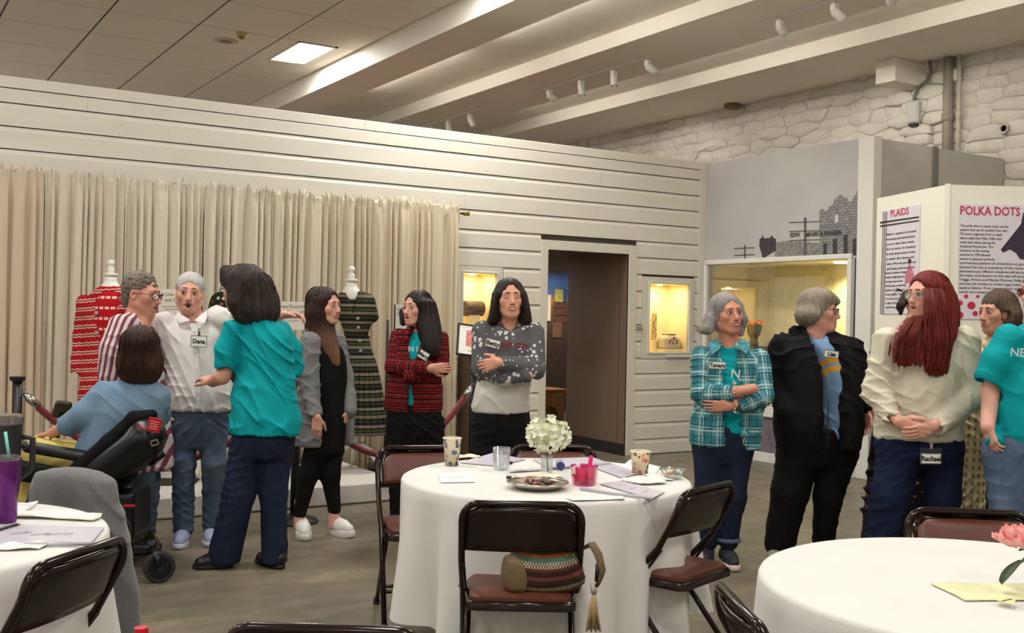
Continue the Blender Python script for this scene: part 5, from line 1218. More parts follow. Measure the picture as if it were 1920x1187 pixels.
v = DV(.006); v.loft(eb(F, [(497, 816, 0, .202, .165), (497, 770, 0, .2, .158), (496, 735, 0, .185, .142), (497, 695, 0, .168, .128), (494, 655, 0, .172, .125), (486, 625, 0, .185, .105), (480, 606, 0, .15, .075), (476, 595, 0, .085, .06)], -20), .02)
v.chain([L(437, 618, -.06), L(424, 655, -.06), L(422, 682, -.06)], [.062, .06, .06], .03); v.chain([L(526, 620, .06), L(545, 655, .1), L(553, 690, .12)], [.062, .06, .056], .03)
hem(v, L(422, 683, -.06), (-.1, 0, -1), .06)
v.warp(folds(8, .009, 17, ((.7, .2, 1), (-.5, .2, .9), (.3, .2, 1.2), (1, .1, .5)))); v.build('tee_shirt', m_teal, F.e)
legs(F, [[(L(464, 836, .0), .102), (L(448, 925, -.03), .088), (L(420, 1045, -.02), .092)], [(L(518, 836, .02), .1), (L(513, 925, .02), .075), (L(515, 1047, .0), .074)]], m_jean_dark, 'jeans', seed=9, hips=eb(F, [(494, 860, 0, .13, .11), (495, 830, 0, .165, .135), (496, 795, 0, .158, .12)], -20), cut=.028)
mbl = M('black_leather', (14, 13, 13), .35)
shoe(F, L(438, 1060, .0), L(360, 1060, -.08), .045, .07, mbl, mbl, .016); shoe(F, L(531, 1060, -.05), L(482, 1050, .14), .043, .07, mbl, mbl, .016, heel_h=.01)
# ---- young woman, grey hooded cardigan
F = Frame(607, 6.87, 'person', 'young woman in a grey hooded cardigan over black, long ombre brown hair', 'person'); L = F.L
c = L(611, 574, 0); R = hvec(62, 0, 3); s = .98
v = DV(.0048); head_sdf(v, c, R, s)
nk = L(607, 618, .03); v.cap(c+R@np.array([0, -.015, -.06]), nk, .046, .05, .03); v.cap(nk, L(605, 660, .03), .05, .09, .03)
wl = L(594, 782, -.2); v.chain([L(600, 660, .0), L(582, 656, -.06), L(576, 715, -.1), wl], [.04, .034, .034, .026], .02); hand_sdf(v, wl, (.02, 0, -1), (-.3, .9, 0), -1, .88, .3)
wr = L(654, 770, .02); v.chain([L(610, 635, .02), L(635, 645, .08), L(647, 710, .08), wr], [.05, .04, .034, .026], .02); hand_sdf(v, wr, (-.3, -.05, -1), (-.9, .3, 0), 1, .88, .3)
for a, b_ in ((561, 0), (626, .05)): v.cap(L(a, 940, b_), L(a, 985, b_), .032, .036, .02)
v.build('body', m_skin, F.e, col=skin_col(c, R, s, (216, 160, 138))); face(F.e, c, R, s, (60, 42, 32), smile=.9, teeth=False)
v = DV(.006); v.ell(c+R@(np.array([0, -.02, .040])*s), np.array([.086, .106, .09])*s, R, .01)
v.loft([tuple(L(630, 688, -.05))+(.028, .02, 0), tuple(L(622, 670, -.05))+(.055, .035, 0), tuple(L(612, 645, -.03))+(.075, .06, 0), tuple(L(602, 615, 0))+(.085, .08, 0), tuple(L(598, 585, 0))+(.088, .09, 0), tuple(L(602, 556, 0))+(.07, .08, 0)], .03, e=2)
v.ell(c+R@np.array([0, .124, -.006]), (.07, .082, .112), R, .012, '-'); v.warp(strands(L(603, 590, .02), .005, 20, 8, 2.0))
z0, z1 = L(600, 680)[2], L(600, 600)[2]; hm = hair_mat('hair_ombre', (34, 22, 18), (58, 38, 30), .35, (z0, z1), (112, 78, 54)); v.build('hair', hm, F.e)
wisps(F.e, hm, shell_wisps(c+np.array([-.03, 0, 0]), R, 1.0, 60, 5, (.088, .096, .112), .36, 60, 300, .5, .004, -.1), .0015)
mgc = cloth_mat('grey_marl', (128, 127, 126), .95, .14, 120, .2, 400); z_hem = L(600, 833)[2]
v = DV(.006); v.loft(eb(F, [(580, 836, .03, .13, .165), (584, 790, .03, .13, .15), (596, 730, .03, .135, .125), (602, 680, .03, .14, .115), (603, 640, .03, .15, .1), (605, 622, .03, .11, .075)], 50), .02)
v.chain([L(580, 640, -.07), L(572, 705, -.11), L(592, 776, -.18)], [.06, .056, .046], .03); hem(v, L(592, 778, -.185), L(594, 782, -.2)-L(572, 705, -.11), .046); v.chain([L(632, 640, .07), L(648, 705, .09), L(655, 768, .02)], [.058, .05, .044], .03)
v.loft(eb(F, [(648, 835, .08, .03, .07), (649, 790, .08, .035, .07), (646, 730, .08, .04, .08)], 50), .03)
v.chain([L(580, 622, .0), L(600, 632, .09), L(625, 624, .07)], [.028, .03, .026], .02)
v.loft(eb(F, [(630, 850, -.13, .055, .11), (628, 780, -.13, .06, .11), (625, 720, -.12, .06, .1), (622, 665, -.10, .05, .09), (618, 628, -.08, .035, .06)], 50), .008, '-')
v.warp(folds(12, .005, 20)); v.build('cardigan', mgc, F.e)
v = DV(.006); v.loft(eb(F, [(612, 850, .02, .11, .11), (614, 800, .02, .115, .115), (618, 740, .02, .112, .1), (618, 690, .02, .115, .1), (612, 650, .02, .11, .085), (609, 630, .03, .07, .06)], 50), .02)
v.chain([L(592, 850, .0), L(578, 890, -.01), L(562, 962, 0)], [.082, .062, .042], .03); v.chain([L(620, 850, .05), L(619, 890, .03), L(627, 955, .05)], [.082, .062, .042], .03)
v.build('dress', m_blackcloth, F.e)
mws = M('white_leather', (222, 216, 212), .45)
shoe(F, L(563, 1000, .08), L(574, 1000, -.18), .047, .075, mws, mws, .034, mws); shoe(F, L(620, 1000, .1), L(662, 1000, -.05), .047, .075, mws, mws, .034, mws)
# ---- woman in the red and black cardigan, arms folded
F = Frame(782, 7.1, 'person', 'woman with folded arms in a red and black banded cardigan over teal', 'person'); L = F.L
c = L(781, 579, 0); R = hvec(-38, 2); s = .98
v = DV(.0048); head_sdf(v, c, R, s, mouth=.25)
nk = L(786, 622, .02); v.cap(c+R@np.array([0, -.015, -.06]), nk, .048, .052, .03); v.cap(nk, L(784, 665, .02), .052, .1, .03)
a1 = [L(748, 630, 0), L(738, 690, -.05), L(804, 690, -.2)]; w1 = L(808, 690, -.21); v.chain([L(780, 650, .02)]+a1+[w1], [.04, .036, .037, .03, .027], .02); hand_sdf(v, w1, L(834, 690, -.2)-w1, (0, 1, .1), 1, .92, .38, .05)
v.build('body', m_skin, F.e, col=skin_col(c, R, s, (212, 156, 132))); face(F.e, c, R, s, (54, 38, 30), mouth=.25, raised=.5, look=(-.8, 0))
v = DV(.006); v.ell(c+R@(np.array([0, -.02, .040])*s), np.array([.086, .104, .09])*s, R, .01)
v.loft([tuple(L(812, 672, -.12))+(.04, .025, 0), tuple(L(809, 650, -.10))+(.065, .045, 0), tuple(L(805, 620, -.05))+(.08, .07, 0), tuple(L(799, 590, 0))+(.085, .09, 0), tuple(L(793, 562, 0))+(.08, .085, 0)], .03, e=2); v.cap(L(757, 585, .02), L(756, 605, .0), .03, .024, .03)
v.ell(c+R@np.array([0.010, .124, -.006]), (.060, .082, .112), R, .012, '-'); v.warp(strands(L(795, 590, .02), .004, 22, 8, .5)); hm = hair_mat('hair_nearblack', (18, 13, 12), (42, 30, 26), .32); v.build('hair', hm, F.e)
wisps(F.e, hm, shell_wisps(c+np.array([.008, 0, 0]), R, 1.0, 50, 6, (.09, .097, .112), .33, 60, 300, .5, .004, -.1), .0015)
v = DV(.007); v.loft(eb(F, [(775, 770, .02, .17, .12), (780, 700, .02, .16, .12), (783, 640, .02, .15, .1), (786, 620, .02, .07, .055)], -12), .02); cl_ = v.build('tee_shirt', m_teal, F.e)
conform(text_obj('lettering', 'N I', .05, m_white, F.e, L(765, 659, -.155), (PI/2, 0, 0)), cl_)
P = PT('fairisle_red'); f = P.fr(P.w, .105)
base = P.ramp(f, [(0, lin((120, 18, 26))), (.12, lin((30, 10, 12))), (.2, lin((150, 26, 32))), (.28, lin((72, 10, 16))), (.46, lin((24, 10, 12))), (.52, lin((140, 22, 30))), (.6, lin((96, 14, 20))), (.78, lin((26, 10, 12))), (.85, lin((160, 40, 40))), (.9, lin((64, 10, 16)))], 'CONSTANT')
dots = P.math('MULTIPLY', P.line(P.u, .022, .5, .22), P.math('ADD', P.line(P.w, .105, .36, .03), P.line(P.w, .105, .69, .03)))
P.done(P.mix(dots, base, lin((176, 96, 84))), .25)
v = DV(.006); v.loft(eb(F, [(774, 772, .02, .195, .14), (776, 745, .02, .198, .145), (779, 700, .02, .178, .138), (782, 660, .02, .172, .13), (784, 635, .02, .168, .105), (786, 618, .02, .10, .075), (787, 611, .02, .07, .06)], -12), .02)
v.loft(eb(F, [(768, 790, -.17, .022, .12), (768, 735, -.17, .014, .12), (767, 715, -.17, .006, .12)], 0), .006, '-'); v.loft(eb(F, [(772, 676, -.16, .02, .11), (776, 645, -.14, .042, .1), (780, 615, -.1, .05, .08)], 0), .006, '-')
sg = [L(748, 632, 0), L(738, 688, -.06), L(803, 690, -.2)]; sg2 = [L(825, 636, .0), L(828, 690, -.06), L(770, 706, -.15)]
v.chain(sg, [.06, .056, .046], .02); v.chain(sg2, [.06, .056, .05], .02); hem(v, sg[2], sg[2]-sg[1], .046); v.chain([L(760, 640, -.1), L(764, 622, -.08), L(775, 612, .04), L(800, 614, .02)], [.014, .02, .02, .016], .015)
v.warp(folds(21, .0035, 22)); v.build('cardigan', P.m, F.e, attrs={'puv': puv([(sg[0], sg[1], .058), (sg[1], sg[2], .05), (sg2[0], sg2[1], .058), (sg2[1], sg2[2], .05)], L(782, 690, .02), .16)})
card(F.e, L(794, 666, -.175), .075, .055, 'Mary', ry=.5, rz=-.2, tsize=.034)
legs(F, [[(L(752, 800, .02), .1), (L(748, 880, -.02), .075), (L(746, 975, .0), .052)], [(L(806, 800, .02), .1), (L(806, 880, 0), .075), (L(806, 975, .02), .052)]], m_blackcloth, seed=23, hips=eb(F, [(778, 840, .02, .13, .1), (777, 800, .02, .185, .13), (776, 755, .02, .18, .13)], -12))
ms = M('sneaker_check', (60, 62, 58), .7, var=.9, scale=50)
shoe(F, L(747, 990, .08), L(736, 990, -.18), .043, .07, ms, m_white, .024, m_white); shoe(F, L(806, 990, .1), L(806, 990, -.16), .043, .07, ms, m_white, .024, m_white)
# ---- woman in the splashed grey sweatshirt, arms folded
F = Frame(944, 6.2, 'person', 'woman with folded arms in a bleach splashed grey and white sweatshirt', 'person'); L = F.L
c = L(956, 561, 0); R = hvec(8, 6, 2); s = 1.0
v = DV(.0048); head_sdf(v, c, R, s, .95, closed=True)
nk = L(955, 613, .04); v.cap(c+R@np.array([0, -.015, -.06]), nk, .05, .055, .03); v.cap(nk, L(952, 650, .03), .055, .1, .03)
w1 = L(937, 680, -.24); v.chain([L(975, 645, 0), L(993, 648, 0), L(998, 695, -.07), w1], [.04, .036, .036, .027], .02); hand_sdf(v, w1, L(905, 686, -.2)-w1, (0, 1, -.1), 1, .95, .3, .08)
w2 = L(990, 703, -.16); v.chain([L(930, 645, 0), L(912, 650, 0), L(912, 695, -.08), w2], [.04, .036, .036, .027], .02); hand_sdf(v, w2, L(1003, 702, -.1)-w2, (0, 1, 0), -1, .7, .5, .2)
v.build('body', m_skin, F.e, col=skin_col(c, R, s, (212, 154, 126), lip=(186, 100, 94), sock=.05)); face(F.e, c, R, s, (36, 24, 20), smile=1.0, closed=True)
v = DV(.006); v.ell(c+R@(np.array([0, -.02, .040])*s), np.array([.086, .104, .09])*s, R, .01)
for sx, xo in ((-1, 0), (1, 0)):
    v.loft([tuple(L(956+sx*(34 if sx < 0 else 30), 609, -.01))+(.035, .04, 0), tuple(L(956+sx*28, 590, .0))+(.036, .06, 0), tuple(L(956+sx*25, 565, .01))+(.03, .075, 0), tuple(L(956+sx*20, 545, .01))+(.03, .07, 0)], .03, e=2)
v.loft([tuple(L(955, 605, .08))+(.1, .03, 0), tuple(L(956, 570, .08))+(.09, .05, 0), tuple(L(956, 550, .06))+(.08, .05, 0)], .03)
v.ell(c+R@np.array([0.0, .124, -.008]), (.057, .084, .112), R, .012, '-'); v.warp(strands(L(956, 565, .03), .004, 24, 6, 1.5)); v.build('hair', hair_mat('hair_black', (16, 11, 10), (44, 32, 28), .32), F.e)
wisps(F.e, MATS['hair_black'], shell_wisps(c, R, 1.0, 50, 7, (.092, .1, .112), .2, 60, 300, .5, .003, .35), .0015)
P = PT('bleach_splash', True); t = P; v3 = t.coord('Object'); vo = t.n('ShaderNodeTexVoronoi'); t.l(v3, vo.inputs['Vector']); vo.inputs['Scale'].default_value = 34; vo.inputs['Randomness'].default_value = 1
n1 = t.noise(v3, 9, 3); spots = t.math('LESS_THAN', vo.outputs['Distance'], t.math('MULTIPLY', t.math('SUBTRACT', n1, .30), 1.15))
zw = L(950, 714)[2]; zn = t.math('ADD', P.w, t.math('MULTIPLY', t.math('SUBTRACT', t.noise(v3, 14, 4), .5), .05))
g = t.mix(spots, lin((92, 92, 92)), lin((214, 212, 206))); P.done(t.mix(t.math('LESS_THAN', zn, zw), g, lin((206, 202, 192))), .12)
v = DV(.006); v.loft(eb(F, [(938, 775, .02, .172, .13), (940, 745, .02, .168, .135), (947, 705, .02, .158, .135), (950, 665, .02, .16, .13), (953, 635, .02, .165, .105), (955, 615, .02, .12, .08), (955, 606, .03, .07, .06)], 4), .02)
v.chain([L(905, 622, .0), L(903, 690, -.06), L(945, 707, -.15), L(982, 704, -.16)], [.066, .06, .052, .045], .02); v.chain([L(1000, 625, .0), L(1003, 690, -.08), L(940, 681, -.22)], [.066, .062, .042], .02); hem(v, L(940, 681, -.22), (-1, -.4, .1), .042)
v.ell(L(956, 606, -.06), (.062, .06, .045), None, .01, '-'); v.warp(folds(31, .005, 18)); cl_ = v.build('sweatshirt', P.m, F.e)
conform(text_obj('lettering', 'SAS', .038, M('print_maroon', (120, 34, 48), .8), F.e, L(939, 650, -.142), (PI/2, 0, 0), bold=.003), cl_); conform(text_obj('lettering', 'CITY', .036, M('print_maroon', (120, 34, 48), .8), F.e, L(965, 651, -.142), (PI/2, .12, 0), bold=.003), cl_)
card(F.e, L(924, 644, -.155), .088, .05, 'Betty', ry=.24, tsize=.036)
legs(F, [[(L(916, 800, .02), .095), (L(916, 890, -.02), .08), (L(914, 1010, .0), .06)], [(L(962, 800, .02), .095), (L(964, 890, 0), .08), (L(966, 1010, .02), .06)]], m_blackcloth, seed=33, hips=eb(F, [(940, 830, .02, .12, .1), (940, 800, .02, .165, .12), (940, 760, .02, .16, .12)], 4))
for px in (914, 966): shoe(F, L(px, 1050, .06), L(px, 1050, -.2), .043, .07, mbl, mbl, .018)
# ---- woman in the plaid shirt, arms folded
F = Frame(1362, 6.28, 'person', 'smiling woman with folded arms in an open teal plaid shirt', 'person'); L = F.L
c = L(1363, 589, 0); R = hvec(20, 4, 4); s = 1.02
v = DV(.0048); head_sdf(v, c, R, s)
nk = L(1367, 640, .03); v.cap(c+R@np.array([0, -.015, -.06]), nk, .05, .055, .03); v.cap(nk, L(1366, 690, .02), .055, .1, .03)
wA = L(1412, 729, -.17); v.chain([L(1340, 680, 0), L(1318, 680, 0), L(1317, 732, -.05), L(1376, 735, -.19), wA], [.04, .036, .036, .032, .03], .02)
wB = L(1368, 762, -.19); v.chain([L(1395, 680, 0), L(1418, 682, 0), L(1428, 738, -.05), wB], [.04, .036, .036, .027], .02); hand_sdf(v, wB, L(1330, 762, -.16)-wB, (0, 1, .1), 1, .9, .12, .1)
v.build('body', m_skin, F.e, col=skin_col(c, R, s, (200, 138, 112))); face(F.e, c, R, s, (92, 78, 70), smile=1.0)
v = DV(.006); v.ell(c+R@(np.array([0, -.02, .040])*s), np.array([.086, .104, .09])*s, R, .01)
v.chain([L(1345, 575, .02), L(1334, 600, .0), L(1326, 616, -.02), L(1314, 620, -.03)], [.045, .04, .03, .014], .03); v.chain([L(1384, 575, .03), L(1390, 600, .04), L(1388, 625, .03)], [.03, .03, .02], .03); v.ell(L(1358, 605, .09), (.075, .05, .07), None, .03)
v.ell(c+R@np.array([0.006, .124, -.010]), (.060, .083, .110), R, .012, '-'); v.warp(strands(L(1360, 590, .03), .0045, 20, 9, 2.5)); hm = hair_mat('hair_grey', (92, 88, 86), (168, 162, 158), .45); v.build('hair', hm, F.e)
wisps(F.e, hm, shell_wisps(c, R, 1.0, 60, 9, (.09, .108, .112), .14, 60, 300, .6, .004, .25), .0015)
v = DV(.006); v.loft(eb(F, [(1376, 812, .0, .12, .11), (1376, 760, .0, .12, .112), (1374, 700, .0, .125, .105), (1369, 660, .02, .12, .08), (1367, 643, .03, .07, .06)], 8), .02); v.ell(L(1367, 640, -.05), (.055, .05, .04), None, .01, '-'); v.warp(folds(40, .004, 20)); cl_ = v.build('tee_shirt', m_teal, F.e)
conform(text_obj('lettering', 'N', .075, m_white, F.e, L(1369, 708, -.118), (PI/2, .1, 0)), cl_)
P = PT('plaid_teal'); dk = lin((22, 50, 62)); wt = lin((196, 208, 206)); cc = lin((84, 150, 156))
cc = P.mix(P.math('MULTIPLY', P.line(P.w, .1, .5, .2), .6), cc, lin((40, 112, 122))); cc = P.mix(P.math('MULTIPLY', P.line(P.u, .1, .5, .2), .6), cc, lin((40, 112, 122)))
for q in (P.u, P.w):
    cc = P.mix(P.math('MULTIPLY', P.line(q, .1, .04, .05), .75), cc, wt); cc = P.mix(P.math('MULTIPLY', P.line(q, .1, .25, .022), .6), cc, wt); cc = P.mix(P.math('MULTIPLY', P.line(q, .1, .33, .02), .8), cc, dk); cc = P.mix(P.math('MULTIPLY', P.line(q, .1, .72, .02), .8), cc, dk)
P.done(cc, .15)
v = DV(.006); v.loft(eb(F, [(1352, 835, .02, .19, .15), (1356, 800, .02, .2, .155), (1362, 750, .02, .188, .15), (1365, 700, .02, .175, .14), (1367, 665, .02, .178, .11), (1367, 648, .02, .11, .08), (1367, 639, .03, .075, .065)], 8), .02)
v.loft(eb(F, [(1384, 850, -.2, .055, .16), (1380, 800, -.2, .052, .16), (1377, 750, -.19, .05, .15), (1374, 700, -.18, .05, .14), (1369, 660, -.12, .052, .1), (1367, 636, -.06, .055, .07)], 0), .006, '-')
v.loft(eb(F, [(1408, 845, -.05, .05, .05), (1412, 800, -.04, .055, .06), (1416, 750, -.03, .05, .06)], 8), .02)
sA = [L(1314, 668, .0), L(1313, 738, -.06), L(1374, 737, -.19)]; sB = [L(1424, 672, 0), L(1433, 742, -.06), L(1385, 764, -.17)]
v.chain(sA, [.062, .056, .046], .02); v.chain(sB, [.062, .058, .046], .02); hem(v, sA[2], sA[2]-sA[1], .046); hem(v, sB[2], sB[2]-sB[1], .046)
v.warp(folds(41, .004, 20)); v.build('plaid_shirt', P.m, F.e, attrs={'puv': puv([(sA[0], sA[1], .06), (sA[1], sA[2], .05), (sB[0], sB[1], .06), (sB[1], sB[2], .05)], L(1365, 700, .02), .17)})
for q in (-1, 1):
    b = MB(); A = [L(1367+q*16, 652, -.1), L(1367+q*22, 634, 0), L(1367+q*40, 644, -.03), L(1367+q*32, 664, -.12)]
    b.add([p+np.array([0, -.014, 0]) for p in A]+A, [(0, 1, 2, 3), (7, 6, 5, 4), (0, 4, 5, 1), (1, 5, 6, 2), (2, 6, 7, 3), (3, 7, 4, 0)]); o = b.build('collar', M('collar_teal', (66, 132, 140), .85, var=.5, scale=40), F.e)
card(F.e, L(1345, 685, -.17), .1, .045, 'Tamara', ry=.02, tsize=.034, tx=.85)
for cx, cy, dd in ((1376, 727, -.215), (1377, 762, -.2)):
    e = tag(bpy.data.objects.new('bracelet', None)); COL.objects.link(e); e.parent = F.e
    for k in range(11):
        th = 2*PI*k/11; b = MB(); p = L(cx, cy, dd); b.sphere(p+np.array([.004*math.sin(3*th), .036*math.cos(th), .036*math.sin(th)]), .006, 8, 6); b.build('bead', M('pearl', (206, 196, 184), .3), e, smooth=True)
legs(F, [[(L(1330, 830, .02), .1), (L(1328, 920, -.02), .076), (L(1326, 1015, .02), .06)], [(L(1382, 830, .02), .1), (L(1374, 930, -.02), .075), (L(1366, 1015, .0), .058)]], m_jean_dark, 'jeans', seed=43, hips=eb(F, [(1357, 870, .02, .13, .1), (1356, 840, .02, .172, .13), (1357, 795, .02, .165, .125)], 8), cut=.07)
b = MB(); b.tube([L(1366, 1012, 0)+np.array([.061*math.cos(2*PI*i/16), .061*math.sin(2*PI*i/16), 0]) for i in range(16)], .014, 8, closed=True, sq=(1, 1)); b.build('trouser_cuff', m_jean_mid, F.e, smooth=True)
mrun = M('running_navy', (30, 30, 44), .7, var=.3, scale=30); shoe(F, L(1358, 1030, .08), L(1380, 1030, -.18), .046, .075, mrun, M('sole_pink', (214, 190, 180), .6), .026, M('lace_navy', (24, 24, 34), .8)); shoe(F, L(1326, 1030, .12), L(1322, 1030, -.14), .046, .075, mrun, MATS['sole_pink'], .026)
# ---- woman in the black zip jacket
F = Frame(1530, 6.35, 'person', 'woman in glasses and a black zip jacket over a pale blue tee', 'person'); L = F.L
c = L(1537, 583, 0); R = hvec(66, 0, 0); s = 1.04
v = DV(.0048); head_sdf(v, c, R, s, 1.08, mouth=.35, fat=.8)
nk = L(1531, 628, .02); v.cap(c+R@np.array([0, -.01, -.055]), nk, .062, .066, .03); v.cap(nk, L(1532, 670, .03), .066, .085, .03); v.ell(c+R@np.array([0, .03, -.1]), (.045, .05, .03), R, .03)
wl = L(1622, 768, -.08); v.chain([L(1550, 700, .04), L(1594, 690, .05), L(1612, 720, .02), wl], [.03, .036, .04, .03], .02); hand_sdf(v, wl, (.05, -.05, -1), (-.8, -.5, 0), 1, .98, .4)
v.build('body', m_skin, F.e, col=skin_col(c, R, s, (204, 148, 128))); face(F.e, c, R, s, (120, 100, 88), mouth=.35); glasses(F.e, c, R, s, M('frame_tortoise', (52, 26, 24), .3), r=.002)
v = DV(.006); v.ell(c+R@(np.array([0, -.02, .042])*s), np.array([.092, .108, .095])*s, R, .01); v.ell(L(1516, 590, -.02), (.08, .09, .06), None, .03); v.ell(L(1512, 600, .03), (.06, .07, .04), None, .03); v.cap(L(1550, 556, -.06), L(1568, 566, -.03), .04, .025, .03)
v.ell(c+R@np.array([0.0, .125, -.052]), (.085, .072, .094), R, .012, '-'); v.warp(strands(L(1525, 575, .0), .005, 22, 12, 3.0)); hm = hair_mat('hair_ash', (104, 94, 80), (166, 154, 136), .48); v.build('hair', hm, F.e)
wisps(F.e, hm, shell_wisps(c, R, 1.0, 70, 10, (.096, .112, .116), .1, 50, 310, .6, .003, .1), .0016)
P = PT('blue_tee', True); r2 = P.math('SQRT', P.math('ADD', P.math('POWER', P.math('SUBTRACT', P.u, float(L(1556, 720)[0])), 2), P.math('POWER', P.math('SUBTRACT', P.w, float(L(1556, 720)[2])), 2)))
up = P.math('GREATER_THAN', P.w, float(L(1556, 712)[2])); arc = P.math('MULTIPLY', up, P.math('ADD', P.math('LESS_THAN', P.math('ABSOLUTE', P.math('SUBTRACT', r2, .10)), .016), P.math('LESS_THAN', P.math('ABSOLUTE', P.math('SUBTRACT', r2, .15)), .016)))
P.done(P.mix(arc, lin((120, 152, 186)), lin((206, 152, 54))), .1)
v = DV(.006); v.loft(eb(F, [(1553, 822, .0, .085, .165), (1554, 770, .0, .09, .175), (1554, 720, .0, .10, .17), (1548, 670, .0, .11, .135), (1538, 640, .01, .11, .1), (1532, 624, .02, .08, .075)], 30), .02); v.ell(L(1534, 622, -.06), (.06, .06, .045), None, .01, '-'); v.warp(folds(50, .003, 18)); v.build('tee_shirt', P.m, F.e)
card(F.e, L(1559, 664, -.185), .095, .045, 'Lisa', ry=.12, rz=.25, tsize=.034)
v = DV(.0065); v.loft(eb(F, [(1532, 845, .03, .245, .19), (1532, 800, .03, .27, .215), (1534, 745, .03, .262, .21), (1534, 690, .03, .262, .19), (1534, 650, .03, .25, .15), (1533, 630, .03, .17, .11), (1530, 616, .04, .1, .085)], 22), .02)
v.loft(eb(F, [(1566, 860, -.25, .056, .24), (1568, 800, -.25, .056, .25), (1569, 745, -.25, .058, .24), (1566, 700, -.22, .062, .22), (1550, 660, -.15, .062, .18), (1535, 630, -.08, .055, .13), (1531, 606, -.04, .06, .09)], 0), .006, '-')
v.chain([L(1468, 650, .02), L(1460, 715, .03), L(1475, 770, -.08)], [.085, .08, .07], .03); v.chain([L(1596, 655, .05), L(1612, 715, .03), L(1620, 760, -.07)], [.08, .072, .056], .03)
v.chain([L(1490, 618, .0), L(1510, 626, .1), L(1545, 622, .1)], [.03, .034, .03], .03)
v.loft(eb(F, [(1593, 846, -.14, .058, .075), (1599, 780, -.15, .056, .07), (1598, 720, -.14, .052, .065), (1588, 670, -.11, .05, .06), (1568, 635, -.05, .05, .06)], 40), .03); v.warp(folds(51, .006, 15)); v.build('jacket', m_blackcloth, F.e)
b = MB(); b.tube([L(1552, 700, -.235), L(1553, 760, -.25), L(1552, 838, -.215)], .0035, 6); b.build('zip', M('zip_metal', (90, 88, 86), .35, .8), F.e, smooth=True)
legs(F, [[(L(1498, 850, .02), .135), (L(1482, 920, -.02), .11), (L(1462, 1018, .0), .092)], [(L(1570, 850, .02), .125), (L(1553, 930, .0), .085), (L(1544, 1010, .05), .068)]], m_blackcloth, seed=53, hips=eb(F, [(1532, 870, .03, .2, .16), (1532, 840, .03, .235, .18), (1532, 800, .03, .23, .18)], 22), cut=.05)
shoe(F, L(1456, 1045, .10), L(1452, 1045, -.19), .05, .075, M('suede_grey', (132, 126, 112), .85, var=.2, scale=30), M('sole_cream', (196, 190, 178), .6), .026, M('lace_cream', (190, 184, 170), .8)); shoe(F, L(1544, 1030, .15), L(1552, 1030, -.1), .05, .075, MATS['suede_grey'], MATS['sole_cream'], .026)
# ---- woman with long red hair
F = Frame(1725, 5.65, 'person', 'woman with long red hair and glasses in a cream sweatshirt, hands clasped', 'person'); L = F.L
c = L(1737, 554, 0); R = hvec(-64, 0, 0); s = 1.03
v = DV(.0048); head_sdf(v, c, R, s, mouth=.22)
nk = L(1740, 604, .03); v.cap(c+R@np.array([0, -.015, -.06]), nk, .05, .055, .03); v.cap(nk, L(1738, 660, .02), .055, .11, .03)
wl = L(1684, 790, -.2); v.chain([L(1690, 655, 0), L(1668, 665, 0), L(1650, 735, -.03), wl], [.045, .044, .04, .029], .02); hand_sdf(v, wl, L(1735, 815, -.24)-wl, (.1, 1, .2), -1, 1.0, .25, .1)
wr = L(1748, 800, -.2); v.chain([L(1780, 655, 0), L(1806, 665, 0), L(1814, 745, -.03), wr], [.045, .044, .04, .029], .02); hand_sdf(v, wr, L(1700, 818, -.26)-wr, (-.1, 1, .3), 1, 1.0, .25, .1)
v.build('body', m_skin, F.e, col=skin_col(c, R, s, (216, 160, 138))); face(F.e, c, R, s, (110, 62, 46), mouth=.22); glasses(F.e, c, R, s, M('frame_clear', (150, 146, 140), .25, .6), r=.0015)
hm = hair_mat('hair_auburn', (70, 16, 12), (124, 38, 26), .38)
v = DV(.006); v.ell(c+R@(np.array([0, -.022, .042])*s), np.array([.088, .106, .09])*s, R, .01)
v.loft([tuple(L(1755, 706, -.13))+(.05, .022, .1), tuple(L(1756, 670, -.13))+(.075, .035, .1), tuple(L(1760, 630, -.09))+(.09, .06, .1), tuple(L(1768, 595, -.02))+(.085, .085, 0), tuple(L(1764, 560, 0))+(.085, .09, 0), tuple(L(1756, 530, 0))+(.07, .08, 0)], .03, e=2)
v.loft([tuple(L(1697, 690, -.165))+(.05, .008, .1), tuple(L(1695, 660, -.16))+(.072, .022, .1), tuple(L(1704, 625, -.13))+(.062, .032, 0), tuple(L(1720, 592, -.07))+(.045, .04, 0)], .03, e=2)
v.ell(c+R@np.array([0.0, .126, -.006]), (.08, .08, .110), R, .012, '-'); v.warp(strands(L(1745, 590, .05), .003, 30, 6, 1.2)); v.warp(lambda x, y, z: np.where(z < L(1700, 600)[2], .003*np.sin(210*x+3*np.sin(12*z)), 0)); v.build('hair', hm, F.e)
wisps(F.e, hm, lock_wisps([L(1722, 592, -.11), L(1706, 622, -.165), L(1696, 655, -.185), L(1696, 692, -.18)], [.03, .05, .065, .06], 46, 1)+lock_wisps([L(1748, 540, -.085), L(1756, 580, -.11), L(1760, 630, -.15), L(1757, 670, -.165), L(1756, 708, -.15)], [.05, .07, .08, .07, .05], 60, 2), .0018)
wisps(F.e, hm, shell_wisps(c+np.array([.02, 0, 0]), R, 1.0, 60, 11, (.098, .1, .112), .42, 60, 280, .5, .004, -.05), .0016)
mcr = cloth_mat('cream_fleece', (206, 198, 176), .95, .04, 10, .2, 300)
v = DV(.006); v.loft(eb(F, [(1722, 826, .02, .235, .155), (1722, 810, .02, .232, .155), (1724, 770, .02, .228, .165), (1728, 710, .02, .212, .15), (1734, 660, .02, .21, .13), (1738, 630, .02, .19, .1), (1740, 610, .03, .115, .08), (1740, 600, .03, .075, .065)], -8), .02)
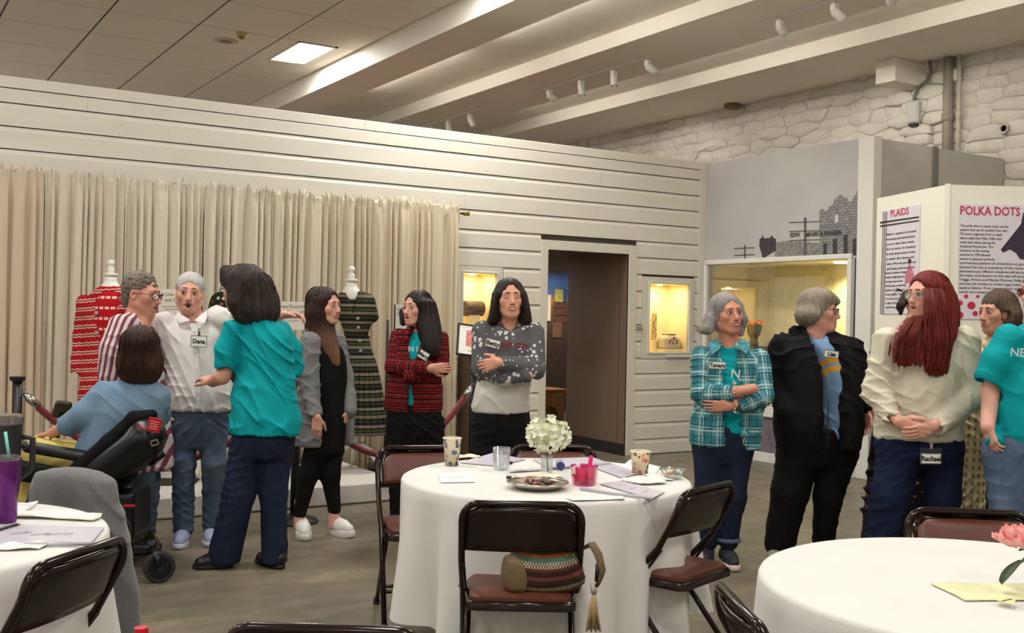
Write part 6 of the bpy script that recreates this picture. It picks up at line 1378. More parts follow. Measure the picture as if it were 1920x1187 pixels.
v.chain([L(1664, 640, .0), L(1645, 735, -.03), L(1672, 783, -.16)], [.08, .078, .052], .03); v.chain([L(1808, 640, .0), L(1818, 742, -.03), L(1760, 798, -.17)], [.08, .08, .052], .03)
hem(v, L(1674, 785, -.17), L(1684, 790, -.2)-L(1645, 735, -.03), .05, .02); hem(v, L(1757, 799, -.18), L(1748, 800, -.2)-L(1818, 742, -.03), .05, .02)
v.warp(folds(61, .006, 17)); v.build('sweatshirt', mcr, F.e)
tg = card(F.e, L(1746, 860, -.19), .105, .055, 'Rachael', tsize=.036, tx=.95)
b = MB(); b.box((-.058, .003, -.034), (.058, .006, .055), .002); b.build('badge_holder', M('badge_plastic', (40, 42, 50), .15), tg); b = MB(); b.box((-.007, -.003, .05), (.007, .006, .08), .002); b.build('clip', MATS['chrome'], tg)
legs(F, [[(L(1688, 850, .02), .125), (L(1668, 930, -.02), .095), (L(1640, 1060, .0), .072)], [(L(1764, 850, .02), .12), (L(1768, 930, .0), .09), (L(1770, 1060, .0), .07)]], m_jean_navy, 'jeans', seed=63, hips=eb(F, [(1722, 860, .02, .19, .15), (1722, 840, .02, .225, .15), (1722, 800, .02, .21, .145)], -8), cut=.05)
for px in (1640, 1770): shoe(F, L(px, 1090, .08), L(px-8, 1090, -.18), .046, .07, mrun, MATS['sole_cream'], .022)
# ---- striped blouse, leaning forward
F = Frame(252, 6.36, 'person', 'woman with short grey curls and glasses in a plum striped blouse', 'person'); L = F.L
c = L(266, 552, 0); R = hvec(82, -6, 0); s = 1.08
v = DV(.0048); head_sdf(v, c, R, s, mouth=.3)
nk = L(256, 594, .0); v.cap(c+R@np.array([0, -.015, -.055]), nk, .055, .06, .03); v.cap(nk, L(248, 640, 0), .06, .1, .03)
v.cap(L(276, 598, -.01), L(266, 612, -.02), .03, .05, .03)
v.chain([L(245, 620, 0), L(225, 625, -.12), L(205, 700, -.12), L(215, 760, -.18)], [.05, .042, .038, .03], .02)
v.build('body', m_skin, F.e, col=skin_col(c, R, s, (204, 142, 120))); face(F.e, c, R, s, (90, 74, 66), mouth=.3); glasses(F.e, c, R, s, M('frame_plum', (70, 24, 34), .3), r=.0022)
v = DV(.005); v.ell(c+R@(np.array([0, -.022, .044])*s), np.array([.08, .100, .088])*s, R, .01); v.ell(c+R@np.array([0, -.08, -.03]), (.058, .04, .06), R, .03)
v.ell(c+R@np.array([0, .1, -.05]), (.09, .065, .1), R, .012, '-')
for q in (-1, 1): v.ell(c+R@np.array([q*.085, .0, -.02]), (.03, .035, .045), R, .01, '-')
v.warp(lambda x, y, z: .005*np.sin(95*x+3*np.sin(60*z))*np.sin(90*z+2*np.sin(70*x))+.003*np.sin(150*y)*np.sin(130*z)); v.build('hair', hair_mat('hair_saltpepper', (62, 54, 48), (140, 128, 116), .6), F.e)
P = PT('plum_stripe', True); q = P.math('ADD', P.u, P.math('MULTIPLY', P.w, -.22)); P.done(P.mix(P.line(q, .036, .5, .24), lin((214, 204, 202)), lin((128, 66, 82))), .1)
v = DV(.006); v.loft(eb(F, [(270, 880, .02, .2, .15), (268, 820, .02, .2, .15), (262, 760, .02, .19, .145), (256, 700, .02, .185, .14), (250, 650, .0, .19, .12), (250, 615, .0, .16, .09), (256, 592, 0, .09, .068), (258, 585, 0, .07, .06)], 74), .02)
v.chain([L(228, 612, -.1), L(214, 655, -.12), L(206, 702, -.12)], [.075, .082, .07], .03); v.ell(L(272, 590, -.02), (.045, .06, .05), None, .01, '-'); v.warp(folds(71, .004, 20)); v.build('blouse', P.m, F.e)
legs(F, [[(L(262, 860, -.06), .1), (L(262, 930, -.06), .08), (L(262, 1005, -.04), .06)], [(L(272, 860, .1), .1), (L(272, 930, .1), .08), (L(272, 1005, .1), .06)]], m_jean_mid, 'jeans', seed=73, cut=.07)
for dd in (-.05, .1): shoe(F, L(256, 1030, dd), L(300, 1030, dd-.06), .045, .075, M('tan_leather', (110, 76, 50), .5), M('sole_dark', (40, 34, 30), .7), .02)
# ---- seated woman in the wheelchair
F = Frame(225, 5.85, 'person', 'seated woman with a brown bob in a chambray shirt, seen from behind', 'person'); L = F.L
c = L(262, 655, 0); R = hvec(-165, -4, 0); s = 1.0
v = DV(.0048); head_sdf(v, c, R, s)
nk = L(256, 708, 0); v.cap(c+R@np.array([0, -.015, -.05]), nk, .05, .055, .03); v.cap(nk, L(248, 760, 0), .055, .1, .03)
w1 = L(98, 812, .1); v.chain([L(235, 760, 0), L(196, 750, -.02), L(140, 790, -.02), w1], [.04, .038, .038, .028], .02); hand_sdf(v, w1, L(62, 820, .16)-w1, (0, 0, -1), 1, .9, .4)
v.chain([L(256, 760, 0), L(288, 755, .06), L(270, 800, .3), L(220, 810, .4)], [.05, .042, .036, .028], .02)
v.build('body', m_skin, F.e, col=skin_col(c, R, s, (206, 150, 128))); face(F.e, c, R, s)
v = DV(.006); v.ell(c+R@(np.array([0, -.02, .04])*s), np.array([.095, .11, .094])*s, R, .01); v.loft([tuple(L(262, 719, -.02))+(.085, .075, 0), tuple(L(262, 700, -.02))+(.118, .1, 0), tuple(L(262, 670, -.01))+(.122, .11, 0), tuple(L(262, 645, 0))+(.105, .1, 0)], .03, e=2)
v.ell(c+R@np.array([0, .13, -.05]), (.075, .075, .12), R, .012, '-'); v.warp(strands(L(262, 660, 0), .005, 22, 10, .7)); hm = hair_mat('hair_chestnut', (30, 18, 14), (66, 40, 28), .38); v.build('hair', hm, F.e)
wisps(F.e, hm, shell_wisps(c, R, 1.0, 90, 12, (.112, .116, .125), .2, -180, 180, .6, .004, .05), .0016)
mch = M('chambray', (112, 138, 162), .85, var=.07, scale=14, bump=.2, bscale=450, spec=.2)
v = DV(.006); v.loft(eb(F, [(205, 880, .05, .2, .15), (215, 845, .04, .215, .16), (232, 800, .02, .205, .15), (245, 760, .0, .2, .13), (250, 730, .0, .19, .1), (255, 712, .0, .1, .07), (256, 704, 0, .07, .06)], 8), .02)
v.chain([L(196, 738, -.02), L(165, 775, -.04), L(128, 797, .0)], [.072, .075, .062], .03); hem(v, L(126, 798, .0), L(110, 806, .05)-L(165, 775, -.04), .06, .02); v.chain([L(290, 740, .05), L(296, 775, .12), L(270, 805, .3)], [.07, .068, .055], .03)
v.warp(folds(81, .005, 18)); v.build('shirt', mch, F.e)
legs(F, [[(L(180, 868, .02), .1), (L(70, 848, .1), .075), (L(52, 960, .12), .055)], [(L(190, 868, .22), .1), (L(80, 840, .3), .075), (L(62, 960, .32), .055)]], M('yellow_cotton', (206, 186, 104), .85, var=.05, scale=12), seed=83)
for dd in (.1, .3): shoe(F, L(62, 1000, dd), L(10, 1000, dd-.02), .043, .07, mbl, mbl, .02).location.z = .13
# ---- woman half hidden behind the red hair: dark flowered dress
F = Frame(1668, 6.5, 'person', 'woman in a dark flowered dress half hidden behind the cream sweatshirt', 'person'); L = F.L
c = L(1726, 566, 0); R = hvec(-165, 0); s = .98
v = DV(.0055); head_sdf(v, c, R, s); nk = L(1700, 622, 0); v.cap(c+R@np.array([0, -.015, -.05]), nk, .05, .055, .03); v.cap(nk, L(1694, 670, 0), .055, .1, .03)
v.chain([L(1690, 640, 0), L(1648, 650, -.02), L(1640, 720, -.02), L(1640, 780, -.1)], [.05, .044, .038, .028], .02)
v.build('body', m_skin, F.e, col=skin_col(c, R, s, (196, 140, 116)))
v = DV(.006); v.ell(c+R@np.array([0, -.02, .04]), (.088, .105, .09), R, .01); v.chain([L(1700, 556, 0), L(1690, 572, -.02), L(1689, 588, -.02)], [.035, .022, .01], .02); v.warp(strands(c, .005, 20, 10)); hm = hair_mat('hair_dark2', (26, 20, 18), (60, 48, 42)); v.build('hair', hm, F.e)
wisps(F.e, hm, [[L(1694, 548, 0), L(1684, 541+k, -.02), L(1678-k, 540+3*k, -.02)] for k in range(5)]+[[L(1690, 560, 0), L(1682, 570+k, -.02), L(1680+k, 582+k, -.02)] for k in range(5)], .002)
P = PT('dark_floral', True); vo = P.n('ShaderNodeTexVoronoi'); P.l(P.coord('Object'), vo.inputs['Vector']); vo.inputs['Scale'].default_value = 28
n_ = P.noise(P.coord('Object'), 16, 2); pet = P.math('LESS_THAN', vo.outputs['Distance'], P.math('MULTIPLY', P.math('SUBTRACT', n_, .32), .9)); P.done(P.mix(pet, lin((24, 18, 30)), P.ramp(P.noise(P.coord('Object'), 40, 2), [(.4, lin((96, 70, 92))), (.6, lin((150, 124, 116)))])), .1)
v = DV(.007); v.loft(eb(F, [(1690, 1030, 0, .24, .2), (1690, 940, 0, .22, .18), (1692, 840, 0, .19, .15), (1694, 760, 0, .165, .12), (1695, 690, 0, .175, .12), (1697, 645, 0, .18, .1), (1700, 622, 0, .09, .07)], -20), .02); v.chain([L(1658, 645, -.02), L(1645, 690, -.02), L(1640, 735, -.03)], [.065, .06, .055], .03); v.warp(folds(91, .006, 16)); v.build('dress', P.m, F.e)
for px in (1670, 1710): shoe(F, L(px, 1040, .08), L(px-10, 1040, -.16), .043, .07, mbl, mbl, .02)
# ---- woman in the crochet vest
F = Frame(1868, 6.05, 'person', 'woman with a brown bob in a flowered top and long cream crochet vest', 'person'); L = F.L
c = L(1870, 586, 0); R = hvec(-72, -2); s = 1.03
v = DV(.0048); head_sdf(v, c, R, s, 1.0); nk = L(1872, 634, .02); v.cap(c+R@np.array([0, -.015, -.055]), nk, .05, .056, .03); v.cap(nk, L(1866, 680, .0), .056, .105, .03)
v.build('body', m_skin, F.e, col=skin_col(c, R, s, (200, 144, 120))); face(F.e, c, R, s, (80, 60, 48))
v = DV(.006); v.ell(c+R@np.array([0, -.022, .044]), (.088, .106, .092), R, .01); v.ell(L(1890, 592, -.02), (.075, .09, .08), None, .03); v.cap(L(1888, 606, -.03), L(1908, 610, 0), .045, .03, .03); v.ell(c+R@np.array([0, .122, -.044]), (.082, .066, .1), R, .012, '-')
v.ell(L(1887, 592, -.09), (.02, .03, .028), None, .006, '-'); v.warp(strands(L(1880, 580, 0), .0045, 22, 12, 4.0)); hm = hair_mat('hair_brown', (52, 40, 32), (104, 84, 66), .42); v.build('hair', hm, F.e)
wisps(F.e, hm, shell_wisps(c, R, 1.0, 50, 13, (.094, .11, .116), .12, 60, 300, .6, .003, .15), .0016)
P = PT('ditsy_floral', True); vo = P.n('ShaderNodeTexVoronoi'); P.l(P.coord('Object'), vo.inputs['Vector']); vo.inputs['Scale'].default_value = 38; P.done(P.mix(P.math('LESS_THAN', vo.outputs['Distance'], .3), lin((204, 188, 148)), P.ramp(P.noise(P.coord('Object'), 30, 2), [(.4, lin((72, 52, 44))), (.6, lin((140, 96, 72)))])), .12)
v = DV(.006); v.loft(eb(F, [(1864, 812, 0, .17, .14), (1864, 760, 0, .175, .15), (1866, 700, 0, .175, .14), (1868, 660, 0, .17, .11), (1870, 645, 0, .12, .08)], -40), .02); v.build('top', P.m, F.e)
P = PT('crochet_cream', True); holes = P.math('MULTIPLY', P.math('LESS_THAN', P.math('ABSOLUTE', P.math('SUBTRACT', P.fr(P.u, .03), .5)), .2), P.math('LESS_THAN', P.math('ABSOLUTE', P.math('SUBTRACT', P.fr(P.w, .045), .5)), .3)); P.done(P.mix(P.math('MULTIPLY', holes, .7), lin((196, 178, 136)), lin((84, 72, 52))), .25)
v = DV(.0065); v.loft(eb(F, [(1826, 965, -.06, .06, .05), (1824, 880, -.06, .075, .06), (1826, 800, -.07, .08, .07), (1832, 720, -.07, .07, .07), (1842, 660, -.05, .06, .06), (1852, 636, -.02, .05, .05)], -30), .02); v.loft(eb(F, [(1880, 985, .1, .12, .09), (1882, 880, .1, .13, .1), (1888, 760, .1, .12, .1), (1894, 680, .07, .1, .09), (1890, 640, .04, .06, .06)], -30), .02); v.warp(folds(95, .004, 24)); v.build('vest', P.m, F.e)
legs(F, [[(L(1846, 830, .0), .1), (L(1846, 930, -.02), .08), (L(1846, 1035, .0), .06)], [(L(1888, 830, .02), .1), (L(1888, 930, 0), .08), (L(1888, 1035, .02), .06)]], m_blackcloth, seed=97, hips=eb(F, [(1866, 860, 0, .15, .12), (1866, 800, 0, .165, .13)], -40))
for px in (1846, 1888): shoe(F, L(px, 1070, .06), L(px-16, 1070, -.18), .043, .07, mbl, mbl, .02)
# ---- woman at the right edge, teal tee
F = Frame(1938, 5.3, 'person', 'woman in a teal lettered tee and faded jeans at the right edge', 'person'); L = F.L
c = L(1953, 548, 0); R = hvec(-70, 0); s = 1.03
v = DV(.0048); head_sdf(v, c, R, s); nk = L(1958, 600, .02); v.cap(c+R@np.array([0, -.015, -.055]), nk, .05, .056, .03); v.cap(nk, L(1950, 660, .02), .056, .11, .03)
wl = L(1852, 800, -.08); v.chain([L(1920, 640, 0), L(1876, 655, -.02), L(1858, 735, .02), wl], [.055, .046, .044, .034], .02); hand_sdf(v, wl, (.25, -.2, -1), (.9, .2, 0), 1, .95, .5)
v.chain([L(1960, 640, 0), L(2000, 660, .05), L(2012, 740, .05), L(2000, 810, -.05)], [.055, .046, .04, .03], .02)
v.build('body', m_skin, F.e, col=skin_col(c, R, s, (216, 164, 144))); face(F.e, c, R, s, (90, 70, 60)); glasses(F.e, c, R, s, MATS['frame_plum'], r=.002)
v = DV(.006); v.ell(c+R@np.array([0, -.022, .044]), (.09, .106, .092), R, .01); v.ell(L(1975, 590, 0), (.09, .1, .09), None, .03); v.ell(c+R@np.array([0, .122, -.044]), (.082, .066, .1), R, .012, '-'); v.warp(strands(L(1970, 560, 0), .005, 22, 10)); v.build('hair', hair_mat('hair_brown', 0, 0), F.e)
v = DV(.006); v.loft(eb(F, [(1944, 856, 0, .225, .18), (1942, 810, 0, .23, .19), (1940, 750, 0, .215, .18), (1944, 690, 0, .205, .16), (1950, 645, 0, .2, .12), (1955, 615, .01, .12, .08), (1958, 604, .02, .08, .065)], -30), .02)
v.chain([L(1892, 634, -.02), L(1872, 675, -.02), L(1858, 704, -.01)], [.072, .075, .075], .03); hem(v, L(1857, 706, -.01), (-.35, 0, -1), .075); v.chain([L(1990, 640, .03), L(2006, 700, .05)], [.07, .068], .03); v.cap(L(1858, 806, -.05), L(1868, 826, -.08), .03, .04, .03)
v.warp(folds(101, .007, 15)); cl_ = v.build('tee_shirt', m_teal, F.e)
conform(text_obj('lettering', 'NEW', .058, m_white, F.e, L(1893, 668, -.185), (PI/2, 0, 0), shear=.1), cl_)
legs(F, [[(L(1900, 850, .0), .15), (L(1900, 950, -.02), .11), (L(1900, 1120, .0), .075)], [(L(1985, 850, .02), .14), (L(1985, 950, 0), .1), (L(1985, 1120, .02), .075)]], jeans_mat('jeans_faded', (58, 76, 104), (106, 124, 150)), 'jeans', seed=103, hips=eb(F, [(1940, 880, 0, .2, .17), (1940, 820, 0, .215, .17)], -30))
for px in (1900, 1985): shoe(F, L(px, 1140, .06), L(px-14, 1140, -.2), .046, .07, mrun, MATS['sole_cream'], .022)
# ================================================================ FOLDING CHAIRS
m_cmet = M('chair_enamel', (30, 16, 12), .16, spec=.35); m_vin = M('brown_vinyl', (88, 45, 28), .45, var=.05, scale=10, bump=.08, bscale=120); m_rub = M('rubber_foot', (60, 50, 44), .8)
def make_chair():
    e = empty('folding_chair', (0, 0, 0))
    W = .205
    def q(t, z): return np.array([0, .20-.36*t, 0])  # helper unused
    # main frame: front feet up to the top of the back in one bent tube
    side = [(.215, 0.012), (.06, .40), (-.06, .55), (-.17, .74)]
    P = [(-W, .215, .012), (-W, .05, .42), (-W-.002, -.075, .56), (-W, -.15, .70)]
    arc = [(-W, -.15, .70)]+[(-W+.06-.06*math.cos(PI/2*i/6), -.155-.012*i/6*1.5, .72+.065*math.sin(PI/2*i/6)) for i in range(7)]
    arc2 = [(-a, b_, c_) for a, b_, c_ in arc[::-1]]
    b = MB(); b.tube(P[:-1]+arc+arc2+[(W, b_, c_) for a, b_, c_ in P[:-1][::-1]], .0125, 10); b.build('frame', m_cmet, e, smooth=True)
    for sx in (-1, 1):
        b = MB(); b.tube([(sx*.185, .10, .425), (sx*.185, .0, .30), (sx*.185, -.235, .012)], .0115, 10); b.build('rear_leg', m_cmet, e, smooth=True)
        b = MB(); b.tube([(sx*.195, .0, .44), (sx*.2, -.085, .555)], .006, 8); b.build('link', m_cmet, e, smooth=True)
        for y_, z_ in ((.217, 0), (-.237, 0)): b = MB(); b.tube([(sx*(W if y_ > 0 else .185), y_, .0), (sx*(W if y_ > 0 else .185), y_*.985, .035)], [.017, .015], 10); b.build('foot_cap', m_rub, e, smooth=True)
        b = MB(); b.lathe([(0, 0), (.008, 0), (.007, .005), (0, .006)], 10); b.build('rivet', MATS['chrome'], e, (sx*(W+.012), .035, .44), (0, sx*PI/2, 0))
    b = MB(); b.tube([(-W, .155, .165), (W, .155, .165)], .009, 8); b.build('stretcher', m_cmet, e, smooth=True); b = MB(); b.tube([(-.185, -.16, .105), (.185, -.16, .105)], .009, 8); b.build('stretcher', m_cmet, e, smooth=True)
    # back panel: curved steel sheet with rolled edge, vinyl pad on the front
    def sheet(x0, z0, z1, yoff, bulge, nx=14, nz=8, r=.05):
        V = []; 
        for j in range(nz):
            v_ = j/(nz-1)
            for i in range(nx):
                u = -1+2*i/(nx-1); z = z0+(z1-z0)*v_; wz = x0
                if v_ > .6: wz = x0-(r*(1-math.sqrt(max(0, 1-((v_-.6)/.4)**2))))
                yb = -.085-(z-.57)*.42; V.append((u*wz, yb+yoff-.020*(1-u*u)-bulge*(1-u**6)*math.sin(PI*v_)**.5, z))
        return V, [(j*nx+i, j*nx+i+1, (j+1)*nx+i+1, (j+1)*nx+i) for j in range(nz-1) for i in range(nx-1)]
    V, Fc = sheet(W-.004, .608, .772, 0, 0); b = MB(); b.add(V, Fc); o = b.build('back_panel', m_cmet, e, smooth=True); m_ = o.modifiers.new('thick', 'SOLIDIFY'); m_.thickness = .012; m_.offset = 0
    b = MB(); b.tube([v_ for v_ in V[:14]], .006, 8); b.build('rolled_edge', m_cmet, e, smooth=True)
    V, Fc = sheet(W-.026, .622, .756, .016, -.012, r=.035); b = MB(); b.add(V, Fc); o = b.build('back_pad', m_vin, e, smooth=True); m_ = o.modifiers.new('thick', 'SOLIDIFY'); m_.thickness = .014; m_.offset = 0
    # seat
    prof = [(-.19, -.15), (-.17, -.175), (.17, -.175), (.19, -.15), (.2, .12), (.185, .19), (.14, .215), (-.14, .215), (-.185, .19), (-.2, .12)]
    def slab(z0, z1, sc, ins):
        b = MB(); n = len(prof); V = []
        for z, s_ in ((z0, sc), (z1-.008, sc), (z1, sc*ins)): V += [(x*s_, y*s_, z) for x, y in prof]
        V.append((0, 0, z1+.004)); b.add(V, [tuple(range(n))[::-1]]+[(r*n+i, r*n+(i+1) % n, (r+1)*n+(i+1) % n, (r+1)*n+i) for r in (0, 1) for i in range(n)]+[(2*n+i, 2*n+(i+1) % n, 3*n) for i in range(n)]); return b
    smooth_by_angle(slab(.405, .438, 1.0, .97).build('seat_pan', m_cmet, e), 50); smooth_by_angle(slab(.432, .458, .92, .93).build('seat_pad', m_vin, e), 50)
    return e
ch0 = make_chair(); ch_used = [False]
def chair(lat, dep, flat, fdep, label):
    """place a chair: lateral/depth in view, facing direction (lateral, depth)"""
    o = ch0 if not ch_used[0] else copy_tree(ch0); ch_used[0] = True
    p = floor_at(lat, dep); fw = flat*Rh+fdep*Fh; o.location = (p[0], p[1], 0); o.rotation_euler = (0, 0, math.atan2(fw[1], fw[0])-PI/2); tag(o, label, 'chair', 'brown metal folding chairs'); o.scale = (1.04, 1.04, 1.0); return o
TC = (.163, 4.64); TR_ = (1.327, 2.87); TL = (-1.87, 3.19)
chA = chair(.05, 3.93, 0, 1, 'folding chair seen from behind with the patterned bag on it')
chair(.66, 4.32, -.75, .62, 'folding chair at the right of the middle table, empty seat in view')
chair(-.40, 5.1, .25, -1, 'folding chair at the left of the middle table facing it')
chair(.215, 5.26, -.05, -1, 'folding chair tucked behind the middle table under the white flower')
chair(1.62, 3.60, -.1, -1, 'folding chair at the far side of the right table')
chair(.72, 2.50, 1, .06, 'folding chair back cut by the bottom edge left of the right table')
chair(-1.33, 2.93, -.95, .22, 'folding chair at the near side of the left table')
chH = chair(-1.735, 3.89, -.45, -.9, 'folding chair under the grey throw behind the left table')
chair(-.37, 2.40, .05, 1, 'folding chair whose top rail just shows at the bottom edge')
# ================================================================ TABLES WITH ROUND CLOTHS
m_cloth = M('table_linen', (216, 214, 208), .8, var=.02, scale=6, bump=.12, bscale=260, spec=.2)
def table(lat, dep, seed, tl, cl, r=.60, rc=.63, zt=.745, zb=.19):
    p = floor_at(lat, dep); e = empty('round_table', (p[0], p[1], 0), -YAW, tl, 'table', 'round tables'); b = MB(); b.lathe([(0, zt-.03), (r, zt-.03), (r, zt-.004), (0, zt-.004)], 48); b.build('tabletop', M('laminate', (120, 104, 84), .5), e)
    for a in (.6, 2.2, 3.75, 5.3):
        b = MB(); b.tube([(.40*math.cos(a), .40*math.sin(a), 0), (.40*math.cos(a), .40*math.sin(a), zt-.03)], .017, 10); b.build('leg', M('table_steel', (92, 88, 82), .4, .6), e, smooth=True)
    rr = random.Random(seed); N = 240; rows = []; V = []; nf = [(9, rr.uniform(0, 6), .6), (15, rr.uniform(0, 6), .5), (5, rr.uniform(0, 6), .3), (23, rr.uniform(0, 6), .25)]
    def fold(th): return sum(a_*math.sin(n_*th+p_+.5*math.sin(3*th+p_)) for n_, p_, a_ in nf)
    V.append((0, 0, zt+.004)); rads = [.15, .3, .45, .55, .6, .615, .625, .63]
    for q_ in rads[:5]: rows.append([(q_/.63*rc, 0.0, zt+.004)]*N)
    for q_, dz in ((.615, -.001), (.626, -.006), (.631, -.016)): rows.append([(q_/.63*rc, 0.0, zt+.004+dz)]*N)
    for k in range(1, 15):
        t_ = k/14; rows.append([(rc+.002+.012*t_+.062*t_**1.15*max(-.85, fold(2*PI*i/N)), 0.0, zt-.014-(zt-zb-.014)*t_+.012*t_*math.sin(5*2*PI*i/N+seed)) for i in range(N)])
    for rw in rows:
        for i in range(N): th = 2*PI*i/N; V.append((rw[i][0]*math.cos(th), rw[i][0]*math.sin(th), rw[i][2]))
    Fc = [(0, 1+i, 1+(i+1) % N) for i in range(N)]
    for r_ in range(len(rows)-1):
        for i in range(N): Fc.append((1+r_*N+i, 1+(r_+1)*N+i, 1+(r_+1)*N+(i+1) % N, 1+r_*N+(i+1) % N))
    b = MB(); b.add(V, Fc); o = b.build('tablecloth', m_cloth, None, (p[0], p[1], 0), (0, 0, -YAW), smooth=True); tag(o, cl, 'tablecloth', 'white round tablecloths'); return e
table(*TC, 3, 'middle round table with the white flower', 'white cloth on the middle table')
table(*TR_, 8, 'round table cut by the right edge', 'white cloth on the table at the right edge')
table(*TL, 5, 'round table cut by the left edge', 'white cloth on the table at the left edge')
ZTOP = .752
def top(px, py, z=ZTOP): return onz(px, py, z)
def flat(nm, pts, z, th, mat, label, cat, group=None, curl=0.0, parent=None):
    """flat sheet on a table traced by its corners"""
    P_ = [onz(x, y, z) for x, y in pts]; c_ = sum(P_)/len(P_); n = len(P_); b = MB()
    V = [(p_[0]-c_[0], p_[1]-c_[1], 0) for p_ in P_]+[(p_[0]-c_[0], p_[1]-c_[1], th) for p_ in P_]
    b.add(V, [tuple(range(n)), tuple(range(n, 2*n))[::-1]]+[(i, (i+1) % n, n+(i+1) % n, n+i) for i in range(n)]); o = b.build(nm, mat, parent, c_ if parent is None else None)
    if parent is None: tag(o, label, cat, group)
    return o, c_
def napkin(nm, px, py, w_, d_, rot, seed, mat, label, cat='napkin', h=.018, group=None):
    c_ = top(px, py); rr = random.Random(seed); N = 14; V = []; ph = [rr.uniform(0, 6) for _ in range(6)]
    for j in range(N):
        for i in range(N):
            u, v_ = -1+2*i/(N-1), -1+2*j/(N-1); k_ = 1+.12*math.sin(3*u+ph[0])*math.cos(2*v_+ph[1])
            z = h*(.35+.65*abs(math.sin(2.3*u+1.4*v_+ph[2])*math.sin(1.8*v_-1.1*u+ph[3])))*(1-.6*max(abs(u), abs(v_))**3)+.001
            V.append((u*w_/2*k_, v_*d_/2*k_, z))
    b = MB(); b.add(V, [(j*N+i, j*N+i+1, (j+1)*N+i+1, (j+1)*N+i) for j in range(N-1) for i in range(N-1)]); o = b.build(nm, mat, None, c_, (0, 0, -YAW+rot), smooth=True); m_ = o.modifiers.new('thick', 'SOLIDIFY'); m_.thickness = .0015; m_.offset = -1; tag(o, label, cat, group); return o
m_nap = M('napkin_paper', (232, 228, 218), .9, var=.02, scale=20, bump=.2, bscale=200); m_sheet = M('paper_white', (232, 230, 228), .6); m_lilac = M('paper_lilac', (196, 190, 200), .35, var=.03, scale=10); m_edge = M('plastic_edge', (186, 186, 192), .2); m_pr = M('print_grey2', (150, 146, 150), .6)
# paper cups
def cup(px, py, hpx, rt, rb, label, mat, h):
    c_ = top(px, py); e = empty('paper_cup', c_, 0, label, 'cup', 'printed paper cups'); b = MB(); b.lathe([(rb*.94, .004), (rb, 0), (rb+(rt-rb)*.97, h-.004)], 36, cap=False); b.build('wall', mat, e, smooth=True)
    b = MB(); b.tube([(rt*math.cos(2*PI*i/36), rt*math.sin(2*PI*i/36), h-.003) for i in range(36)], .0028, 8, closed=True); b.build('rim', M('cup_rim', (236, 226, 200), .5), e, smooth=True); b = MB(); b.lathe([(0, .004), (rb*.95, .004), (rt*.96, h-.006)], 36, cap=False); b.build('inside', MATS['cup_rim'], e, smooth=True)
def floral(name, bg, cols, sc):
    t = NT(name); v_ = t.coord('Object'); vo = t.n('ShaderNodeTexVoronoi'); t.l(v_, vo.inputs['Vector']); vo.inputs['Scale'].default_value = sc; n_ = t.noise(v_, sc*.8, 3)
    m_ = t.math('LESS_THAN', vo.outputs['Distance'], t.math('MULTIPLY', t.math('SUBTRACT', n_, .18), 1.25)); n2_ = t.noise(v_, sc*2.2, 4, .7)
    c_ = t.ramp(t.math('ADD', t.math('MULTIPLY', n_, .4), t.math('MULTIPLY', vo.outputs['Color'], .6)), [(.3+.13*i, lin(q_)) for i, q_ in enumerate(cols)], 'CONSTANT'); t.base(t.mix(t.math('MULTIPLY', m_, t.math('GREATER_THAN', n2_, .42)), lin(bg), c_)); t.b.inputs['Roughness'].default_value = .5; MATS[name] = t.m; return t.m
cup(847, 872, 54, .042, .031, 'blue flowered paper cup at the left of the middle table', floral('cup_blue', (224, 208, 172), [(60, 70, 120), (40, 44, 66), (98, 112, 166), (120, 112, 90)], 42), .128)
cup(1200, 888, 42, .044, .035, 'pink rose paper cup at the right of the middle table', floral('cup_rose', (232, 214, 176), [(214, 96, 104), (86, 94, 56), (230, 140, 130), (60, 52, 44)], 40), .103)
# glass and vase
def thin_clear(name, tint, gloss, ior=1.35):
    t = NT(name); t.t.nodes.remove(t.b); out = t.t.nodes['Material Output']; tr = t.n('ShaderNodeBsdfTransparent'); tr.inputs[0].default_value = tint; gl = t.n('ShaderNodeBsdfGlossy'); gl.inputs['Roughness'].default_value = .06; df = t.n('ShaderNodeBsdfDiffuse'); df.inputs[0].default_value = tint
    lw = t.n('ShaderNodeLayerWeight'); lw.inputs[0].default_value = gloss; m1 = t.n('ShaderNodeMixShader'); m1.inputs[0].default_value = .10; t.l(tr.outputs[0], m1.inputs[1]); t.l(df.outputs[0], m1.inputs[2]); m2 = t.n('ShaderNodeMixShader'); t.l(lw.outputs['Facing'], m2.inputs[0]); t.l(m1.outputs[0], m2.inputs[1]); t.l(gl.outputs[0], m2.inputs[2]); t.l(m2.outputs[0], out.inputs[0]); return t.m
m_clear = thin_clear('clear_plastic', (.93, .95, .95, 1), .22)
c_ = top(940, 880); e = empty('tumbler_glass', c_, 0, 'clear ribbed plastic glass with beads of water near the white flower', 'glass')
b = MB(); b.lathe([(0, 0), (.032, 0), (.034, .004), (.041, .1), (.039, .1), (.032, .008), (0, .008)], 32, cap=False); b.build('body', m_clear, e, smooth=True)
for k in range(3): b = MB(); b.tube([(.0352+.0012*k*2, 0, 0)]*2, .001, 4) if False else b.tube([((.0365+.002*k)*math.cos(2*PI*i/32), (.0365+.002*k)*math.sin(2*PI*i/32), .04+.022*k) for i in range(32)], .0008, 5, closed=True); b.build('ring', m_clear, e, smooth=True)
c_ = top(1025, 888); e = empty('flower_vase', c_, 0, 'small glass vase holding a white hydrangea head', 'vase')
b = MB(); b.lathe([(0, 0), (.024, 0), (.026, .003), (.026, .072), (.028, .082), (.025, .082), (.0235, .072), (.0235, .006), (0, .006)], 28, cap=False); b.build('glass', m_clear, e, smooth=True)
b = MB(); b.tube([(.006, 0, .008), (0, 0, .08), (.004, 0, .15)], .0035, 8); b.build('stem', M('stem_green', (76, 92, 44), .6), e, smooth=True)
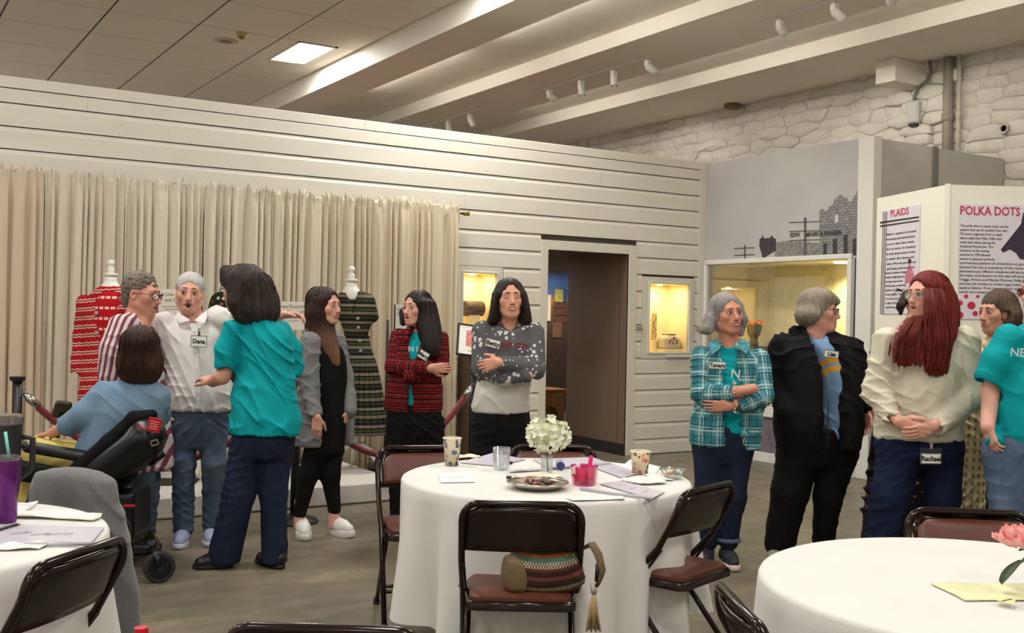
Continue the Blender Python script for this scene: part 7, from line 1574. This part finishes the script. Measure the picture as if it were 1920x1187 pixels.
m_pet = M('petal_white', (236, 238, 216), .7, var=.05, scale=30); m_petp = M('petal_pink', (240, 172, 166), .7, var=.15, scale=20)
def petal_mesh(w_, l_, cup_, nm, mat, n=5):
    V = []; 
    for j in range(n):
        v_ = j/(n-1); ww = w_*math.sin(PI*min(.96, .12+v_*.8))**.8
        for i in range(n): u = -1+2*i/(n-1); V.append((u*ww/2, v_*l_, cup_*(v_**1.6)+.25*w_*u*u*.6+.05*w_*math.sin(5*u+3*v_)))
    return mesh(nm, V, [(j*n+i, j*n+i+1, (j+1)*n+i+1, (j+1)*n+i) for j in range(n-1) for i in range(n-1)], mat, True)
pm = petal_mesh(.022, .026, .006, 'petal', m_pet); rr = random.Random(5)
hyd = empty('flower_head', (0, 0, 0)); hyd.parent = e; hyd.location = (.002, 0, .172)
for k in range(64):
    z_ = 1-2*(k+.5)/64; a_ = k*2.39996; q_ = math.sqrt(1-z_*z_); n_ = np.array([q_*math.cos(a_), q_*math.sin(a_), z_]); n_ += np.array([rr.uniform(-.2, .2) for _ in range(3)]); n_ /= np.linalg.norm(n_)
    cpos = n_*np.array([.086, .086, .066])*rr.uniform(.85, 1.08); Rn = Vector(n_).to_track_quat('Z', 'Y').to_matrix().to_4x4()
    for j in range(4):
        o = link('petal', pm, hyd); o.matrix_local = Matrix.Translation(Vector(cpos)) @ Rn @ Matrix.Rotation(j*PI/2+k, 4, 'Z') @ Matrix.Rotation(rr.uniform(.1, .6), 4, 'X')
b = MB(); b.sphere((0, 0, 0), (.07, .07, .052), 14, 10); b.build('heart', M('hydrangea_core', (200, 204, 160), .8), hyd, smooth=True)
# tray with wrapped sweets
c_ = top(1008, 915); e = empty('silver_tray', c_, 0, 'round silver tray of sweets on the middle table', 'tray')
b = MB(); b.lathe([(0, .004), (.085, .004), (.1, .018), (.122, .026), (.126, .024), (.102, .012), (.088, 0), (0, 0)], 44, cap=False); b.build('dish', M('silver_plate', (190, 184, 172), .22, 1.0), e, smooth=True)
b = MB(); b.tube([(.123*math.cos(2*PI*i/44), .123*math.sin(2*PI*i/44), .0255) for i in range(44)], .004, 8, closed=True); b.build('rim', MATS['silver_plate'], e, smooth=True)
def candies(c_, n, rad, cols, label, seed, z0=.006, grp='wrapped sweets'):
    rr = random.Random(seed)
    for k in range(n):
        a_ = rr.uniform(0, 6.28); q_ = rad*math.sqrt(rr.random()); col = cols[k % len(cols)]
        e = empty('sweet', (c_[0]+q_*math.cos(a_), c_[1]+q_*math.sin(a_), c_[2]+z0+.011*(k % 2)), rr.uniform(0, 6), label, 'sweet', grp); v_ = MB(); v_.sphere((0, 0, .008), (.013, .009, .008), 10, 8); v_.build('candy', M('wrap_%d_%d_%d' % col, col, .2, coat=.6), e, smooth=True)
        for sx in (-1, 1): b = MB(); b.add([(sx*.011, 0, .008), (sx*.024, .009, .012), (sx*.025, 0, .006), (sx*.024, -.009, .012)], [(0, 1, 2), (0, 2, 3)]); b.build('twist', M('wrap_%d_%d_%d' % col, col, .2, coat=.6), e)
candies(c_, 18, .06, [(176, 24, 28), (36, 30, 32), (70, 90, 40), (150, 40, 36)], 'wrapped sweet lying in the round silver tray', 4)
for k, (px, py) in enumerate(((954, 899), (957, 871))): b = MB(); b.sphere((0, 0, .008), (.014, .01, .008), 10, 8); o = b.build('sweet', M('wrap_black', (20, 18, 20), .25), None, top(px, py), smooth=True); tag(o, ('dark sweet lying on the cloth left of the silver tray', 'dark sweet on the cloth beside the clear glass')[k], 'sweet')
# pink tub with scraps
c_ = top(1095, 908); e = empty('pink_tub', c_, 0, 'clear pink plastic tub full of wrappers', 'tub')
m_pinkp = thin_clear('pink_plastic', lin((244, 140, 186)), .25)
b = MB(); b.lathe([(0, 0), (.046, 0), (.05, .006), (.058, .075), (.061, .078), (.056, .078), (.047, .008), (0, .006)], 10, cap=False); b.build('shell', m_pinkp, e)
for k, (x, y, z_, sx, sz, col) in enumerate(((-.03, 0, .03, .02, .07, (236, 214, 200)), (-.012, .01, .03, .016, .075, (240, 234, 226)), (.012, 0, .025, .02, .05, (84, 70, 130)), (.03, .005, .02, .02, .045, (170, 60, 110)), (-.005, -.02, .01, .025, .02, (150, 40, 60)))):
    b = MB(); b.box((-sx/2, -.006, 0), (sx/2, .006, sz), .003); o = b.build('wrapper', M('scrap_%d' % k, col, .5), e, (x, y, z_*.4), (rr.uniform(-.2, .2), rr.uniform(-.4, .4), rr.uniform(0, 1)))
b = MB(); b.box((-.009, -.003, 0), (.009, .003, .1), .002); b.build('pink_stick', M('hot_pink', (232, 50, 130), .4), e, (.02, 0, .02), (0, .12, -.4))
# papers and folders on the middle table
o, c2 = flat('bingo_card', [(820, 888), (880, 886), (890, 904), (827, 905)], ZTOP, .002, m_sheet, 'small white printed card at the left of the middle table', 'card')
for k, (dx, dy, cc) in enumerate(((-.03, .012, (206, 150, 150)), (.02, .012, (150, 150, 160)), (-.015, -.012, (206, 150, 150)), (.03, -.01, (170, 160, 170)))): b = MB(); b.box((dx-.018, dy-.003, .002), (dx+.018, dy+.003, .0026)); b.build('printed_line', M('line_%d' % k, cc, .6), o)
flat('folder', [(862, 868), (925, 850), (985, 862), (930, 874)], ZTOP, .003, m_lilac, 'pale folder under the peach napkin behind the blue cup', 'folder', 'clear report folders')
napkin('napkin', 878, 858, .12, .07, .2, 2, M('napkin_peach', (236, 216, 190), .9), 'peach napkin behind the blue flowered cup')
flat('folder', [(1000, 862), (1110, 858), (1150, 872), (1030, 880)], ZTOP, .003, m_lilac, 'pale folder behind the white hydrangea', 'folder', 'clear report folders')
def folder(pts, epts, label):
    o, c_ = flat('folder', pts, ZTOP+.0005, .003, m_lilac, label, 'folder', 'clear report folders'); P_ = [onz(x, y, ZTOP+.005)-c_ for x, y in epts]; b = MB(); b.tube(P_, .006, 8); b.build('spine_bar', m_edge, o, smooth=True)
    q = [onz(x, y, ZTOP)-c_ for x, y in pts]; 
    for k in range(3):
        u = .25+.25*k; a_ = q[0]*(1-u)+q[3]*u; b_ = q[1]*(1-u)+q[2]*u; b = MB(); b.tube([a_*.7+b_*.3+np.array([0, 0, .0036]), a_*.35+b_*.65+np.array([0, 0, .0036])], .0045, 4, sq=(1, .1)); b.build('printed_line', m_pr, o)
folder([(1125, 908), (1168, 902), (1246, 924), (1222, 936)], [(1088, 916), (1224, 935)], 'folder with a grey spine bar at the front right of the middle table')
folder([(1100, 872), (1135, 866), (1200, 888), (1165, 896)], [(1030, 878), (1145, 870)], 'folder with a grey spine bar between the flower and the rose cup')
flat('paper', [(1160, 880), (1182, 862), (1238, 876), (1225, 895)], ZTOP, .002, m_sheet, 'white sheet under the rose cup', 'paper')
napkin('napkin', 1212, 905, .17, .11, .3, 6, m_nap, 'crumpled napkin right of the rose cup', h=.034); napkin('napkin', 1118, 935, .22, .07, .25, 9, m_nap, 'flat napkin at the front edge right of the tray', h=.006); napkin('napkin', 1010, 894, .20, .1, .1, 12, M('napkin_cream', (230, 224, 200), .9, var=.04, scale=40), 'cream scalloped doily under the flower vase', 'doily', .02)
napkin('napkin', 985, 883, .16, .04, .5, 14, M('napkin_blueprint', (206, 206, 212), .8, var=.25, scale=60), 'blue printed napkin left of the flower vase', h=.012); napkin('napkin', 1240, 898, .10, .08, -.3, 15, m_nap, 'napkin under the bowl of sweets', h=.008)
c_ = top(1050, 880); e = empty('blue_bottle_cap', c_, 0, 'small bottle lying with its blue cap towards us beside the vase', 'bottle'); b = MB(); b.tube([(0, 0, .019), (-.01, -.02, .019), (-.012, -.024, .019)], [.018, .019, .016], 16); b.build('cap', M('cap_blue', (40, 62, 120), .35), e, smooth=True); b = MB(); b.tube([(0, 0, .019), (.03, .05, .019)], [.017, .019], 16); b.build('bottle', m_clear, e, smooth=True)
c_ = top(1262, 897); e = empty('sweet_bowl', c_, 0, 'clear bowl of coloured sweets at the right rim of the table', 'bowl'); b = MB(); b.lathe([(0, 0), (.03, 0), (.05, .02), (.056, .042), (.053, .042), (.047, .022), (.028, .004), (0, .004)], 28, cap=False); b.build('bowl', m_clear, e, smooth=True)
candies(c_, 14, .03, [(170, 40, 36), (214, 184, 60), (50, 70, 40), (236, 226, 206), (40, 34, 40)], 'coloured sweet in the clear bowl at the table rim', 8, .012, 'sweets in the bowl')
# ================================================================ LEFT TABLE
c_ = top(8, 978); e = empty('purple_tumbler', c_, 0, 'metallic purple tumbler with a mint straw on the left table', 'tumbler')
b = MB(); b.lathe([(0, 0), (.036, 0), (.0375, .004), (.0385, .1), (.046, .12), (.048, .198), (.0475, .2), (0, .2)], 40, cap=False); smooth_by_angle(b.build('body', M('purple_metal', (104, 44, 112), .28, .75), e), 35)
b = MB(); b.lathe([(.0475, .2), (.049, .202), (.049, .209), (.045, .212), (0, .207)], 40, cap=False); smooth_by_angle(b.build('lid', M('lid_clear', (120, 112, 110), .12, .5), e), 35); b = MB(); b.tube([(.012, 0, .2), (.004, 0, .25), (-.002, 0, .29)], .005, 10); b.build('straw', M('mint', (130, 210, 190), .5), e, smooth=True)
c_ = floor_at(-1.765, 3.7); e = empty('black_tumbler', (c_[0], c_[1], ZTOP), 0, 'large black tumbler with a clear lid behind the purple one', 'tumbler')
b = MB(); b.lathe([(0, 0), (.04, 0), (.042, .005), (.043, .13), (.056, .15), (.062, .285), (0, .285)], 36, cap=False); smooth_by_angle(b.build('body', M('black_powder', (22, 22, 24), .55), e), 35); b = MB(); b.lathe([(.062, .285), (.064, .287), (.064, .31), (.055, .318), (0, .312)], 36, cap=False); smooth_by_angle(b.build('lid', MATS['lid_clear'], e), 35)
b = MB(); b.tube([(.055, 0, .24), (.095, 0, .23), (.095, 0, .12), (.05, 0, .09)], .011, 10); b.build('handle', MATS['black_powder'], e, smooth=True)
o, c_ = flat('report_folder', [(-60, 1005), (-20, 984), (196, 990), (172, 1018), (-70, 1022)], ZTOP, .003, m_lilac, 'clear lilac report folder with upside down print on the left table', 'folder')
for k, (px, py, w_) in enumerate(((35, 1002, .05), (52, 1000, .02), (75, 1004, .055), (100, 1004, .05), (128, 1003, .03))):
    q = onz(px, py, ZTOP)-c_; b = MB(); b.box((q[0]-w_/2, q[1]-.012, .003), (q[0]+w_/2, q[1]-.004, .0036)); b.box((q[0]-w_/2, q[1]+.004, .003), (q[0]+w_/2, q[1]+.012, .0036)); b.build('printed_block', m_pr, o)
P_ = [onz(x, y, ZTOP+.006)-c_ for x, y in ((-60, 1021), (172, 1019))]; b = MB(); b.tube(P_, .007, 8); b.build('spine_bar', m_edge, o, smooth=True)
napkin('napkin', 105, 968, .30, .11, -.1, 21, m_nap, 'large loosely folded napkin at the far rim of the left table', h=.02); napkin('napkin', 38, 1026, .13, .08, .2, 23, m_nap, 'small folded napkin in front of the lilac folder', h=.014)
flat('paper', [(0, 975), (40, 948), (72, 942), (60, 952), (30, 968)], ZTOP, .006, m_sheet, 'white booklet behind the purple tumbler', 'booklet')
P_ = [onz(x, y, ZTOP+.006) for x, y in ((-20, 1000), (10, 990), (32, 984))]; e = empty('pen', P_[0], 0, 'dark ballpoint pen lying by the purple tumbler', 'pen'); b = MB(); b.tube([q-P_[0] for q in P_], .0055, 8); b.build('barrel', M('pen_dark', (38, 36, 40), .4), e, smooth=True); b = MB(); b.tube([P_[2]-P_[0], P_[2]-P_[0]+np.array([.012, .003, 0])], [.004, .001], 8); b.build('tip', MATS['chrome'], e)
# grey throw over the chair back
p = floor_at(-1.62, 3.86); F = Frame(120, 4.0, 'grey_throw', 'charcoal grey fleece throw draped over a chair back', 'throw'); L = F.L
v = DV(.008); v.loft([tuple(L(137, 1040, .0))+(.225, .065, -.46), tuple(L(137, 985, .0))+(.228, .065, -.46), tuple(L(137, 945, .02))+(.225, .065, -.46), tuple(L(139, 910, .03))+(.215, .066, -.46), tuple(L(142, 890, .04))+(.185, .06, -.46), tuple(L(145, 878, .05))+(.12, .05, -.46)], .02, e=2.6, rnd=.03)
v.loft([tuple(L(224, 1215, -.1))+(.085, .05, .0), tuple(L(220, 1120, -.08))+(.078, .05, 0), tuple(L(212, 1030, -.05))+(.06, .055, 0), tuple(L(205, 960, -.02))+(.045, .05, 0)], .05)
v.warp(folds(131, .004, 11, ((1, .2, .1), (.8, .2, -.3), (.5, .3, .6)))); v.build('cloth', cloth_mat('grey_fleece', (98, 98, 98), .98, .12, 90, .3, 250, sheen=.3), F.e)
# red capped bottle at the bottom edge
p = at(265, 1179, 2.3); e = empty('red_capped_bottle', (p[0], p[1], p[2]-.165), 0, 'bottle whose red cap shows at the bottom edge', 'bottle'); b = MB(); b.lathe([(0, 0), (.03, 0), (.032, .01), (.032, .11), (.014, .14), (.012, .15), (0, .15)], 24, cap=False); b.build('body', m_clear, e, smooth=True); b = MB(); b.lathe([(.015, .148), (.015, .168), (0, .169)], 20); b.build('cap', M('cap_red', (190, 20, 36), .4), e)
e = empty('side_stool', (p[0], p[1], 0), 0, 'small stool below the bottom edge under the red capped bottle', 'stool'); hh = p[2]-.165
b = MB(); b.lathe([(0, hh-.03), (.16, hh-.03), (.16, hh), (0, hh)], 28); b.build('seat', m_brown, e)
for a_ in (0.5, 2.6, 4.7): b = MB(); b.tube([(.1*math.cos(a_), .1*math.sin(a_), hh-.02), (.15*math.cos(a_), .15*math.sin(a_), 0)], .015, 8); b.build('leg', m_brown, e)
# ================================================================ RIGHT TABLE
napkin('doily', 1865, 1110, .26, .17, .1, 31, M('doily_green', (222, 220, 176), .9, var=.04, scale=60), 'pale green crumpled tissue mat on the right table', 'mat', .006)
o, c_ = flat('paper_tag', [(1873, 1119), (1905, 1126), (1900, 1133), (1868, 1126)], ZTOP+.012, .001, M('tag_yellow', (226, 216, 150), .7), 'small yellow printed tag on the green tissue mat', 'tag'); b = MB(); b.box((-.02, -.004, .001), (.02, .001, .0016)); b.build('printed_line', m_ink, o)
c_ = top(1945, 1085); e = empty('rose_vase', c_, 0, 'vase with a pink rose leaning in at the right edge', 'vase'); b = MB(); b.lathe([(0, 0), (.024, 0), (.026, .004), (.026, .07), (.024, .07), (.022, .006), (0, .006)], 24, cap=False); b.build('glass', m_clear, e, smooth=True)
fh = empty('flower_head', (0, 0, 0)); fh.parent = e; q = at(1912, 1024, 2.78)-c_; fh.location = q; pm2 = petal_mesh(.06, .05, .02, 'petal', m_petp, 7)
b = MB(); b.tube([(0, 0, .01), (0, 0, .07), q*.6+np.array([0, 0, .03]), q-np.array([0, 0, .01])], .003, 8); b.build('stem', MATS['stem_green'], e, smooth=True)
for ring, (n_, r_, tilt, sc) in enumerate(((4, .006, 1.35, .6), (6, .012, 1.0, .8), (7, .016, .6, .95), (8, .018, .15, 1.0))):
    for k in range(n_):
        o = link('petal', pm2, fh); a_ = 2*PI*k/n_+ring*.5; o.matrix_local = Matrix.Rotation(a_, 4, 'Z') @ Matrix.Translation((0, r_, .01-.004*ring)) @ Matrix.Rotation(tilt+rr.uniform(-.15, .15), 4, 'X') @ Matrix.Scale(sc, 4)
lf = petal_mesh(.05, .085, -.03, 'leaf', M('leaf_green', (44, 66, 34), .5, var=.1, scale=30), 7)
for a_, px, py in ((1.75, 1918, 1052), (3.4, 1930, 1050)): o = link('leaf', lf, e); o.location = at(px, py, 2.76)-c_; o.rotation_euler = (-.35, .3, -YAW+a_)
# ================================================================ BAG ON THE CHAIR
F = Frame(1015, 3.82, 'shoulder_bag', 'woven shoulder bag with striped bands on the folding chair seat', 'bag'); L = F.L
P = PT('bag_bands', True); zz_ = P.math('ADD', P.w, P.math('MULTIPLY', P.math('POWER', P.math('SUBTRACT', P.u, .02), 2), -1.2)); z0_, z1_ = float(L(1015, 1108)[2]), float(L(1015, 1018)[2])
fz = P.math('DIVIDE', P.math('SUBTRACT', zz_, z0_-.02), z1_-z0_); base = P.ramp(fz, [(0, lin((84, 60, 34))), (.12, lin((168, 154, 130))), (.2, lin((54, 36, 28))), (.34, lin((104, 52, 44))), (.42, lin((48, 30, 26))), (.52, lin((96, 44, 34))), (.58, lin((186, 174, 148))), (.70, lin((84, 106, 88))), (.80, lin((150, 84, 40))), (.86, lin((80, 50, 34)))], 'CONSTANT')
tooth = P.math('GREATER_THAN', P.math('SINE', P.math('MULTIPLY', P.math('ADD', P.u, P.math('MULTIPLY', P.math('ABSOLUTE', P.math('SUBTRACT', P.fr(P.w, .024), .5)), .02)), 620)), -.2)
band = P.math('ADD', P.math('MULTIPLY', P.math('GREATER_THAN', fz, .58), P.math('LESS_THAN', fz, .70)), P.math('MULTIPLY', P.math('GREATER_THAN', fz, .12), P.math('LESS_THAN', fz, .2)))
P.done(P.mix(P.math('MULTIPLY', band, P.math('SUBTRACT', 1.0, tooth)), base, lin((44, 36, 30))), .3)
v = DV(.005); v.loft([tuple(L(1022, 1106, .06))+(.115, .07, .0), tuple(L(1022, 1085, .06))+(.145, .085, 0), tuple(L(1022, 1055, .06))+(.14, .075, 0), tuple(L(1024, 1022, .06))+(.12, .05, 0)], .01, e=3); v.warp(folds(141, .004, 18)); v.build('body', P.m, F.e)
mol = M('bag_olive', (104, 84, 54), .8, var=.15, scale=20)
v = DV(.005); v.loft([tuple(L(968, 1106, .03))+(.045, .06, .2), tuple(L(966, 1075, .03))+(.05, .065, .2), tuple(L(962, 1050, .03))+(.035, .05, .2), tuple(L(960, 1040, .03))+(.03, .03, .2)], .01, e=2.6); v.build('end_pocket', mol, F.e)
b = MB(); b.tube([L(1090, 1030, .03), L(1110, 1020, -.04), L(1122, 1040, -.07), L(1130, 1070, -.08), L(1126, 1085, -.08), L(1118, 1100, -.07)], [.012, .018, .02, .016, .012, .012], 10, sq=(1, .45)); b.build('strap', mol, F.e, smooth=True)
b = MB(); b.tube([L(1121, 1058, -.08), L(1119, 1090, -.08)], .008, 8); b.build('strap_clip', m_black, F.e, smooth=True)
for k in range(7):
    b = MB(); x_ = 1100+k*4.2; b.tube([L(1113+k*.6, 1108, -.07), L(1106+k*2.2, 1140, -.075), L(x_, 1184-(k % 2)*4, -.08+.01*(k % 3))], [.005, .007, .008], 6, sq=(1, .5)); b.build('tassel', M('tassel_tan', (176, 150, 104), .8, var=.15, scale=30), F.e, smooth=True)
b = MB(); b.tube([L(1112, 1095, -.07), L(1114, 1112, -.07)], .011, 8); b.build('tassel_cap', M('tassel_cap', (176, 172, 164), .4), F.e, smooth=True)
for px in (1063, 1075): b = MB(); b.sphere(L(px, 1042, -.012), .004, 8, 6); b.build('stud', MATS['brass'], F.e, smooth=True)
# ================================================================ POWER WHEELCHAIR
F = Frame(215, 5.85, 'power_wheelchair', 'black power wheelchair with a red tag on its back shell', 'wheelchair'); L = F.L
m_pl = M('chair_plastic', (13, 13, 15), .35, spec=.35); m_fab = M('chair_fabric', (13, 13, 15), .85, spec=.2, bump=.2, bscale=300)
v = DV(.007); v.loft([tuple(L(178, 905, -.02))+(.10, .2, .25), tuple(L(215, 875, -.03))+(.17, .22, .25), tuple(L(250, 840, -.06))+(.16, .2, .25), tuple(L(272, 805, -.08))+(.105, .16, .25), tuple(L(270, 780, -.06))+(.07, .12, .25)], .03, e=2.6); v.build('back_shell', m_pl, F.e)
v = DV(.007); v.chain([L(150, 880, -.16), L(205, 830, -.17), L(252, 785, -.16), L(285, 778, -.1)], [.05, .045, .04, .03], .02); v.build('back_bolster', m_fab, F.e)
v = DV(.007); v.box(L(130, 885, .12), (.30, .24, .045), rot_axis((0, 1, 0), .12), .01, '+', .03); v.build('seat_cushion', m_fab, F.e)
v = DV(.006); v.cap(L(52, 838, -.14), L(196, 862, -.14), .032, .032, .01); v.box(L(120, 850, -.14), (.2, .045, .02), rot_axis((0, 1, 0), .165), .015, '+', .015); v.build('armrest', m_pl, F.e)
v = DV(.006); v.cap(L(180, 868, .42), L(70, 850, .42), .03, .03, .01); v.build('armrest', m_pl, F.e)
b = MB(); b.tube([L(132, 872, -.14), L(150, 900, -.12), L(200, 895, -.1), L(230, 875, -.08)], .014, 8); b.tube([L(205, 900, -.12), L(240, 880, -.14)], .02, 10); b.build('arm_bracket', M('bracket_grey', (66, 66, 68), .4, .5), F.e, smooth=True)
b = MB(); q = L(228, 884, -.2); b.tube([q, q+np.array([0, .1, 0])], .035, 16); b.build('pivot', m_pl, F.e, smooth=True)
o = empty('joystick_pod', (0, 0, 0)); o.parent = F.e; o.location = L(116, 768, .25); o.rotation_euler = (-.7, .15, .5)
b = MB(); b.box((-.045, -.07, -.02), (.045, .07, .02), .012); b.build('pod', m_black, o); b = MB(); b.box((-.03, -.04, .0205), (.03, .03, .0225)); b.build('screen', M('pod_screen', (110, 80, 140), .3, emit=(150, 100, 190), estr=.5), o); b = MB(); b.tube([(0, .05, .02), (0, .055, .05)], [.008, .014], 10); b.build('stick', m_black, o, smooth=True)
b = MB(); b.tube([L(116, 775, .25), L(105, 835, .3)], .013, 8); b.build('pod_arm', m_pl, F.e)
b = MB(); c2 = L(289, 797, -.27); b.box((-.034, -.003, -.04), (.034, .003, .04), .002); o = b.build('red_tag', M('tag_red', (190, 26, 34), .5), F.e, c2, (.25, .22, .25)); 
for k in range(4): b = MB(); b.box((-.024, -.0036, .018-.013*k), (.022-.004*(k % 2), -.003, .022-.013*k)); b.build('printed_line', M('tag_print', (236, 180, 176), .6), o)
b = MB(); b.box((-.022, -.003, -.005), (.022, .003, .005), .002); b.build('red_reflector', M('reflector_red', (170, 20, 34), .3), F.e, L(263, 800, -.27), (.2, .8, .25))
b = MB()
for s0, s1 in (((-.02, -.016), (.02, -.010)), ((-.02, .010), (.02, .016)), ((-.02, -.016), (-.014, .016)), ((.014, -.016), (.02, .016))): b.box((s0[0], -.004, s0[1]), (s1[0], .004, s1[1]))
b.build('buckle', M('buckle_chrome', (190, 190, 188), .25, .9), F.e, L(290, 830, -.25), (.2, -.3, .3))
b = MB(); b.tube([L(285, 800, .02), L(310, 770, .02)], .016, 10); b.build('push_handle', m_rub, F.e, smooth=True); b = MB(); b.tube([L(280, 868, -.1), L(304, 850, -.12)], [.022, .024], 10); b.build('push_handle', m_pl, F.e, smooth=True)
v = DV(.008); v.box(L(140, 985, .12), (.34, .24, .12), None, .02, '+', .04); v.box(L(238, 960, .05), (.09, .16, .14), None, .03, '+', .04); v.build('power_base', m_pl, F.e)
b = MB(); b.tube([L(232, 900, .05), L(236, 960, .05)], .05, 12); b.tube([L(200, 900, .1), L(150, 940, .1)], .03, 10); b.build('seat_lift', M('bracket_dark', (40, 40, 42), .4, .3), F.e, smooth=True)
b = MB(); b.tube([L(232+14*math.sin(3*u), 965+60*u, -.13-.02*math.cos(4*u)) for u in np.linspace(0, 1, 14)], .006, 6); b.build('cable', m_rub, F.e, smooth=True); b = MB(); b.box((-.03, -.004, -.006), (.03, .004, .006)); b.build('red_band', MATS['tag_red'], F.e, L(242, 948, -.15))
def wheel(px, py, dd, r, w_, nm):
    c_ = L(px, py, dd); c_[2] = r; o = empty(nm, (0, 0, 0)); o.parent = F.e; o.location = c_; o.rotation_euler = (0, 0, .5)
    b = MB(); n = 28; V = []; pr = [(-w_/2, r*.72), (-w_/2, r*.92), (-w_*.36, r), (w_*.36, r), (w_/2, r*.92), (w_/2, r*.72)]
    for y_, q_ in pr:
        for i in range(n): V.append((q_*math.cos(2*PI*i/n), y_, q_*math.sin(2*PI*i/n)))
    b.add(V, [(k*n+i, k*n+(i+1) % n, (k+1)*n+(i+1) % n, (k+1)*n+i) for k in range(5) for i in range(n)]); smooth_by_angle(b.build('tyre', M('tyre', (34, 33, 33), .8), o)); b = MB(); b.tube([(0, -w_*.4, 0), (0, w_*.4, 0)], r*.73, 20); b.build('hub', m_pl, o); b = MB(); b.tube([(0, -w_*.55, 0), (0, w_*.55, 0)], r*.2, 12); b.build('axle', M('bracket_grey', (66, 66, 68), .4, .5), o)
wheel(298, 1065, -.22, .082, .06, 'caster'); wheel(262, 1040, .4, .082, .06, 'caster'); wheel(165, 1050, -.16, .17, .07, 'drive_wheel'); wheel(165, 1040, .44, .17, .07, 'drive_wheel')
b = MB(); b.box(L(246, 1038, -.24), L(288, 1018, -.16), .008); b.build('caster_arm', m_pl, F.e); b = MB(); b.tube([L(284, 1013, -.2), L(284, 1034, -.2)], .028, 14); b.tube([L(284, 1030, -.2), L(296, 1048, -.26), L(298, 1066, -.262)], [.03, .018, .014], 10); b.build('caster_fork', m_pl, F.e, smooth=True)
b = MB(); b.box(L(30, 1010, .1), L(80, 1000, .34), .004); b.build('footplate', m_pl, F.e); b = MB(); b.tube([L(95, 900, .2), L(62, 1004, .2)], .022, 10); b.build('leg_post', m_pl, F.e, smooth=True)
bpy.context.view_layer.update()
